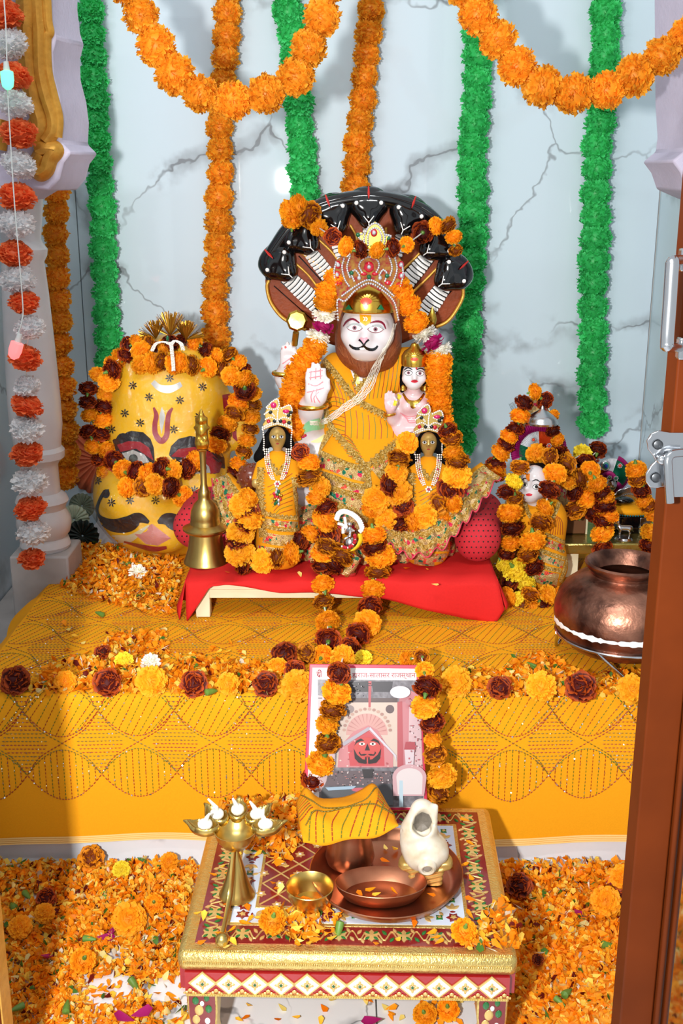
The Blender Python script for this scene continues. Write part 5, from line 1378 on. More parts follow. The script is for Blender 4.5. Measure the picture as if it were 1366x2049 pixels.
    rh.build('rhinestones', m_pearl, CRm, angle=0)
    for m_, nm, L_ in ((m_gemm, 'magenta_gem', ((-8, -64, 6, 6), (17, -52, 7, 4))), (m_gemk, 'dark_gem', ((-14, -50, 4, 4), (-6, -32, 4, 4), (6, -32, 4, 4), (22, -44, 4, 4), (27, -50, 4, 4), (23, -29, 4, 4))), (m_gemr, 'red_gem', ((-18, -32, 4, 4), (13, -31, 4.5, 4.5)))):
        for x, y, rx, ry in L_:
            mb = MB(); gem(mb, at(ox + x, oy + y, Yc - .002), rx * k, ry * k, 0.003); mb.build(nm, m_, CRm)
    return root, br_
F1, bF1 = brass_figure(555, 875, 1.945, 'small brass figurine in saffron robe with pearl necklace, left of the lion-faced statue')
F2, bF2 = brass_figure(857, 886, 1.965, 'small brass figurine in saffron robe with pearl necklace, right of the lion-faced statue')
mb = MB()
for cx, cy, m_ in ((588, 982, 0),):
    br2 = thing('robe_brooch', 'jewelled red and green brooch on the robe of the left brass figurine', 'brooch', hit(bF1, 553, 992)[0])
    for i in range(16):
        a = i * 2.399; r = 2.2 * math.sqrt(i); h_ = hit(bF1, 555 + r * math.cos(a) * 1.0, 994 + r * math.sin(a) * 1.9)[0]
        if h_ is not None: m2 = MB(); gem(m2, h_ + V((0, -.004, 0)), 0.0028, 0.0034); m2.build('stone', (m_gemr, m_gold, m_gemg, m_diam)[i % 4], br2)

# ------------------------------------------------------------------ marigold garlands on the statue and the stool
bAll = bR
big = [(672, 560, 'o'), (655, 585, 'o'), (652, 605, 'o'), (649, 629, 'w', 24), (647, 650, 'r', 24), (637, 671, 'w', 26), (630, 694, 'o'), (618, 712, 'o'), (607, 728, 'o'), (595, 748, 'o'), (588, 768, 'o'), (584, 788, 'o'), (581, 808, 'o'), (581, 828, 'o'), (588, 846, 'o'), (590, 862, 'o')]
garland('thick_marigold_garland', 'thick marigold garland with white and magenta bands over the left side of the statue', [(x, y, t, (r[0] if r else 27)) for x, y, t, *r in big], Y=2.0, group='thick marigold garland halves', jit=0.2)
big = [(795, 575, 'o'), (803, 588, 'o'), (818, 612, 'o'), (832, 645, 'o'), (848, 667, 'w', 26), (864, 684, 'r', 26), (880, 699, 'w', 25), (877, 722, 'o'), (876, 742, 'o'), (876, 762, 'o'), (877, 782, 'o'), (878, 802, 'o'), (878, 822, 'o'), (880, 842, 'o'), (888, 862, 'o')]
garland('thick_marigold_garland', 'thick marigold garland with white and magenta bands over the right side of the statue', [(x, y, t, (r[0] if r else 28)) for x, y, t, *r in big], Y=2.0, group='thick marigold garland halves', jit=0.2)
C1 = lambda x, y: (500 + x * 0.3367, 370 + y * 0.3367)
hood = [(250, 215, 'o', 22), (245, 160, 'o', 26), (290, 130, 'o', 26), (350, 180, 'm', 28), (410, 255, 'o', 20), (490, 310, 'd', 18), (570, 365, 'o', 21), (655, 385, 'd', 18), (755, 390, 'o', 19), (850, 375, 'd', 20), (930, 355, 'o', 18), (1025, 285, 'd', 22), (1105, 245, 'o', 20), (1175, 240, 'm', 20), (1210, 310, 'o', 18), (1222, 390, 'm', 16)]
garland('marigold_garland', 'marigold garland slung across the cobra hood above the tiara', [C1(x, y) + (t, r) + ((2.145 if i < 5 or i > 10 else 1.972),) for i, (x, y, t, r) in enumerate(hood)], Y=1.97, group=GM)
def G(label, items, Y, **k): garland('marigold_garland', label, items, Y=Y, group=GM, **k)
G('marigold garland down the left side of the left brass figurine to the stool edge', [(497, 995, 'l', 22), (485, 1012, 'l', 28), (496, 1022, 'd', 24), (500, 1036, 'l', 28), (490, 1048, 'd', 23), (481, 1067, 'l', 30), (474, 1082, 'd', 23), (480, 1105, 'l', 30), (489, 1129, 'd', 24), (526, 1122, 'l', 26), (553, 1114, 'm', 22), (583, 1106, 'o', 25)], 1.895, jit=0.7, face=0.4)
G('marigold garland down the right side of the left brass figurine', [(600, 905, 'd', 18), (617, 925, 'o', 24), (618, 955, 'm', 27), (640, 975, 'o', 22), (632, 996, 'o', 20), (652, 1016, 'd', 22), (650, 1040, 'o', 28), (622, 1068, 'o', 24), (600, 1080, 'd', 22), (655, 1074, 'd', 28)], 1.91, face=0.3)
G('long marigold strand hanging from the red cloth to the picture, left of the pair', [(654, 1096, 'm', 24), (646, 1108, 'o', 26), (648, 1132, 'd', 27), (646, 1169, 'o', 25, 1.845), (647, 1205, 'm', 22, 1.835), (655, 1245, 'o', 25, 1.79), (656, 1281, 'd', 25, 1.73), (646, 1312, 'o', 22, 1.68)], 1.875, jit=0.35)
G('long marigold strand hanging from the red cloth to the picture, right of the pair', [(747, 1072, 'o', 27), (748, 1092, 'd', 26), (761, 1112, 'l', 30), (756, 1144, 'm', 26), (745, 1180, 'o', 25, 1.845), (741, 1214, 'd', 26, 1.825), (734, 1247, 'o', 30, 1.78), (716, 1268, 'd', 24, 1.74), (700, 1296, 'd', 22, 1.69)], 1.875, jit=0.35)
G('maroon marigold pair on the red cloth below the silver figurine', [(685, 1110, 'm', 29), (668, 1128, 'd', 24)], 1.875, string=True)
G('marigold garland down the left side of the right brass figurine', [(814, 886, 'o', 22), (798, 918, 'm', 26), (793, 944, 'o', 24), (781, 970, 'd', 26), (752, 1000, 'o', 28), (740, 1020, 'o', 20), (797, 985, 'o', 30), (806, 1012, 'd', 24), (773, 1042, 'o', 26), (800, 1054, 'd', 26), (824, 1044, 'o', 26), (848, 1034, 'l', 28)], 1.915, face=0.4, jit=0.7)
G('marigold garland down the right side of the right brass figurine', [(895, 862, 'd', 20), (903, 877, 'm', 24), (906, 905, 'o', 23), (915, 924, 'm', 24), (914, 952, 'l', 32), (900, 978, 'd', 27), (903, 1004, 'o', 26), (878, 1006, 'm', 26), (887, 1036, 'o', 18)], 1.925, face=0.4, jit=0.7)
# ------------------------------------------------------------------ right-hand group
GT = at(1230, 1088, 2.06).z
gp = thing('gold_wrapped_shelf', 'low board wrapped in gold foil behind the copper pot', 'shelf', (at(1235, 1100, 2.1).x, 2.13, ALT + 0.005))
gx0, gx1 = at(1128, 1100, 2.06).x, 0.705
m_foil = mat('gold_foil', 'b5a35a', 0.25, metal=0.85, var=0.5, vscale=40, col2='8b7a3a', bump=0.6, bscale=90)
MB().box(((gx0 + gx1) / 2, 2.14, GT - 0.011), (gx1 - gx0, 0.16, 0.022)).build('board', m_foil, gp, bevel=0.003)
for x in (gx0 + .02, gx1 - .02):
    MB().box((x, 2.14, (ALT + .006 + GT - .022) / 2), (0.025, 0.13, GT - .022 - ALT - .006)).build('foot', m_cream, gp)
bx = thing('brown_box', 'small brown wooden box with pale edge on the foil-wrapped board', 'box', V((at(1148, 1080, 2.12).x, 2.14, GT)))
p = at(1146, 1070, 2.12); MB().box((p.x, 2.15, GT + 0.024), (0.05, 0.06, 0.046)).build('box_body', mat('box_brown', '6e4526', 0.5), bx, bevel=0.002)
MB().box((p.x + 0.0265, 2.15, GT + 0.024), (0.004, 0.062, 0.048)).build('box_edge', m_cream, bx, bevel=0.001)
# dark shrine niche block, cushion, stone, shell plate
nb = thing('dark_stand', 'small black and steel stand under the yellow cushion', 'stand', V((at(1265, 1075, 2.12).x, 2.14, GT)))
p = at(1262, 1062, 2.12); MB().box((p.x, 2.15, GT + 0.018), (0.085, 0.05, 0.036)).build('stand_body', m_black, nb, bevel=0.002)
MB().box((p.x + 0.03, 2.122, GT + 0.018), (0.026, 0.004, 0.034)).build('steel_plate', m_steel, nb, bevel=0.001)
MB().box((p.x - .004, 2.1225, GT + 0.012), (0.05, 0.003, 0.003)).build('steel_strip', m_steel, nb)
cu = thing('yellow_cushion', 'flat yellow cushion with beaded fringe under the black stone', 'cushion', V((p.x, 2.14, GT + 0.037)))
cc = V((p.x + 0.004, 2.14, GT + 0.048))
sdf(ell(cc, (0.052, 0.032, 0.0125)), cc - V((.06, .04, .02)), cc + V((.06, .04, .02)), 0.003).build('pad', m_yel, cu, angle=0)
mb = MB(); addbeads(mb, [cc + V((0.05 * math.cos(a), 0.031 * math.sin(a), -.006)) for a in [math.pi + math.pi * i / 90 for i in range(91)]], 0.0017, 0.0036); o = mb.build('bead_fringe', mat('teal_bead', '1a7a86', 0.2), cu); o['kind'] = 'stuff'
sp_ = cc + V((-0.020, -0.008, 0.0195))
so = sdf(blend([ell(sp_, (0.020, 0.013, 0.0085))], .01), sp_ - V((.03, .03, .03)), sp_ + V((.03, .03, .03)), 0.002).build('black_stone', m_black, angle=0); tag(so, 'smooth oval black stone on the yellow cushion', 'stone')
sh = thing('silver_backplate', 'scalloped silver shell-shaped plate behind the black stone', 'plate', at(1256, 1025, 2.16))
pc = at(1256, 1012, 2.165); k = mpp(pc); ol = []
for i in range(61):
    a = math.radians(-15 + 210 * i / 60); r = 36 * k * (1 + 0.07 * abs(math.sin(i / 60 * math.pi * 7)))
    ol.append(pc + V((r * math.cos(a), 0, r * math.sin(a))))
MB().prism(ol, [q + V((0, .004, 0)) for q in ol]).build('plate', m_silver, sh, fix=True, bevel=0.001)
mb = MB(); addbeads(mb, [pc + V((24 * k * math.cos(a), -.002, 24 * k * math.sin(a))) for a in [math.pi * i / 80 for i in range(81)]], 0.0018, 0.0036); o = mb.build('beading', m_silver, sh); o['kind'] = 'stuff'
for x, y, r in ((1238, 1005, 6), (1252, 1003, 7), (1266, 1008, 6)): MB().ball(at(x, y, 2.163), (r * k, .003, r * k), 10, 6).build('boss', m_silver, sh)
# silver calf figurine
cw = thing('silver_calf', 'tiny silver calf figurine on an oval base', 'figurine', V((at(1250, 1083, 2.075).x, 2.085, GT)))
b0 = V((at(1250, 1083, 2.075).x, 2.085, GT)); s = 0.001
W_ = lambda x, y, z: b0 + V((x, y, z)) * s
hf = blend([cap(W_(-9, 0, 25), W_(10, 0, 24), 5.5 * s, 6 * s), cap(W_(-11, 0, 27), W_(-15, 0, 37), 3.5 * s, 3 * s), cap(W_(-14, 0, 37), W_(-20, -1, 35), 3.2 * s, 2 * s), cap(W_(-14, 1, 39), W_(-10, 3, 43), 1.3 * s, .8 * s), cap(W_(-14, -1, 39), W_(-13, -4, 43), 1.3 * s, .8 * s), cap(W_(-15, 0, 40), W_(-16, 0, 46), 1 * s, .6 * s)] +
           [c for x, y in ((-9, -3), (-7, 3), (9, -3), (11, 3)) for c in (cap(W_(x, y, 22), W_(x + (1 if x > 0 else -1), y, 13), 2.6 * s, 1.8 * s), cap(W_(x + (1 if x > 0 else -1), y, 13), W_(x - (.5 if x > 0 else 0), y, 5), 1.8 * s, 1.5 * s))] + [cap(W_(14, 0, 27), W_(18, 1, 16), 1.2 * s, .9 * s)], 3 * s)
sdf(hf, W_(-26, -9, 3), W_(22, 9, 50), 0.0011).build('body', m_silver, cw, angle=0)
MB().lathe([(0, 0), (17 * s, 0), (18 * s, 2 * s), (16 * s, 4 * s), (15 * s, 6 * s), (0, 6.3 * s)], b0, 24).build('base', m_silver, cw)

# pleated turban fans
def fan(parent, x, y, r, Y, sect, n=40, amp=0.005):
    p = at(x, y, Y); k = mpp(p)
    for a0, a1, ri, ro, m_, dy in sect:
        st = max(6, int(n * (a1 - a0) / 180)) * 2; rows = []
        for i in range(st + 1):
            a = math.radians(a0 + (a1 - a0) * i / st); z = amp * (1 if i % 2 else -1)
            rows.append([p + V((math.cos(a) * r * k * t, z * t + dy - .006 * (1 - t), math.sin(a) * r * k * t)) for t in (ri, (ri + ro) / 2, ro)])
        mb = MB(); mb.grid(rows); mb.build('pleated_fan', m_, parent, angle=15, solid=0.0005)
m_mag = mat('magenta_net', 'b01a72', 0.55, trans=0.2); m_fw = mat('white_net', 'dfe2e6', 0.5, trans=0.2); m_fo = mat('orange_net', 'e2501a', 0.5, trans=0.2); m_fg = mat('green_net', '0c6a48', 0.5, trans=0.2)
def stud(parent, x, y, Y, m_=None):
    p = at(x, y, Y); mb = MB()
    for i in range(8): mb.ball(p + V((0.0042 * math.cos(i * .785), 0, 0.0042 * math.sin(i * .785))), 0.0016, 6, 4)
    o = mb.build('stud_ring', m_diam, parent); mb = MB(); gem(mb, p, .003, .003); mb.build('stud', m_ or MATS['coral_red'], parent)
# figure behind: robe mostly hidden by its garland
KF = thing('turbaned_figurine', 'tall dressed figurine with magenta fan turban, covered in marigold garlands at right', 'statue', (at(1080, 1000, 2.2).x, 2.2, ALT + 0.006))
fs = [cap(at(1080, 915, 2.2), at(1075, 1000, 2.19), 0.036, 0.06), cap(at(1075, 1000, 2.19), V((at(1075, 1000, 2.19).x, 2.19, ALT + .05)), 0.06, 0.085), cap(at(1078, 915, 2.2), at(1072, 800, 2.21), 0.03, 0.012), ell(at(1075, 860, 2.21), (0.035, 0.02, 0.05))]
lo, hi = bbox([at(980, 770, 2.1), at(1170, 1120, 2.28)], 0.03)
kb_ = sdf(lambda P: np.maximum(blend(fs, .02)(P), ALT + .006 - P[..., 2]), (lo[0], 2.08, ALT), (hi[0], 2.3, hi[2]), 0.006); kb_.build('robe', m_brocade, KF, angle=0)
fan(KF, 1078, 902, 56, 2.13, [(-20, 200, .55, 1.0, m_mag, 0.004), (95, 160, .05, .72, m_fw, 0), (25, 95, .05, .72, m_fo, -.001), (160, 220, .05, .72, m_fg, 0)])
for x, y in ((1067, 880), (1098, 892), (1058, 908)): stud(KF, x, y, 2.12)
MB().ball(at(1078, 925, 2.15), (0.02, 0.02, 0.024), 14, 10).build('face', m_brassd, KF)
mb = MB()
for i in range(9): mb.tube(pxline([(1040 + i, 850), (1028 + i * 1.5, 830), (1018 + i * 2.5, 808 - i)], 2.2, 8), 0.0005, 4)
o = mb.build('feather_wisps', m_blackm, KF); o['kind'] = 'stuff'
um = thing('silver_parasol', 'small silver ritual parasol above the magenta fan', 'parasol', at(1083, 850, 2.1))
pc = at(1083, 848, 2.10); k = mpp(pc)
MB().lathe([(32 * k, 0), (33 * k, 4 * k), (30 * k, 8 * k), (29 * k, 12 * k), (22 * k, 19 * k), (12 * k, 25 * k), (4 * k, 31 * k), (3 * k, 36 * k), (0, 38 * k)], pc, 36).build('canopy', m_silver, um)
MB().tube([pc + V((0, 0.0, 0.02)), pc + V((0, 0.04, -0.02)), pc + V((0, .06, -.06))], 0.002, 6).build('stem', m_silver, um)
S2 = thing('small_turbaned_figurine', 'small figurine with green and magenta fan turban and peacock-eye ornament', 'statue', V((at(1222, 990, 2.22).x, 2.24, GT)))
fs = [cap(at(1222, 975, 2.23), at(1222, 1010, 2.23), 0.02, 0.03), cap(at(1222, 1010, 2.23), V((at(1222, 1010, 2.23).x, 2.23, GT + .03)), 0.03, 0.035)]
lo, hi = bbox([at(1180, 950, 2.2), at(1265, 1085, 2.27)], 0.02); sdf(lambda P: np.maximum(blend(fs, .01)(P), GT + .001 - P[..., 2]), (lo[0], lo[1], GT - .01), hi, 0.005).build('robe', m_yel, S2, angle=0)
MB().ball(at(1224, 968, 2.205), (0.012, 0.012, 0.016), 12, 9).build('face', m_silver, S2)
fan(S2, 1222, 950, 40, 2.2, [(-75, 70, .55, 1.0, m_mag, 0.004), (-40, 75, .05, .8, m_fg, 0), (75, 140, .05, .85, m_fw, 0), (140, 210, .05, .6, m_fo, 0)])
fan(S2, 1216, 958, 16, 2.19, [(10, 180, .05, 1.0, m_mag, 0)])
stud(S2, 1240, 932, 2.19); stud(S2, 1195, 922, 2.19); stud(S2, 1219, 956, 2.185, m_gemg); stud(S2, 1232, 957, 2.185, m_gemg)
pe = at(1211, 932, 2.188)
for r, m_ in ((.011, m_diam), (.008, mat('peacock_teal', '3a8a7a', 0.25)), (.0045, mat('peacock_blue', '1a3a9a', 0.2))):
    mb = MB(); mb.ball(pe + V((0, -.002 * (.011 - r) * 300, 0)), (r * .85, .002, r), 14, 8); mb.build('peacock_eye', m_, S2)

# marble figure with saffron shawl at right
MF = thing('seated_marble_figurine', 'white marble figurine with black hair in saffron shawl, facing left beside the copper pot', 'statue', (at(1080, 1150, 2.03).x, 2.04, ALT + 0.006))
hf = blend([ell(at(1068, 968, 2.02), (0.027, 0.03, 0.036)), ell(at(1062, 985, 2.0), (0.019, 0.02, 0.019)), cap(at(1058, 966, 1.99), at(1054, 976, 1.985), .003, .0045), cap(at(1070, 1000, 2.02), at(1072, 1020, 2.02), .014, .016), ell(at(1060, 997, 1.997), (.008, .008, .006)), ell(at(1048, 978, 2.01), (.007, .01, .01)), ell(at(1082, 978, 2.0), (.010, .012, .012))], 0.009)
lo, hi = bbox([at(1035, 930, 1.98), at(1100, 1030, 2.05)], 0.012); hm = sdf(hf, lo, hi, 0.002); hm.build('head', m_marbw, MF, angle=0); b_ = hm.bvh()
eye(b_, 1050, 970, 10, 7, MF, m_blackm, m_blackm, -.1, False); eye(b_, 1073, 974, 15, 8, MF, m_blackm, m_blackm, -.05, False)
mb = MB(); strip(mb, b_, [(1043, 962), (1050, 957), (1056, 960)], [1, 2.2, 1], .001); strip(mb, b_, [(1064, 963), (1073, 960), (1082, 966)], [1, 2.4, 1], .001); mb.build('eyebrows', m_blackm, MF, angle=0)
mb = MB(); blob(mb, b_, almond(1058, 990, 7, 3, 12), .001, 2); mb.build('lips', MATS['lip_red'], MF, angle=0)
mb = MB(); strip(mb, b_, [(1056, 948), (1056, 956), (1058, 963)], [8, 7, 3], .0012, m=3); mb.build('forehead_mark', mat('mark_orange', 'e8801c', 0.5), MF, angle=0)
hf = blend([ell(at(1076, 952, 2.035), (0.030, 0.03, 0.024)), ell(at(1088, 965, 2.04), (0.024, 0.028, 0.032)), cap(at(1092, 980, 2.03), at(1096, 1010, 2.04), .012, .01)], .012)
lo, hi = bbox([at(1040, 925, 1.99), at(1120, 1025, 2.06)], 0.012); sdf(hf, lo, hi, 0.0028).build('hair', m_hair, MF, angle=0)
fs = [ell(at(1072, 1035, 2.03), (0.052, 0.036, 0.03)), cap(at(1075, 1050, 2.03), at(1085, 1130, 2.02), .048, .042), ell(at(1105, 1050, 2.02), (.022, .03, .05)), cap(at(1085, 1130, 2.02), V((at(1085, 1130, 2.0).x, 2.03, ALT + .03)), .045, .045)]
lo, hi = bbox([at(1000, 1000, 1.97), at(1150, 1180, 2.1)], 0.02); rb = sdf(lambda P: np.maximum(blend(fs, .02)(P), ALT + .006 - P[..., 2]), (lo[0], 1.95, ALT), (hi[0], 2.11, hi[2]), 0.0036); RM = rb.build('shawl', m_robe, MF, angle=0); b_ = rb.bvh()
tr = MB()
for pts, w in (([(1050, 1005), (1056, 1025), (1068, 1045)], 8), ([(1118, 1005), (1108, 1030), (1095, 1050)], 8), ([(1090, 1068), (1108, 1075), (1128, 1085)], 7), ([(1075, 1098), (1100, 1108), (1130, 1118)], 8), ([(1065, 1120), (1090, 1135), (1122, 1142)], 8), ([(1130, 1085), (1135, 1115), (1120, 1165)], 7)): strip(tr, b_, pts, w, .002, m=3)
tr.build('gold_lace', m_goldtrim, RM, angle=0)
mb = MB()
for pts, w in (([(1085, 1082), (1105, 1090), (1130, 1100)], 16), ([(1072, 1108), (1095, 1120), (1126, 1130)], 14), ([(1060, 1140), (1085, 1155), (1115, 1162)], 28)): strip(mb, b_, pts, w, .0013, m=3)
mb.build('brocade_border', m_brocade, RM, angle=0)
s0 = MB()
for i in range(6): strip(s0, b_, [(1098 + i * 4, 1020 + i * 3), (1104 + i * 4, 1045), (1100 + i * 5, 1070)], 1.2, .0008, m=1)
s0.build('red_stitching', m_thr_r, RM, angle=0)
G('marigold garland in an arch over the figurine with the magenta fan turban', [(988, 944, 'o', 26), (992, 928, 'd', 20), (1002, 905, 'o', 22), (1012, 890, 'd', 20), (1018, 873, 'o', 19), (1030, 858, 'd', 19), (1040, 832, 'o', 22), (1048, 806, 'd', 20), (1070, 784, 'o', 17), (1090, 802, 'd', 18), (1104, 832, 'o', 16), (1106, 862, 'd', 16), (1115, 880, 'o', 16), (1118, 905, 'd', 20)], 2.12)
G('marigold garland with yellow blooms down the left of the marble figurine', [(1040, 935, 'm', 20), (1028, 964, 'y', 20), (1012, 984, 'd', 20), (1030, 998, 'm', 18), (1020, 1026, 'o', 27), (1024, 1056, 'd', 24), (1022, 1086, 'o', 24), (1012, 1110, 'd', 16), (1008, 1128, 'y', 17), (1032, 1142, 'y', 28), (1050, 1166, 'y', 24), (1020, 1165, 'd', 22)], 1.97)
G('marigold garland round the neck and chest of the marble figurine', [(1072, 908, 'o', 22, 2.06), (1100, 915, 'm', 22, 2.04), (1110, 948, 'o', 24, 2.0), (1098, 980, 'd', 24, 1.975), (1090, 1016, 'o', 20, 1.97), (1082, 1045, 'm', 26, 1.965), (1066, 1082, 'l', 28, 1.955), (1056, 1110, 'm', 24, 1.955), (1068, 1135, 'd', 20, 1.955)], 1.99)
G('marigold strand on the altar at the foot of the marble figurine', [(1015, 1196, 'o', 22), (1035, 1198, 'y', 16), (1045, 1212, 'm', 20), (1063, 1216, 'o', 22), (1082, 1212, 'd', 20), (1060, 1190, 'm', 20), (1096, 1190, 'l', 22), (1118, 1188, 'o', 16)], 1.93, string=True)
G('marigold garland with a yellow bloom trailing right to the foil-wrapped board', [(1132, 928, 'm', 22), (1165, 908, 'y', 22, 2.14), (1196, 900, 'd', 20, 2.16), (1172, 926, 'd', 20, 2.12), (1180, 942, 'o', 20), (1160, 958, 'm', 24), (1135, 962, 'o', 22), (1150, 985, 'd', 22), (1175, 995, 'o', 26), (1150, 1020, 'm', 26), (1185, 1025, 'd', 22)], 2.07)
G('marigold strand hanging over the front of the foil-wrapped board', [(1195, 968, 'o', 20), (1205, 988, 'd', 20), (1212, 998, 'o', 20), (1210, 1012, 'd', 24), (1216, 1032, 'o', 22), (1206, 1042, 'd', 22), (1205, 1066, 'l', 26), (1206, 1098, 'd', 22)], 2.035)
G('marigold garland at the far right beside the door', [(1272, 940, 'o', 22), (1276, 958, 'm', 22), (1282, 980, 'd', 20), (1288, 1003, 'o', 18), (1298, 1013, 'm', 18), (1308, 1030, 'o', 20), (1306, 1064, 'l', 26), (1300, 1092, 'd', 22)], 2.06)

# ------------------------------------------------------------------ copper pot on a steel ring stand
PC = V((at(1238, 1250, 1.70).x, 1.685, 0.0))
zb = at(1238, 1345, 1.60).z
pot = thing('copper_water_pot', 'large hammered copper water pot with a white band on a wire stand', 'pot', (PC.x, PC.y, zb))
prof = [(0, 0), (0.05, 0.002), (0.085, 0.014), (0.102, 0.03), (0.1085, 0.048), (0.1105, 0.062), (0.1108, 0.066), (0.1102, 0.080), (0.105, 0.097), (0.095, 0.112), (0.080, 0.124), (0.066, 0.131), (0.058, 0.133), (0.0555, 0.136), (0.0565, 0.141), (0.0615, 0.145), (0.065, 0.150), (0.0655, 0.154), (0.062, 0.1565), (0.057, 0.153), (0.050, 0.142), (0.046, 0.134), (0.07, 0.115), (0.09, 0.09), (0.1, 0.06), (0.08, 0.02), (0, 0.01)]
pb_ = MB().lathe(prof, (PC.x, PC.y, zb), 64); pb_.build('vessel', m_copperpot, pot)
bP = pb_.bvh(); mb = MB(); zz = zb + 0.058
rows = []
for i in range(80):
    a = math.pi + math.pi * i / 79
    w = max(0.0012, 0.0036 + 0.0012 * math.sin(i * .37) + 0.0009 * math.sin(i * 1.7 + 1) + U(-.0006, .0006))
    rows.append([V((PC.x + (0.1108 + (.0004 if abs(t) < .6 else .0)) * math.cos(a), PC.y + 0.1112 * math.sin(a), zz + t * w)) for t in (-1, -.4, .4, 1)])
mb.grid(rows); mb.build('white_band', m_white, pot, angle=0)
stn = thing('wire_pot_stand', 'bent steel wire ring stand under the copper pot', 'stand', (PC.x, PC.y, ALT + .006))
RS = 0.1055; rz = zb + 0.034
MB().tube([V((PC.x + RS * math.cos(a), PC.y + RS * math.sin(a), rz)) for a in [i * math.pi / 32 for i in range(64)]], 0.0028, 10, closed=True).build('ring', m_steel, stn)
for a0 in (-90, 30, 150):
    pts = []
    for d, z in ((-33, rz), (-4, ALT + .0085), (0, ALT + .007), (4, ALT + .0085), (33, rz)):
        a = math.radians(a0 + d); pts.append(V((PC.x + (RS + .001) * math.cos(a), PC.y + (RS + .001) * math.sin(a), z)))
    MB().tube(pts, 0.0028, 10).build('leg', m_steel, stn)
# ------------------------------------------------------------------ enamelled gold stool in front
SZ = 0.168
cFL, cFR, cBL, cBR = on(352, 1908, SZ), on(1048, 1918, SZ), on(428, 1604, SZ), on(970, 1612, SZ)
ex = ((cFR - cFL) + (cBR - cBL)).normalized(); ey = V((-ex.y, ex.x, 0))
SC = (cFL + cFR + cBL + cBR) / 4
SW = ((cFR - cFL).length + (cBR - cBL).length) / 2; SD = ((cBL - cFL).dot(ey) + (cBR - cFR).dot(ey)) / 2
def S(x, y, z=0.0): return SC + ex * x + ey * y + V((0, 0, z))
hw, hd = SW / 2, SD / 2
def smat(n, c, **k): return mat(n, c, **k)
m_gfoil = mat('stool_gold_foil', 'e6cb7c', 0.3, metal=0.8, var=0.3, vscale=120, col2='b98a3a', bump=0.7, bscale=330)
m_enr = mat('maroon_enamel', '7a1a1c', 0.2, coat=0.5); m_enb = mat('pale_blue_enamel', 'c9d3e2', 0.2, coat=0.5); m_eng = mat('green_enamel', '1d6a2e', 0.2, coat=0.5)
m_engold = mat('gold_relief', 'e2c078', 0.35, metal=0.55); m_enw = mat('white_enamel', 'eceae8', 0.2, coat=0.5); m_end = mat('dark_red_enamel', 'a01c20', 0.18, coat=0.6)
sr = thing('enamelled_stool', 'low square stool in gold foil and maroon enamel floral work, set before the altar', 'stool', (SC.x, SC.y, 0))
Rz = Quaternion((0, 0, 1), math.atan2(ex.y, ex.x))
def sbox(x0, x1, y0, y1, z0, z1, name, m, parent=sr, bev=0.0):
    return MB().box(S((x0 + x1) / 2, (y0 + y1) / 2, (z0 + z1) / 2), (x1 - x0, y1 - y0, z1 - z0), Rz).build(name, m, parent, bevel=bev)
sbox(-hw, hw, -hd, hd, -0.028, -0.001, 'top_slab', m_gfoil, bev=0.009)
# rope beading along the moulding
mb = MB()
for y, z in ((-hd - .0006, -.014), (-hd + .006, -.0014)):
    n = 150
    for i in range(n): mb.ball(S(-hw + .008 + (2 * hw - .016) * i / (n - 1), y, z), (0.0013, .0013, .0022), 5, 4)
o = mb.build('edge_beading', m_gfoil, sr); o['kind'] = 'stuff'
a1, a2, a3, a4 = 0.020, 0.054, 0.059, 0.088
sbox(-hw + a1, hw - a1, -hd + a1, hd - a1, -0.002, 0.0004, 'border_enamel', m_enr)
sbox(-hw + a2, hw - a2, -hd + a2, hd - a2, -0.002, 0.0012, 'gold_fillet', m_gfoil, bev=0.0004)
sbox(-hw + a3, hw - a3, -hd + a3, hd - a3, -0.002, 0.0016, 'blue_enamel_band', m_enb)
sbox(-hw + a4, hw - a4, -hd + a4, hd - a4, -0.002, 0.0022, 'gold_fillet', m_gfoil, bev=0.0004)
sbox(-hw + a4 + .004, hw - a4 - .004, -hd + a4 + .004, hd - a4 - .004, -0.002, 0.0026, 'centre_enamel', m_enr)
def shape(mb, cx, cy, z, pts, h=0.0010, rot=0.0, sc=1.0):
    c, s_ = math.cos(rot), math.sin(rot)
    P = [S(cx + (x * c - y * s_) * sc, cy + (x * s_ + y * c) * sc, z) for x, y in pts]
    n = len(P); top = [p + V((0, 0, h)) for p in P]; ce = S(cx, cy, z + h * 1.6)
    mb.add(P + top + [ce], [(i, (i + 1) % n, n + (i + 1) % n, n + i) for i in range(n)] + [(n + i, n + (i + 1) % n, 2 * n) for i in range(n)])
LEAF = [(0, -.5), (.18, -.25), (.24, .05), (.15, .32), (0, .55), (-.15, .32), (-.24, .05), (-.18, -.25)]
def rose(n=6, r=1.0): return [(r * (1 if i % 2 else .62) * math.cos(i * math.pi / n), r * (1 if i % 2 else .62) * math.sin(i * math.pi / n)) for i in range(2 * n)]
gm, lm, wm, rm = MB(), MB(), MB(), MB()
def ringpts(d, step):
    """positions and headings along a rectangle inset d from the stool edge"""
    out = []
    for (x0, y0), (x1, y1) in (((-hw + d, -hd + d), (hw - d, -hd + d)), ((hw - d, -hd + d), (hw - d, hd - d)), ((hw - d, hd - d), (-hw + d, hd - d)), ((-hw + d, hd - d), (-hw + d, -hd + d))):
        L_ = math.hypot(x1 - x0, y1 - y0); n = max(1, round(L_ / step))
        for i in range(n): out.append((x0 + (x1 - x0) * i / n, y0 + (y1 - y0) * i / n, math.atan2(y1 - y0, x1 - x0), i == 0))
    return out
dm = (a1 + a2) / 2
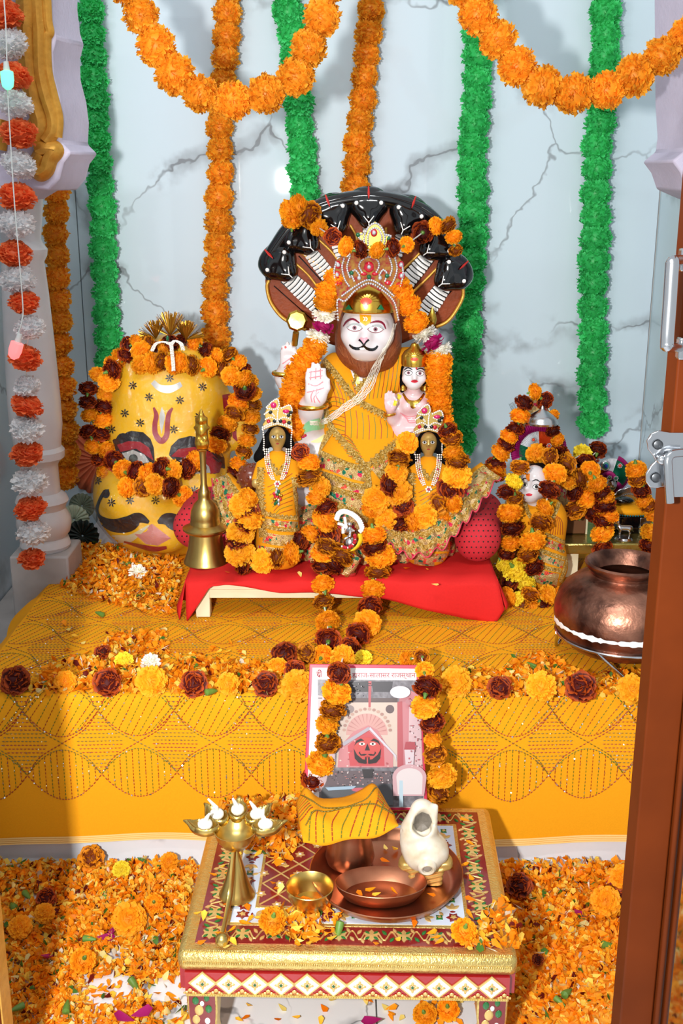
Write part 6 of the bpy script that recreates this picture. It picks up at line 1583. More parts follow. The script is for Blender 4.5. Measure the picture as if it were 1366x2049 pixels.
for i, (x, y, a, cnr) in enumerate(ringpts(dm, 0.0205)):
    if i % 2 == 0:
        shape(gm, x, y, 0.0004, rose(6), 0.0012, a, 0.0115)
        for q in range(4): shape(lm, x + .0072 * math.cos(a + q * 1.571 + .785), y + .0072 * math.sin(a + q * 1.571 + .785), 0.0014, LEAF, 0.0006, a + q * 1.571 - .785, 0.008)
    else:
        sg = 1 if i % 4 == 1 else -1
        P = [S(x + math.cos(a) * u + -math.sin(a) * v, y + math.sin(a) * u + math.cos(a) * v, 0.0010) for u, v in cr([(-.012, -.006 * sg), (-.004, .009 * sg), (.005, -.008 * sg), (.012, .006 * sg)], 12)]
        gm.tube(P, 0.0014, 5, flat=.7)
        for u, v, r_ in ((-.004, -.006 * sg, .6), (.005, .007 * sg, -.6)): shape(lm if i % 3 else gm, x + math.cos(a) * u - math.sin(a) * v, y + math.sin(a) * u + math.cos(a) * v, 0.0004, LEAF, 0.001, a + r_, 0.0095)
        for u, v in ((-.009, .010 * sg), (.009, -.010 * sg)): shape(gm, x + math.cos(a) * u - math.sin(a) * v, y + math.sin(a) * u + math.cos(a) * v, 0.0004, LEAF, 0.001, a + .4, 0.009)
dm = (a3 + a4) / 2
for i, (x, y, a, cnr) in enumerate(ringpts(dm, 0.0178)):
    if i % 3 == 0:
        shape(rm, x, y, 0.0016, rose(6), 0.001, a, 0.0095); shape(gm, x, y, 0.0026, rose(5), 0.0008, a, 0.0045)
    elif i % 3 == 1:
        for q in (-1, 0, 1): shape(gm, x + .005 * math.cos(a + q), y + .005 * math.sin(a + q), 0.0016, LEAF, 0.0009, a - 1.57 + q * .9, 0.0115)
        shape(rm, x - .006 * math.cos(a), y - .006 * math.sin(a), 0.0016, LEAF, .0009, a, .007)
    else:
        shape(lm, x, y, 0.0016, rose(4), 0.001, a, 0.006); shape(gm, x, y, 0.0024, rose(4), 0.0008, a + .4, 0.003)
        shape(gm, x + .008 * math.cos(a + 1.2), y + .008 * math.sin(a + 1.2), 0.0016, LEAF, .0009, a + .5, .009)
# lattice of the centre
iw, ih = hw - a4 - .005, hd - a4 - .005; st = 0.0215
nx, ny = int(2 * iw / st), int(2 * ih / st)
lt = MB()
for i in range(nx + 1):
    for j in range(ny + 1):
        x = -iw + 2 * iw * i / nx; y = -ih + 2 * ih * j / ny
        if (i + j) % 2 == 0:
            for dx, dy in ((1, 1), (1, -1)):
                if i + dx <= nx and 0 <= j + dy <= ny:
                    x1 = -iw + 2 * iw * (i + dx) / nx; y1 = -ih + 2 * ih * (j + dy) / ny
                    lt.tube([S(x, y, 0.0028), S(x1, y1, 0.0028)], 0.0012, 5)
        else:
            shape(gm, x, y, 0.0026, rose(6), 0.001, .3, 0.0072); shape(wm, x, y, .0034, rose(4), .0008, 0, .0026)
for m_, mm, nm in ((gm, m_engold, 'gold_floral_relief'), (lm, m_eng, 'green_leaf_inlay'), (rm, m_enr, 'maroon_flower_inlay'), (wm, m_enw, 'white_flower_centres'), (lt, m_engold, 'gold_lattice')):
    o = m_.build(nm, mm, sr, smooth=False); o['kind'] = 'stuff'
# apron with white diamonds
ap = 0.007
zt, zm = -0.0285, -0.061
for sx, sy in ((0, -1), (0, 1), (-1, 0), (1, 0)):
    if sx == 0: sbox(-hw + ap + .002, hw - ap - .002, sy * (hd - ap) - .006, sy * (hd - ap) + .006, zm, zt, 'apron_board', m_end)
    else: sbox(sx * (hw - ap) - .006, sx * (hw - ap) + .006, -hd + ap + .0065, hd - ap - .0065, zm, zt, 'apron_board', m_end)
yf = -hd + ap - .0062
def FS(x, z, o_=0.0): return S(x, yf - o_, z)
def fprism(mb, pts, d0, d1):
    f = [FS(x, z, d1) for x, z in pts]; b_ = [FS(x, z, d0) for x, z in pts]; mb.prism(f, b_)
dia = [(0, .0138), (.0142, 0), (0, -.0138), (-.0142, 0)]
zc = (zt + zm) / 2 + .002
mdf = MB(); n = len(dia)
nd = 12; pitch = (2 * hw - .03) / nd
base = V((0, 0, 0))
def rel(pts, d0, d1, mb):
    mb.prism([V((x, -d1, z)) for x, z in pts], [V((x, -d0, z)) for x, z in pts])
fr = MB(); rel([(x * 1.25, z * 1.2) for x, z in dia], 0, .0016, fr); FRM = fr.mesh('diamond_frame', m_engold)
wh = MB(); rel(dia, .0014, .0024, wh); WHM = wh.mesh('diamond_tile', m_enw)
fl_ = MB()
for q in range(4):
    a = q * math.pi / 2; fl_.ball((.0048 * math.cos(a), -.003, .0048 * math.sin(a)), (.0034 if q % 2 == 0 else .0018, .0013, .0018 if q % 2 == 0 else .0034), 8, 5)
    a += math.pi / 4; fl_.ball((.004 * math.cos(a), -.0028, .004 * math.sin(a)), .0014, 6, 4)
FLM = fl_.mesh('diamond_flower', m_engold)
gd = MB(); gd.ball((0, -.0035, 0), .0017, 8, 5); GDM = gd.mesh('diamond_centre', m_gemg)
for i in range(nd):
    x = -hw + .015 + pitch * (i + .5)
    o = inst('diamond_frame', FRM, FS(x, zc), sr, Rz)
    inst('diamond_tile', WHM, (0, 0, 0), o, raw=True); inst('flower_boss', FLM, (0, 0, 0), o, raw=True); inst('green_stone', GDM, (0, 0, 0), o, raw=True)
tri = MB()
for i in range(nd + 1):
    x = -hw + .015 + pitch * i
    for u, v, r_ in ((0, .002, .0028), (-.004, -.001, .0022), (.004, -.001, .0022), (-.007, -.002, .0016), (.007, -.002, .0016)): tri.ball(FS(x + u, zm + .0055 + v, .001), (r_, .0013, r_), 6, 4)
o = tri.build('gold_trefoils', m_engold, sr); o['kind'] = 'stuff'
mb = MB(); mb.box(S(0, yf + .001, zm + .0012), (2 * hw - .02, .006, .0034), Rz)
for i in range(130): mb.ball(FS(-hw + .012 + (2 * hw - .024) * i / 129, zm + .0012, .002), .0014, 5, 4)
o = mb.build('lower_bead_rail', m_gfoil, sr); o['kind'] = 'stuff'
# legs
for sx in (-1, 1):
    for sy in (-1, 1):
        x, y = sx * (hw - .028), sy * (hd - .026)
        pts = [(-.019, zm), (.019, zm), (.019, zm - .03), (.016, zm - .07), (.020, zm - .1), (.022, -SZ + .0005), (-.022, -SZ + .0005), (-.020, zm - .1), (-.014, zm - .07), (-.019, zm - .03)]
        f = [S(x + u, y - .018, v) for u, v in pts]; b_ = [S(x + u, y + .018, v) for u, v in pts]
        lg = MB().prism(f, b_).build('leg', m_gfoil, sr, bevel=.002, fix=True)
        if sy < 0:
            MB().prism([S(x + u * .86, y - .0192, zm - .005 + (v - zm) * .93) for u, v in pts], [S(x + u * .86, y - .017, zm - .005 + (v - zm) * .93) for u, v in pts]).build('leg_enamel', m_enr, lg, fix=True)
            for u, v, mm, r_ in ((-.008, -.014, m_eng, .006), (.006, -.010, m_eng, .005), (0, -.018, m_enw, .004), (-.004, -.028, m_engold, .008), (.008, -.026, m_eng, .006), (-.008, -.042, m_engold, .007), (.006, -.044, m_enw, .005), (0, -.056, m_eng, .007)):
                MB().ball(S(x + u, y - .0195, zm + v), (r_ * .7, .0015, r_), 10, 6).build('leg_motif', mm, lg)

# ------------------------------------------------------------------ things on the stool
def top(x, y, z=SZ + .0038): return on(x, y, z)
ZT = SZ + 0.0045
# brass five-wick lamp with handle
c = on(474, 1790, ZT); k = mpp(c)
lp = thing('brass_oil_lamp', 'brass five-cup oil lamp on a flared foot with cotton wicks and long handle', 'oil lamp', c)
MB().lathe([(0, 0), (36 * k, 0), (36 * k, 3 * k), (30 * k, 14 * k), (22 * k, 40 * k), (13 * k, 75 * k), (7 * k, 95 * k), (6 * k, 108 * k), (0, 108 * k)], c, 32).build('foot', m_brass, lp)
bw = c + V((0, 0, 118 * k))
MB().lathe([(0, -12 * k), (10 * k, -12 * k), (26 * k, -2 * k), (37 * k, 14 * k), (42 * k, 30 * k), (40 * k, 30 * k), (34 * k, 14 * k), (22 * k, 2 * k), (0, -4 * k)], bw, 36).build('bowl', m_brass, lp)
m_wick = mat('cotton_wick', 'ece7da', 0.9, sss=0.2)
CUP = sdf(carve(blend([ell((0, 0, 0), (.021, .015, .012)), cap((.012, 0, .004), (.030, 0, .008), .009, .002)], .008), blend([ell((0, 0, .007), (.018, .0125, .012)), cap((.012, 0, .010), (.028, 0, .013), .008, .002)], .008), .001), (-.028, -.022, -.02), (.036, .022, .02), .0018).mesh('lamp_cup', m_brass, angle=0)
for an in (172, 132, 90, 48, 8):
    a = math.radians(an); p = bw + V((math.cos(a) * 60 * k, math.sin(a) * 62 * k, 30 * k))
    o = inst('wick_cup', CUP, p, lp, Quaternion((0, 0, 1), a), .92)
    mb = MB(); mb.ball((0, 0, .005), (.011, .010, .008), 10, 7); mb.tube([V((0, 0, .008)), V((-.004, .003, .018)), V((.012 * math.cos(an), .006, .026))], [.004, .003, .0016], 7)
    inst('wick', mb.mesh('wick', m_wick), (0, 0, 0), o, raw=True)
hpts = [bw + V((0, -34 * k, 4 * k)), on(462, 1778, ZT + .03), on(455, 1820, ZT + .014), on(446, 1868, ZT + .006)]
MB().tube(crv(hpts, 20), 0.0042, 8, flat=.5).build('handle', m_brass, lp)
MB().ball(on(444, 1880, ZT + .007), .0088, 14, 10).build('handle_knob', m_brass, lp)
# brass bowl
c = on(620, 1812, ZT); k = mpp(c)
bo = MB(); bo.lathe([(0, 0), (28 * k, 0), (36 * k, 6 * k), (45 * k, 28 * k), (48 * k, 46 * k), (47 * k, 47.5 * k), (45.5 * k, 46 * k), (42 * k, 28 * k), (34 * k, 9 * k), (0, 4 * k)], c, 40)
o = bo.build('brass_bowl', m_brass, None); tag(o, 'small brass bowl holding a few petals, beside the copper tray', 'bowl')
bowlc = c + V((0, 0, 6 * k))
# copper tray, vessel, dish
c = on(772, 1762, ZT); k = mpp(c)
o = MB().lathe([(0, 0), (128 * k, 0), (138 * k, 4 * k), (150 * k, 20 * k), (153 * k, 25 * k), (151 * k, 26 * k), (147 * k, 22 * k), (136 * k, 7 * k), (126 * k, 3 * k), (0, 3 * k)], c, 64).build('copper_tray', m_copper); tag(o, 'round copper tray holding a vessel, dish and conch', 'tray')
trc, trk = c, k; zt_ = c.z + 3.5 * k
c = on(700, 1725, zt_); k = mpp(c)
o = MB().lathe([(0, 0), (38 * k, 0), (46 * k, 5 * k), (49 * k, 16 * k), (46 * k, 34 * k), (40 * k, 62 * k), (38 * k, 84 * k), (40 * k, 96 * k), (46 * k, 104 * k), (44 * k, 104 * k), (37 * k, 95 * k), (35 * k, 80 * k), (40 * k, 40 * k), (42 * k, 14 * k), (0, 6 * k)], c, 48).build('copper_vessel', m_copper); tag(o, 'copper water vessel on the tray, capped with a folded saffron cloth', 'vessel')
vc, vk = c, k
c = on(762, 1793, zt_); k = mpp(c)
dm_ = MB().lathe([(0, 0), (64 * k, 0), (74 * k, 3 * k), (88 * k, 22 * k), (92 * k, 33 * k), (90.5 * k, 34 * k), (86 * k, 23 * k), (72 * k, 6 * k), (0, 3 * k)], c, 56)
dm_.v = [(x, c.y + (y - c.y) * .58, z) for x, y, z in dm_.v]
o = dm_.build('copper_dish', m_copper); tag(o, 'shallow copper dish with loose petals at the front of the tray', 'dish')
dishc = c + V((0, 0, 6 * k)); dishk = k
# folded saffron cloth on the vessel: a saddle with raised corners
ctop = vc + V((0, 0, 106 * vk)); k = vk
TE = cr([(594, 1606), (604, 1586), (614, 1580), (638, 1598), (690, 1594), (724, 1582), (746, 1571), (762, 1588), (778, 1618)], 61)
BE = cr([(606, 1686), (640, 1690), (680, 1682), (720, 1678), (760, 1670), (797, 1654)], 61)
def capc(u, v, off=0.0):
    # u -1..1 across, v -1 (front) .. 1 (back)
    i = min(59.999, max(0, (u + 1) * 30)); j = int(i); f_ = i - j
    te = [TE[j][q] * (1 - f_) + TE[j + 1][q] * f_ for q in (0, 1)]; be = [BE[j][q] * (1 - f_) + BE[j + 1][q] * f_ for q in (0, 1)]
    t = (v + 1) / 2
    p = at(be[0], be[1], vc.y - .052).lerp(at(te[0], te[1], vc.y + .045), t)
    return p + V((0, -.014 * math.sin(math.pi * t) - off, .016 * math.sin(math.pi * t) * (1 - .4 * u * u) + .0016 * math.sin(u * 7 + v * 5) + off))
fcl = thing('folded_cloth', 'folded saffron cloth with green and red stitching resting on the copper vessel', 'cloth', ctop)
rows = [[capc(-1 + 2 * i / 30, -1 + 2 * j / 20) for i in range(31)] for j in range(21)]
rows += [[capc(-1 + 2 * i / 30, 1) + V((0, .004 * q, -.012 * q)) for i in range(31)] for q in (1, 2)]
rows = [[p + V((0, .006, -.003)) for p in rows[0]]] + rows
MB().grid(rows).build('fabric', m_robe, fcl, angle=0, solid=.003)
def cst(pts, m_, wd=.0014):
    mb = MB(); Q = cr(pts, 44)
    for i in range(43):
        if i % 5 == 4 and wd < .0015: continue
        (x0, y0), (x1, y1) = Q[i], Q[i + 1]
        if max(abs(x0), abs(y0), abs(x1), abs(y1)) > .99: continue
        mb.tube([capc(x0, y0, .0022), capc(x1, y1, .0022)], wd * .6, 4)
    return mb
A, B2, O2 = MB(), MB(), MB()
def into(M_, mb): M_.add(mb.v, mb.f)
for i in range(10):
    x = -.75 + i * .17; into(A if i % 2 else B2, cst([(x - .1, -.95), (x, -.4), (x + .14, .0 + .04 * i)], None))
for q in range(7): into(O2 if q % 2 else A, cst([(-.98, .0 + q * .13), (-.8, .02 + q * .13), (-.52 - q * .02, .2 + q * .1)], None)); into(O2 if q % 2 == 0 else A, cst([(.98, .1 + q * .12), (.8, .1 + q * .12), (.58 + q * .01, .3 + q * .09)], None))
into(O2, cst([(-.8, .95), (-.5, .5), (-.1, .25), (.4, .1), (.95, .0)], None, .002)); into(O2, cst([(.62, .95), (.4, .5), (.1, .25), (-.4, .1), (-.85, -.3)], None, .002))
for M_, m_ in ((A, m_thr_r), (B2, m_thr_g), (O2, m_thr_o)):
    o = M_.build('stitching', m_, fcl, angle=0); o['kind'] = 'stuff'
# conch on its brass stand
cs = on(850, 1762, zt_); k = mpp(cs)
cst_ = thing('conch_stand', 'ribbed brass stand under the conch shell', 'stand', cs)
hf = blend([rbox(cs + V((0, 0, 20 * k)), (34 * k, 20 * k, 20 * k), .004, Quaternion((0, 1, 0), .08)), ell(cs + V((-40 * k, 0, 40 * k)), (14 * k, 16 * k, 12 * k)), ell(cs + V((42 * k, 0, 44 * k)), (12 * k, 16 * k, 14 * k)), rbox(cs + V((0, 0, 42 * k)), (48 * k, 18 * k, 8 * k), .003)], .006)
rib = lambda P: hf(P) + .0007 * np.sin((P[..., 2] - P[..., 0] * .25) * 900) * (P[..., 2] < cs.z + .028)
sdf(rib, cs + V((-.055, -.025, 0)), cs + V((.055, .025, .065)), .0016).build('stand_body', m_brassd, cst_, angle=0)
cc = cs + V((-2 * k, -2 * k, 86 * k)); m_shell = mat('conch_shell', 'dcd4c4', 0.35, var=0.7, vscale=40, col2='b8a27a', bump=0.15)
CO = thing('conch_shell', 'white conch shell with open mouth and coiled whorl on the brass stand', 'shell', cc + V((0, 0, -.05)))
def cf(P):
    q = P - np.array(cc)
    return q
hf = blend([ell(cc + V((0, 0, -14 * k)), (47 * k, 44 * k, 40 * k)), ell(cc + V((-12 * k, 4 * k, 14 * k)), (37 * k, 36 * k, 44 * k)), cap(cc + V((-12 * k, 8 * k, 30 * k)), cc + V((-6 * k, 12 * k, 66 * k)), 33 * k, 24 * k), cap(cc + V((14 * k, 6 * k, 50 * k)), cc + V((20 * k, 8 * k, 78 * k)), 9 * k, 5 * k)], .008)
mouth = blend([cap(cc + V((-6 * k, -6 * k, 40 * k)), cc + V((0, -34 * k, 88 * k)), 18 * k, 25 * k), ell(cc + V((-8 * k, -30 * k, 54 * k)), (21 * k, 30 * k, 20 * k))], .006)
ax = cc + V((0, -30 * k, -26 * k))
def shf(P):
    d = carve(hf, mouth, .004)(P)
    r = np.sqrt((P[..., 0] - ax.x) ** 2 + (P[..., 2] - ax.z) ** 2); th_ = np.arctan2(P[..., 2] - ax.z, P[..., 0] - ax.x)
    return d + .0009 * np.sin((r / (9 * k)) * 2.2 + th_) * (P[..., 1] < cc.y) * (r < .05)
cm = sdf(shf, cc - V((.055, .05, .055)), cc + V((.055, .05, .085)), .0016); cm.build('shell', m_shell, CO, angle=0); bSh = cm.bvh()
mb = MB(); blob(mb, bSh, [(827, 1650), (831, 1634), (844, 1625), (858, 1630), (864, 1644), (857, 1658), (843, 1665), (832, 1661)], .0006, 5); mb.build('mouth_lining', mat('conch_mouth', '7d756a', .6, var=.6, vscale=60, col2='4f4a44'), CO, angle=0)
tipb = ax + V((2 * k, -16 * k, 0))
MB().lathe([(18 * k, -16 * k), (20 * k, -4 * k), (17 * k, 6 * k), (13 * k, 9 * k), (10 * k, 8 * k), (9 * k, 2 * k), (0, 1 * k)], tipb + V((0, 6 * k, 0)), 28, Quaternion((1, 0, 0), math.pi / 2 + .25)).build('whorl_tip', m_shell, CO)
MB().ball(tipb + V((0, 3.5 * k, 0)), (9 * k, 3 * k, 9 * k), 14, 8).build('tip_hollow', mat('shell_hollow', '8f8478', 0.6), CO)

# ------------------------------------------------------------------ framed picture leaning on the altar front
pb0, pb1, pt0, pt1 = at(608, 1618, 1.452), at(853, 1618, 1.452), at(620, 1331, 1.525), at(836, 1333, 1.525)
pr_o = (pb0 + pb1) / 2; pu = (pb1 - pb0).normalized(); pv = ((pt0 + pt1) / 2 - pr_o).normalized(); pn = pu.cross(pv).normalized()
if pn.y > 0: pn = -pn
def pp(x, y, off=0.0):
    d = raydir(x, y); t = (pr_o - CAM).dot(pn) / d.dot(pn); return CAM + d * t + pn * off
pic = thing('framed_picture', 'framed pink and white picture of a moustached red face, leaning on the altar front', 'picture', pr_o)
def pbox(x0, y0, x1, y1, o0, o1, name, m, parent=pic, bev=0):
    q = [pp(x0, y0), pp(x1, y0), pp(x1, y1), pp(x0, y1)]
    return MB().prism([p + pn * o1 for p in q], [p + pn * o0 for p in q]).build(name, m, parent, fix=True, bevel=bev)
def quadp(pts, o0, o1, name, m, parent=pic, bev=0):
    q = [pp(*p) for p in pts]; return MB().prism([p + pn * o1 for p in q], [p + pn * o0 for p in q]).build(name, m, parent, fix=True, bevel=bev, smooth=False)
FRQ = [(619, 1329), (838, 1331), (856, 1622), (606, 1620)]
m_frr = mat('picture_frame_red', 'c4284a', 0.35); 
quadp(FRQ, -.007, -.001, 'frame', m_frr, bev=.001)
MQ = [(625, 1336), (832, 1338), (849, 1616), (613, 1614)]
quadp(MQ, -.001, .0002, 'mat_board', mat('print_white', 'd3cfcd', 0.3))
C8 = lambda x, y: (540 + x * 0.3075, 1200 + y * 0.3075)
lay = [0]
def pr(pts, col, name='print', z=None, n=None):
    lay[0] += 1; o_ = .0003 + .00004 * lay[0]
    q = [pp(*C8(x, y), o_) for x, y in pts]
    mb = MB(); mb.add(q, [tuple(range(len(q)))]); return mb.build(name, mat('ink_' + col, tuple(int(col[i:i + 2], 16) * .84 for i in (0, 2, 4)), .3), PH, smooth=False)
PH = quadp([C8(310, 518), C8(978, 525), C8(1000, 1350), C8(320, 1345)], .0002, .0003, 'photo_print', mat('ink_base', '5d5a60', 0.3, var=0.7, vscale=160, col2='8d8a90'))
E = lambda cx, cy, rx, ry, n=24, a0=0, a1=360: [(cx + rx * math.cos(math.radians(a0 + (a1 - a0) * i / n)), cy + ry * math.sin(math.radians(a0 + (a1 - a0) * i / n))) for i in range(n + (a1 - a0 < 360))]
pr([(310, 620), (400, 640), (430, 760), (420, 1080), (330, 1250), (315, 1250)], 'e3c9cc'); pr([(860, 560), (978, 625), (995, 1100), (850, 1090), (830, 700)], 'd58b93'); pr([(905, 690), (975, 720), (990, 1080), (900, 1080)], 'e6c6cb')
pr([(415, 540), (640, 530), (660, 600), (430, 600)], '3c3a40'); pr([(660, 532), (800, 532), (790, 600), (670, 600)], '47444a')
pr([(480, 665), (830, 665), (828, 1085), (430, 1090), (440, 880)], 'e2cdbf'); pr([(475, 640), (830, 640), (830, 668), (475, 668)], '6a5a5a'); pr([(640, 530), (660, 530), (655, 700), (640, 700)], 'c85a60')
pr([(828, 665), (860, 660), (868, 1085), (828, 1090)], 'c46068')
pr(E(780, 712, 28, 28), '6d5a5c'); pr(E(520, 712, 28, 26), '9b8a88')
pr(E(630, 870, 135, 130, 24, 180, 360) + [(765, 880), (495, 880)], 'dfa9a2')
for i in range(13):
    a = math.radians(190 + 160 * i / 12); pr([(630 + 60 * math.cos(a), 870 + 60 * math.sin(a)), (630 + 128 * math.cos(a - .03), 870 + 128 * math.sin(a - .03)), (630 + 128 * math.cos(a + .03), 870 + 128 * math.sin(a + .03))], 'c98a86')
for i in range(16):
    a = math.radians(185 + 170 * i / 15); pr(E(632 + 150 * math.cos(a), 860 + 150 * math.sin(a), 12, 10, 8), 'b98f84' if i % 2 else 'cfa898')
pr([(640, 815), (700, 850), (800, 1010), (800, 1090), (440, 1090), (450, 960), (540, 860)], 'd98d92'); pr([(630, 840), (740, 950), (745, 1080), (520, 1080), (505, 950)], 'd4555c')
for i in range(40): pr(E(U(450, 800), U(900, 1085), 7, 5, 6), RND.choice(['e8b8b4', 'c86a70', 'efd8d0', 'b85a60']))
pr([(470, 930), (640, 825), (655, 840), (480, 950)], 'b9b4c0'); pr([(650, 825), (820, 1010), (822, 1050), (805, 1010), (645, 842)], 'ded8e4')
pr(E(633, 975, 88, 82), 'd85450')
for s in (-1, 1):
    X = lambda x: 633 + s * (x - 633)
    pr([(X(x), y) for x, y in [(722, 965), (715, 1030), (690, 1058), (645, 1066), (637, 1040), (665, 1035), (700, 1005)]], '2b2326')
    pr([(X(x), y) for x, y in [(652, 915), (675, 900), (705, 915), (718, 948), (700, 928), (675, 918)]], '1c1618')
    pr(E(X(668), 936, 20, 10, 14), 'f3e9e4'); pr(E(X(668), 936, 7, 7, 10), '151214')
    pr([(X(x), y) for x, y in [(634, 1002), (655, 1000), (672, 1004), (682, 992), (676, 988), (684, 985), (690, 994), (676, 1012), (652, 1012)]], '241c1e')
    pr([(X(x), y) for x, y in [(637, 1022), (648, 1020), (650, 1064), (638, 1064)]], '2b2326')
pr([(633, 932), (650, 978), (616, 978)], '241c1e'); pr([(618, 1018), (633, 1012), (650, 1018), (633, 1026)], 'b83a3c')
pr([(598, 1100), (672, 1100), (662, 1155), (610, 1155)], '3a383c'); pr([(380, 1110), (780, 1110), (800, 1200), (360, 1210)], '6e6268')
for i in range(90): pr(E(U(380, 800), U(1105, 1205), U(3, 8), U(3, 6), 6), RND.choice(['e6dcda', 'c9a5a0', '4c474c', '8d8088', 'b87a78', '2f2c30']))
pr([(598, 1100), (672, 1100), (662, 1155), (610, 1155)], '39383c')
pr([(340, 1215), (790, 1190), (800, 1330), (330, 1330)], '5b6066'); pr([(360, 1215), (560, 1205), (540, 1225), (380, 1235)], 'a9c6dc'); pr(E(590, 1230, 60, 14), 'cf6a78')
pr(E(845, 598, 66, 40), 'ece7ee'); pr(E(900, 660, 22, 18), 'c78a92')
pr([(880, 920), (940, 920), (945, 970), (870, 970)], 'b8505a'); pr([(872, 970), (938, 970), (930, 1075), (880, 1075)], 'e3d3da'); pr(E(905, 1150, 110, 85, 20, 180, 360) + [(1000, 1270), (800, 1270)], 'd9aeb4'); pr(E(905, 1150, 85, 60, 20, 180, 360) + [(985, 1260), (830, 1260)], 'eadfe0')
pr([(840, 1170), (862, 1170), (865, 1340), (838, 1340)], 'c3dbe8')
for i in range(40): pr(E(U(900, 985), U(640, 1080), U(3, 7), U(3, 7), 6), RND.choice(['c2606c', 'f0dce0', 'b07078']))
for i in range(30): pr(E(U(320, 660), U(528, 640), U(3, 14), U(2, 5), 6), RND.choice(['77757c', 'a3a0a6', '2c2a30']))
# printed heading
m_txt = mat('heading_ink', 'a02c40', 0.4)
def text_at(s, x0, y0, hpx, offs=.0009):
    cu_ = bpy.data.curves.new('heading', 'FONT'); cu_.body = s; cu_.size = 1.0; cu_.resolution_u = 3
    ob = bpy.data.objects.new('heading_tmp', cu_); COL.objects.link(ob)
    dg = bpy.context.evaluated_depsgraph_get(); me = bpy.data.meshes.new_from_object(ob.evaluated_get(dg))
    mb = MB(); org = pp(x0, y0, offs); sc = hpx * mpp(org)
    mb.add([org + pu * (v.co.x * sc) + pv * (v.co.y * sc) for v in me.vertices], [tuple(p.vertices) for p in me.polygons])
    w = max((v.co.x for v in me.vertices), default=0) * sc / mpp(org)
    bpy.data.objects.remove(ob); bpy.data.curves.remove(cu_); bpy.data.meshes.remove(me)
    o = mb.build('printed_heading', m_txt, pic, smooth=False)
    return w
def stroke(paths, x0, y0, sc, wd=1.5, offs=.0009):
    mb = MB()
    for P in paths:
        Q = cr([(x0 + x * sc, y0 + y * sc) for x, y in P], 4 * len(P))
        mb.tube([pp(x, y, offs) for x, y in Q], wd * .5 * .00077, 5, flat=1)
    return mb.build('printed_heading', m_txt, pic)
# the ligature at the left of the heading, drawn stroke by stroke
stroke([[(0, 0), (12, 0)], [(2, 0), (1, 3), (4, 4.5), (5.5, 2.5), (4.5, 1)], [(4.5, 4.5), (2, 7), (5, 10), (7, 12.5)], [(8, 0), (8, 12)], [(8, 7), (4.5, 10.5)], [(11, 0), (11, 12)], [(11, 0), (9.5, -4), (5.5, -4.5), (3.5, -2)]], 633, 1344.5, 0.85)
text_at('हाराज-सालासर राजस्थान', 704.5, 1355.5, 13.6)
G('marigold garland hanging down the left side of the framed picture', [(686, 1314, 'l', 24, 1.575), (678, 1347, 'd', 24), (674, 1384, 'l', 31), (664, 1420, 'm', 27), (654, 1449, 'l', 25), (655, 1487, 'm', 27), (642, 1526, 'l', 30), (626, 1560, 'd', 26)], 1.475, jit=.25)
G('marigold garland hanging down the right side of the framed picture', [(814, 1320, 'o', 18, 1.6), (843, 1314, 'm', 16, 1.58), (849, 1342, 'l', 20, 1.5), (854, 1375, 'd', 27), (851, 1413, 'l', 29), (865, 1446, 'd', 24), (866, 1480, 'o', 18), (870, 1510, 'm', 26), (884, 1552, 'l', 32), (877, 1588, 'm', 25), (860, 1616, 'o', 21)], 1.465, jit=.25)
# ------------------------------------------------------------------ tiny silver elephant-headed figurine in front of the statue
q0 = lambda x, y, d=0.0: at(640 + x * .08784, 980 + y * .08784, 1.872 + d)
EF = thing('silver_elephant_figurine', 'tiny silver elephant-headed figurine with white arch and yellow scarf on the red cloth', 'figurine', V((q0(700, 1300).x, 1.875, BT + .004)))
k = mpp(q0(700, 1000)) * .08784
hf = blend([ell(q0(670, 950), (95 * k, 80 * k, 110 * k)), ell(q0(670, 790), (60 * k, 60 * k, 60 * k)), cap(q0(690, 960, -.006), q0(680, 1060, -.009), 45 * k, 35 * k), cap(q0(680, 1060, -.009), q0(570, 1120, -.010), 34 * k, 26 * k), cap(q0(570, 1120, -.010), q0(510, 1210, -.009), 24 * k, 18 * k),
            ell(q0(590, 960, .002), (40 * k, 25 * k, 70 * k)), ell(q0(760, 960, .002), (40 * k, 25 * k, 70 * k)), ell(q0(690, 1250, .006), (150 * k, 100 * k, 200 * k)), cap(q0(690, 1400, .006), V((q0(690, 1400).x, 1.878, BT + .012)), 120 * k, 150 * k)], 40 * k)
lo, hi = bbox([q0(450, 700), q0(950, 1500)], .012)
sdf(lambda P: np.maximum(hf(P), BT + .004 - P[..., 2]), (lo[0], 1.85, BT), (hi[0], 1.905, hi[2]), .0012).build('body', m_silver, EF, angle=0)
ar = [(380, 690), (430, 560), (540, 500), (680, 540), (800, 620), (900, 740), (950, 900), (900, 960)]
MB().tube([q0(x, y, .006) for x, y in cr(ar, 50)], .0042, 8).build('arch', m_white, EF)
mb = MB()
for x, y in cr(ar, 26): mb.ball(q0(x + (x - 640) * .12, y - 40, .006), .0024, 6, 5)
o = mb.build('arch_beading', m_white, EF); o['kind'] = 'stuff'
for P in ([(560, 620), (580, 760), (620, 900)], [(400, 770), (500, 790), (600, 870)], [(520, 850), (520, 990)]): MB().tube([q0(x, y, .004) for x, y in P], .0026, 7).build('arch_spoke', m_white, EF)
mb = MB(); mb.grid([[q0(x + dx, y, -.012 + .002 * j) for j, dx in enumerate((0, 50, 100))] for x, y in cr([(860, 1000), (880, 1150), (800, 1300), (680, 1400)], 14)]); mb.build('scarf', mat('lemon_cloth', 'ecc81c', .6), EF, angle=0, solid=.001)
gl = cr([(790, 1040), (800, 1150), (740, 1260), (620, 1320), (500, 1290)], 12)
for i, (x, y) in enumerate(gl): MB().ball(q0(x, y, -.013), .0034 if i % 3 != 2 else .002, 8, 6).build('necklace_bead', m_gemr if i % 3 != 2 else m_pearl, EF)
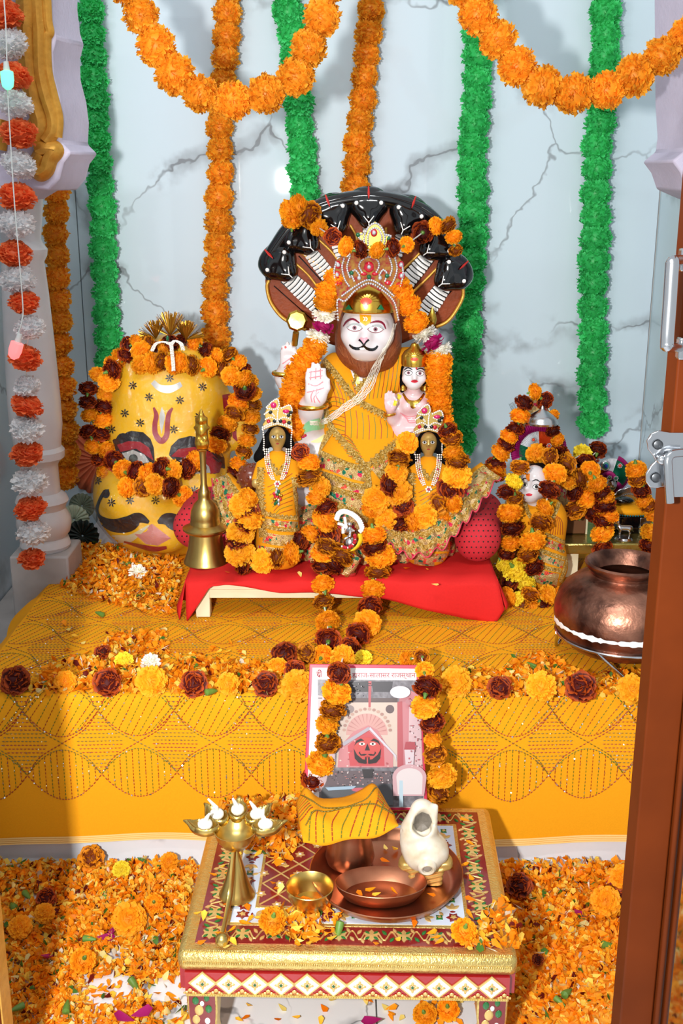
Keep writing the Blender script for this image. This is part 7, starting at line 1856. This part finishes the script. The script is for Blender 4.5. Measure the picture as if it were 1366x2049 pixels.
mb = MB(); mb.grid([[q0(x + dx, y + dx * .6, -.004 - .004 * math.sin(j)) for j, dx in enumerate((0, 60, 120, 180))] for x, y in cr([(760, 1460), (700, 1580), (600, 1740), (440, 1900)], 16)]); mb.build('hem', m_brocade, EF, angle=0, solid=.001)
# knobbly brown mace head behind the left figurine
pc = at(502, 955, 2.02); R = 28 * mpp(pc)
MH = thing('brown_mace', 'round knobbly brown mace head standing behind the left brass figurine', 'mace', V((pc.x, pc.y, BT + .004)))
MB().ball(pc, R, 20, 14).build('mace_head', mat('brown_gloss', '6b2f1a', .25, coat=.5), MH)
for i in range(40):
    a = i * 2.399; z = 1 - 2 * (i + .5) / 40; r = math.sqrt(1 - z * z)
    MB().ball(pc + V((r * math.cos(a), r * math.sin(a), z)) * R * .97, R * .14, 7, 5).build('knob', MATS['brown_gloss'], MH)
MB().tube([pc + V((0, 0, -R * .9)), V((pc.x, pc.y, BT + .004))], .008, 10).build('shaft', m_gold, MH)

# ------------------------------------------------------------------ loose blooms
def bloom(x, y, t, r, z, label, up=0.6, cat='flower', group=None, calyx=True, flip=False, dz=0.6):
    p = on(x, y, z); R = r * mpp(p)
    p = on(x, y, z + R * dz)
    d = ((CAM - p).normalized() * (1 - up) + V((U(-.25, .25), 0, up + U(-.1, .1)))).normalized()
    if flip: d = -d
    root = inst(FNAME[t], FL[t, RND.randrange(NV[t])], p, None, qz(d), R)
    tag(root, label, 'flower', group)
    if calyx: inst('calyx', CALYX, (0, 0, 0), root, None, 1.0, raw=True)
    return root
ZA = ALT + .006
row = [(32, 1362, 'd', 30), (131, 1364, 'o', 23), (214, 1366, 'd', 28), (303, 1363, 'l', 32), (388, 1367, 'd', 27), (457, 1368, 'l', 23), (533, 1369, 'd', 26), (595, 1372, 'l', 33)]
ordn = ['first', 'second', 'third', 'fourth', 'fifth', 'sixth', 'seventh', 'eighth']
for i, (x, y, t, r) in enumerate(row):
    bloom(x, y, t, r, ZA, '%s marigold on the altar edge, %s from the left in the row' % ('maroon' if t == 'd' else 'orange', ordn[i]), .25, group='marigold row along the altar edge')
row = [(912, 1364, 'l', 32), (1000, 1376, 'd', 24), (1083, 1374, 'l', 31), (1163, 1374, 'd', 31), (1265, 1378, 'l', 30)]
for i, (x, y, t, r) in enumerate(row):
    bloom(x, y, t, r, ZA, '%s marigold on the altar edge right of the picture, %s toward the copper pot' % ('maroon' if t == 'd' else 'orange', ordn[i]), .25, group='marigold row along the altar edge')
for x, y, t, r, lb in ((569, 1308, 'd', 25, 'maroon marigold lying behind the left top corner of the picture'), (612, 1308, 'm', 22, 'rust marigold touching the hanging strand above the picture'), (556, 1334, 'o', 20, 'orange marigold left of the picture corner among maroon blooms'), (590, 1342, 'd', 22, 'maroon marigold just outside the left top corner of the picture'),
                       (726, 1317, 'y', 18, 'small yellow marigold behind the top edge of the picture'), (248, 1322, 'y', 19, 'flattened yellow bloom among petals left on the altar'), (302, 1326, 'w', 20, 'white chrysanthemum among petals at left on the altar'), (276, 1146, 'w', 18, 'white chrysanthemum in the petals below the yellow head'), (205, 1305, 'd', 16, 'small maroon bloom in the petals at left on the altar')):
    bloom(x, y, t, r, ZA, lb, .5)
for x, y, t, r, lb, fl in ((545, 1842, 'o', 28, 'orange marigold lying face down by the brass bowl on the stool', True), (928, 1864, 'o', 27, 'orange marigold lying face down at the right front of the stool', True)):
    bloom(x, y, t, r, SZ + .004, lb, .55, flip=fl, dz=.75)
ZF = .012
for x, y, t, r, lb, fl in ((181, 1717, 'm', 26, 'dark rust marigold against the altar front at left', 0), (338, 1724, 'o', 19, 'orange marigold at the altar front near the lamp side of the stool', 0), (243, 1740, 'y', 18, 'yellow marigold near the altar front at left', 0), (92, 1796, 'd', 20, 'maroon marigold on the floor at far left', 0),
                           (89, 1828, 'o', 21, 'orange marigold on the shaded floor below the maroon one', 0), (40, 1855, 'o', 24, 'orange marigold on the floor at the far left edge', 0), (258, 1838, 'o', 34, 'large orange marigold on the floor left of the stool', 0), (166, 1922, 'o', 26, 'orange marigold face down on the floor at lower left', 1), (308, 1808, 'o', 20, 'orange marigold with green calyx on the floor beside the stool', 1),
                           (1212, 1803, 'o', 30, 'large orange marigold on the floor right of the stool', 0), (1246, 1756, 'o', 26, 'orange marigold on the floor beside the door', 0), (1038, 1772, 'd', 26, 'maroon marigold in the stool shadow at right', 0), (1076, 1920, 'd', 12, 'tiny maroon bloom on the petals right of the stool', 0), (1240, 1800, 'd', 20, 'maroon marigold beside the large orange one near the door', 0)):
    bloom(x, y, t, r, ZF + .008, lb, .35, flip=bool(fl))
for x, y, r, lb in ((850, 2030, 24, 'orange marigold face down on bare floor under the stool, left of a pair'), (896, 2020, 24, 'orange marigold face down on bare floor under the stool, right of a pair')):
    bloom(x, y, 'o', r, .002, lb, .4, flip=True, dz=.8)

# ------------------------------------------------------------------ petals
pal = [('ffa016', 38), ('f98a08', 16), ('ffb92e', 18), ('ffd95a', 13), ('f6e596', 6), ('6a160c', 3), ('efe6d0', 4), ('4c7a2a', 2)]
PAL = [lin(c) for c, w in pal for _ in range(w)]
def petal_shape(L_, W_, rnd):
    b = rnd.uniform(.05, .35) * L_
    return [(0, -L_ / 2, 0), (-W_ * .32, -L_ * .1, b * .4), (W_ * .32, -L_ * .1, b * .35), (-W_ * .5, L_ * .3, b * .9), (0, L_ * .2, 0), (W_ * .5, L_ * .3, b * .8), (0, L_ * .52, b * 1.1)], \
           [(0, 2, 4, 1), (1, 4, 3), (2, 5, 4), (3, 4, 6), (4, 5, 6)]
m_pet = mat('scattered_petals', 'ff9a10', .55, attr=True, trans=.3, spec=.25)
def petals(name, label, pts, parent=None, size=1.15, tilt=.7):
    """one mass of small petals; pts is a list of world points"""
    mb = MB(); C = []; r = random.Random(len(pts) + 3)
    for p in pts:
        c = r.choice(PAL); g = r.uniform(.8, 1.1)
        if c[0] > .8 and c[2] > .5 and r.random() < .8: L_, W_ = r.uniform(.012, .022), .0012      # pale slivers
        else: L_, W_ = r.uniform(.008, .016) * size, r.uniform(.005, .0095) * size
        vs, fs = petal_shape(L_, W_, r)
        q = Quaternion((0, 0, 1), r.uniform(0, 6.28)) @ Quaternion((1, 0, 0), r.gauss(0, tilt)) @ Quaternion((0, 1, 0), r.gauss(0, tilt))
        mb.add([V(p) + q @ V(v) for v in vs], fs)
        C += [(c[0] * g, c[1] * g, c[2] * g, 1)] * 7
    mb.c = C
    o = mb.build(name, m_pet, parent, angle=0)
    tag(o, label, 'petals', None, 'stuff')
    return o
def inpoly(x, y, P):
    c = False; j = len(P) - 1
    for i in range(len(P)):
        if (P[i][1] > y) != (P[j][1] > y) and x < (P[j][0] - P[i][0]) * (y - P[i][1]) / (P[j][1] - P[i][1]) + P[i][0]: c = not c
        j = i
    return c
def nz(x, y): return .5 + .25 * (math.sin(x * 31 + 1.7 * math.sin(y * 23)) + math.sin(y * 37 + 1.3 * math.sin(x * 29 + 2)))
def scatter(poly, n, z, hgt=.004, dens=None):
    out = []; x0 = min(p[0] for p in poly); x1 = max(p[0] for p in poly); y0 = min(p[1] for p in poly); y1 = max(p[1] for p in poly); t = 0
    W = [on(*p, z) for p in poly]; wx0, wx1 = min(p.x for p in W), max(p.x for p in W); wy0, wy1 = min(p.y for p in W), max(p.y for p in W)
    WP = [(p.x, p.y) for p in W]
    while len(out) < n and t < n * 30:
        t += 1; x, y = U(wx0, wx1), U(wy0, wy1)
        if not inpoly(x, y, WP): continue
        if dens and U(0, 1) > dens(x, y): continue
        out.append(V((x, y, z + .003 + U(0, 1) * hgt)))
    return out
# floor piles: low mounds covered in petals
def pile(name, label, X0, X1, Y0, Y1, hf_, n, dens):
    pts = []; t = 0
    while len(pts) < n and t < n * 20:
        t += 1; x, y = U(X0, X1), U(Y0, Y1); d = dens(x, y)
        if U(0, 1) > d: continue
        pts.append(V((x, y, .003 + hf_(x, y) * min(d, 1) * U(.35, 1.05))))
    petals(name, label, pts, tilt=.8)
def hole(x, y, hs): return min([1.0] + [max(0.03, (math.hypot((x - a) / rx, (y - b) / ry) - .55) * 1.5) for a, b, rx, ry in hs])
P_ = lambda x, y: (on(x, y, 0).x, on(x, y, 0).y)
hL = [P_(215, 1985) + (.045, .045), P_(62, 1808) + (.018, .018), P_(235, 1920) + (.02, .016), P_(100, 1885) + (.015, .012), P_(330, 1985) + (.04, .03)]
stl = lambda y: cFL.x + (cBL.x - cFL.x) * (y - cFL.y) / (cBL.y - cFL.y)
strr = lambda y: cFR.x + (cBR.x - cFR.x) * (y - cFR.y) / (cBR.y - cFR.y)
pile('floor_petals', 'loose orange and yellow petals heaped on the floor left of the stool', -.56, -.195, 1.10, 1.546, lambda x, y: .004 + .016 * max(0, (y - 1.2) / .34), 9500, lambda x, y: hole(x, y, hL) * (.35 + .65 * min(1, max(0, (y - 1.16) / .12))) * (1 if x < -.235 else .35))
pile('floor_petals', 'loose orange and yellow petals heaped on the floor right of the stool', .205, .56, 1.10, 1.548, lambda x, y: .008 + .012 * max(0, (y - 1.2) / .34), 8000, lambda x, y: 1.0 if x > .235 else .45)
bm_ = MB(); bm_.grid([[V((x, y, .001 + .010 * max(0, min(1, (x - .2) / .05)) * max(0, min(1, (1.548 - y) / .01)))) for x in np.linspace(.2, .56, 16)] for y in np.linspace(1.1, 1.548, 16)])
o = bm_.build('floor_petals', mat('crushed_petals', 'd97a0a', .8, var=.8, vscale=120, col2='f0b030'), None, angle=0); tag(o, 'bed of crushed petals under the heap right of the stool', 'petals', None, 'stuff')
petals('altar_petals', 'loose petals spread on the altar cloth before the yellow head', scatter([(128, 1092), (225, 1098), (352, 1098), (362, 1130), (352, 1235), (300, 1232), (240, 1215), (180, 1200), (120, 1180)], 2300, ALT + .004, .010, lambda x, y: .4 + .9 * nz(x * 1.3, y)), size=1.05)
petals('altar_petals', 'loose petals strewn along the altar edge left of the picture', scatter([(90, 1335), (200, 1322), (215, 1275), (330, 1270), (340, 1315), (470, 1330), (610, 1335), (610, 1392), (60, 1388)], 1700, ALT + .004, .007, lambda x, y: .3 + .9 * nz(x, y)))
petals('altar_petals', 'loose petals strewn along the altar edge right of the picture', scatter([(880, 1345), (1000, 1345), (1040, 1315), (1110, 1318), (1150, 1350), (1330, 1350), (1330, 1396), (880, 1394)], 1000, ALT + .004, .007, lambda x, y: .3 + .9 * nz(x, y)))
petals('stool_petals', 'loose petals heaped at the back left corner of the stool', scatter([(445, 1606), (600, 1600), (615, 1680), (560, 1740), (520, 1715), (450, 1690), (430, 1640)], 620, SZ + .002, .008, lambda x, y: .35 + .9 * nz(x * 2, y * 2)))
petals('stool_petals', 'loose petals by the brass bowl at the front of the stool', scatter([(560, 1822), (640, 1808), (690, 1850), (650, 1885), (570, 1890)], 110, SZ + .002, .005))
petals('stool_petals', 'loose petals at the front right corner of the stool', scatter([(960, 1830), (1010, 1800), (1045, 1880), (1030, 1905), (930, 1905), (960, 1870)], 130, SZ + .002, .006))
# single petals that can be told apart
PM = []
for i, c in enumerate(('ff9a10', 'f27c06', 'ffc23a', 'f6dc78')):
    r = random.Random(i); vs, fs = petal_shape(.0145, .0085, r)
    mm = mat('petal_' + c, c, .55, trans=.2, spec=.25); PM.append(MB().add(vs, fs).mesh('petal', mm, angle=0))
def single(p, label, group, sc=1.0):
    q = Quaternion((0, 0, 1), U(0, 6.28)) @ Quaternion((1, 0, 0), U(-.4, .4)) @ Quaternion((0, 1, 0), U(-.3, .3))
    o = inst('petal', PM[RND.choice((0, 0, 1, 2, 3))], p, None, q, sc * U(.8, 1.15)); tag(o, label, 'petal', group)
for p in scatter([(440, 1700), (560, 1700), (600, 1760), (560, 1850), (900, 1850), (930, 1640), (990, 1900), (370, 1900)], 60, SZ + .003, .001): single(p, 'loose orange marigold petal lying on the enamelled stool top', 'petals on the stool')
for p in scatter([(440, 1995), (970, 1995), (960, 2060), (450, 2060)], 26, 0.0, .001): single(p, 'loose marigold petal on the bare white floor under the stool', 'petals under the stool')
for p in scatter([(180, 1940), (330, 1960), (380, 2060), (160, 2060)], 46, 0.0, .001): single(p, 'loose marigold petal on the bare white floor left of the stool', 'petals on bare floor')
for p in scatter([(620, 1400), (600, 1300), (130, 1250), (110, 1330), (0, 1380)], 60, ALT + .004, .001): single(p, 'loose marigold petal on the embroidered altar cloth', 'petals on the altar cloth')
for i in range(9): a = U(0, 6.3); r_ = U(0, 28) * mpp(bowlc); single(bowlc + V((r_ * math.cos(a), r_ * math.sin(a), U(0, .005))), 'orange petal lying inside the small brass bowl', 'petals in the brass bowl')
for x, y in ((-14, 10), (-6, -8), (18, 4), (-30, -4)): single(dishc + V((x * dishk * 1.4, y * dishk * .8, .001)), 'orange petal lying inside the shallow copper dish', 'petals in the copper dish')
for x, y in ((636, 1725), (770, 1695), (790, 1700), (770, 1722), (862, 1790), (905, 1735)): single(on(x, y, zt_ + .004), 'orange petal lying on the copper tray', 'petals on the copper tray')
for x, y in ((600, 1150), (855, 1140), (455, 1145), (815, 1138), (870, 1170)): single(on(x, y, BT + .006), 'orange petal lying on the red cloth', 'petals on the red cloth')
MR = MB().add(*petal_shape(.030, .022, random.Random(5))).mesh('rose_petal', mat('rose_petal_magenta', 'a81668', .5, trans=.15), angle=0)
for x, y in ((248, 2040), (283, 2030), (210, 1878), (222, 1868), (97, 1915), (1165, 1832), (1220, 1768), (745, 2045)):
    tag(inst('rose_petal', MR, on(x, y, .016), None, Quaternion((0, 0, 1), U(0, 6)) @ Quaternion((1, 0, 0), U(-.6, .6)), U(.7, 1)), 'magenta rose petal lying among the marigold petals on the floor', 'petal', 'rose petals on the floor')
for zz_, L_, lb, gp_ in ((.016, [(50, 1787), (28, 1815), (208, 1790), (240, 1808), (1056, 1748), (1186, 1768), (45, 2012), (132, 2022), (1112, 1998), (1095, 1822), (250, 1745), (170, 1878), (262, 1960), (1208, 1890), (1130, 1990), (95, 1845)], 'green marigold calyx lying on the floor petals', 'loose green calyxes on the floor'), (ALT + .012, [(160, 1168), (205, 1230), (135, 1132), (415, 1385), (1070, 1335), (258, 1128), (340, 1180)], 'green marigold calyx lying on the altar cloth', 'loose green calyxes on the altar'),
                         (SZ + .012, [(680, 1848), (462, 1635), (508, 1658)], 'green marigold calyx lying on the stool', 'loose green calyxes on the stool')):
    for x, y in L_:
        p = on(x, y, zz_); tag(inst('calyx', CALYX, p, None, qz((U(-1, 1), U(-1, 1), U(-.2, .5))), U(.015, .021)), lb, 'calyx', gp_)

# small sets of look-alikes: tell each by its place
ORD = ['leftmost', 'second from the left', 'third from the left', 'fourth from the left', 'fifth from the left', 'sixth from the left', 'seventh from the left', 'eighth from the left', 'ninth from the left', 'tenth from the left',
       'eleventh from the left', 'twelfth from the left', 'thirteenth from the left', 'fourteenth from the left', 'fifteenth from the left', 'sixteenth from the left']
sets = {}
for o in COL.objects:
    if o.parent is None and o.get('group') and o.get('label') and o.get('category') in ('petal', 'calyx'): sets.setdefault(o['label'], []).append(o)
for lb, L_ in sets.items():
    if len(L_) <= 16:
        for i, o in enumerate(sorted(L_, key=lambda o: o.location.x / o.location.y)): o['label'] = lb + ', ' + (ORD[i] if i < len(L_) - 1 else 'rightmost')

# ------------------------------------------------------------------ small joined ornaments count as stuff; larger separate pieces become parts of their own
STUFF = {'rhinestones', 'red_gems', 'green_gems', 'clear_gems', 'pearl_necklace', 'necklace_stones', 'pearl_string', 'palm_lines', 'beard_strands', 'gold_lace', 'brocade_border', 'red_stitching', 'green_stitching', 'tinsel_fan', 'stud_ring', 'gold_relief', 'crown_relief', 'consort_drape_lines', 'hem_band', 'finger_dots', 'black_lines', 'arch_beading', 'star'}
SPLIT = {'gold_edging', 'green_inlay', 'eyebrows', 'eyelid_shade', 'moustache', 'consort_brows', 'eyes', 'eye_dots', 'forehead_mark_lines'}
def islands(me):
    n = len(me.vertices); par = list(range(n))
    def find(a):
        while par[a] != a: par[a] = par[par[a]]; a = par[a]
        return a
    for e in me.edges: par[find(e.vertices[0])] = find(e.vertices[1])
    g = {}
    for p in me.polygons: g.setdefault(find(p.vertices[0]), []).append(p.index)
    return list(g.values())
for o in list(COL.objects):
    if o.type != 'MESH' or o.parent is None: continue
    st_ = o.name.split('.')[0]
    if st_ in STUFF: o['kind'] = 'stuff'
    elif st_ in SPLIT and o.data.users == 1:
        isl = islands(o.data)
        if len(isl) < 2: continue
        src = o.data; V_ = [tuple(v.co) for v in src.vertices]; nm = {'eyebrows': 'eyebrow', 'consort_brows': 'eyebrow', 'forehead_mark_lines': 'forehead_mark_line'}.get(st_, st_)
        for i, fi in enumerate(isl):
            used = sorted({v for f in fi for v in src.polygons[f].vertices}); ix = {v: j for j, v in enumerate(used)}
            mb = MB(); mb.add([V_[v] for v in used], [[ix[v] for v in src.polygons[f].vertices] for f in fi])
            me = mb.mesh(nm, [m for m in src.materials], angle=0)
            if i == 0: o.data = me; o.name = nm
            else:
                o2 = bpy.data.objects.new(nm, me); COL.objects.link(o2); o2.parent = o.parent; o2.location = o.location
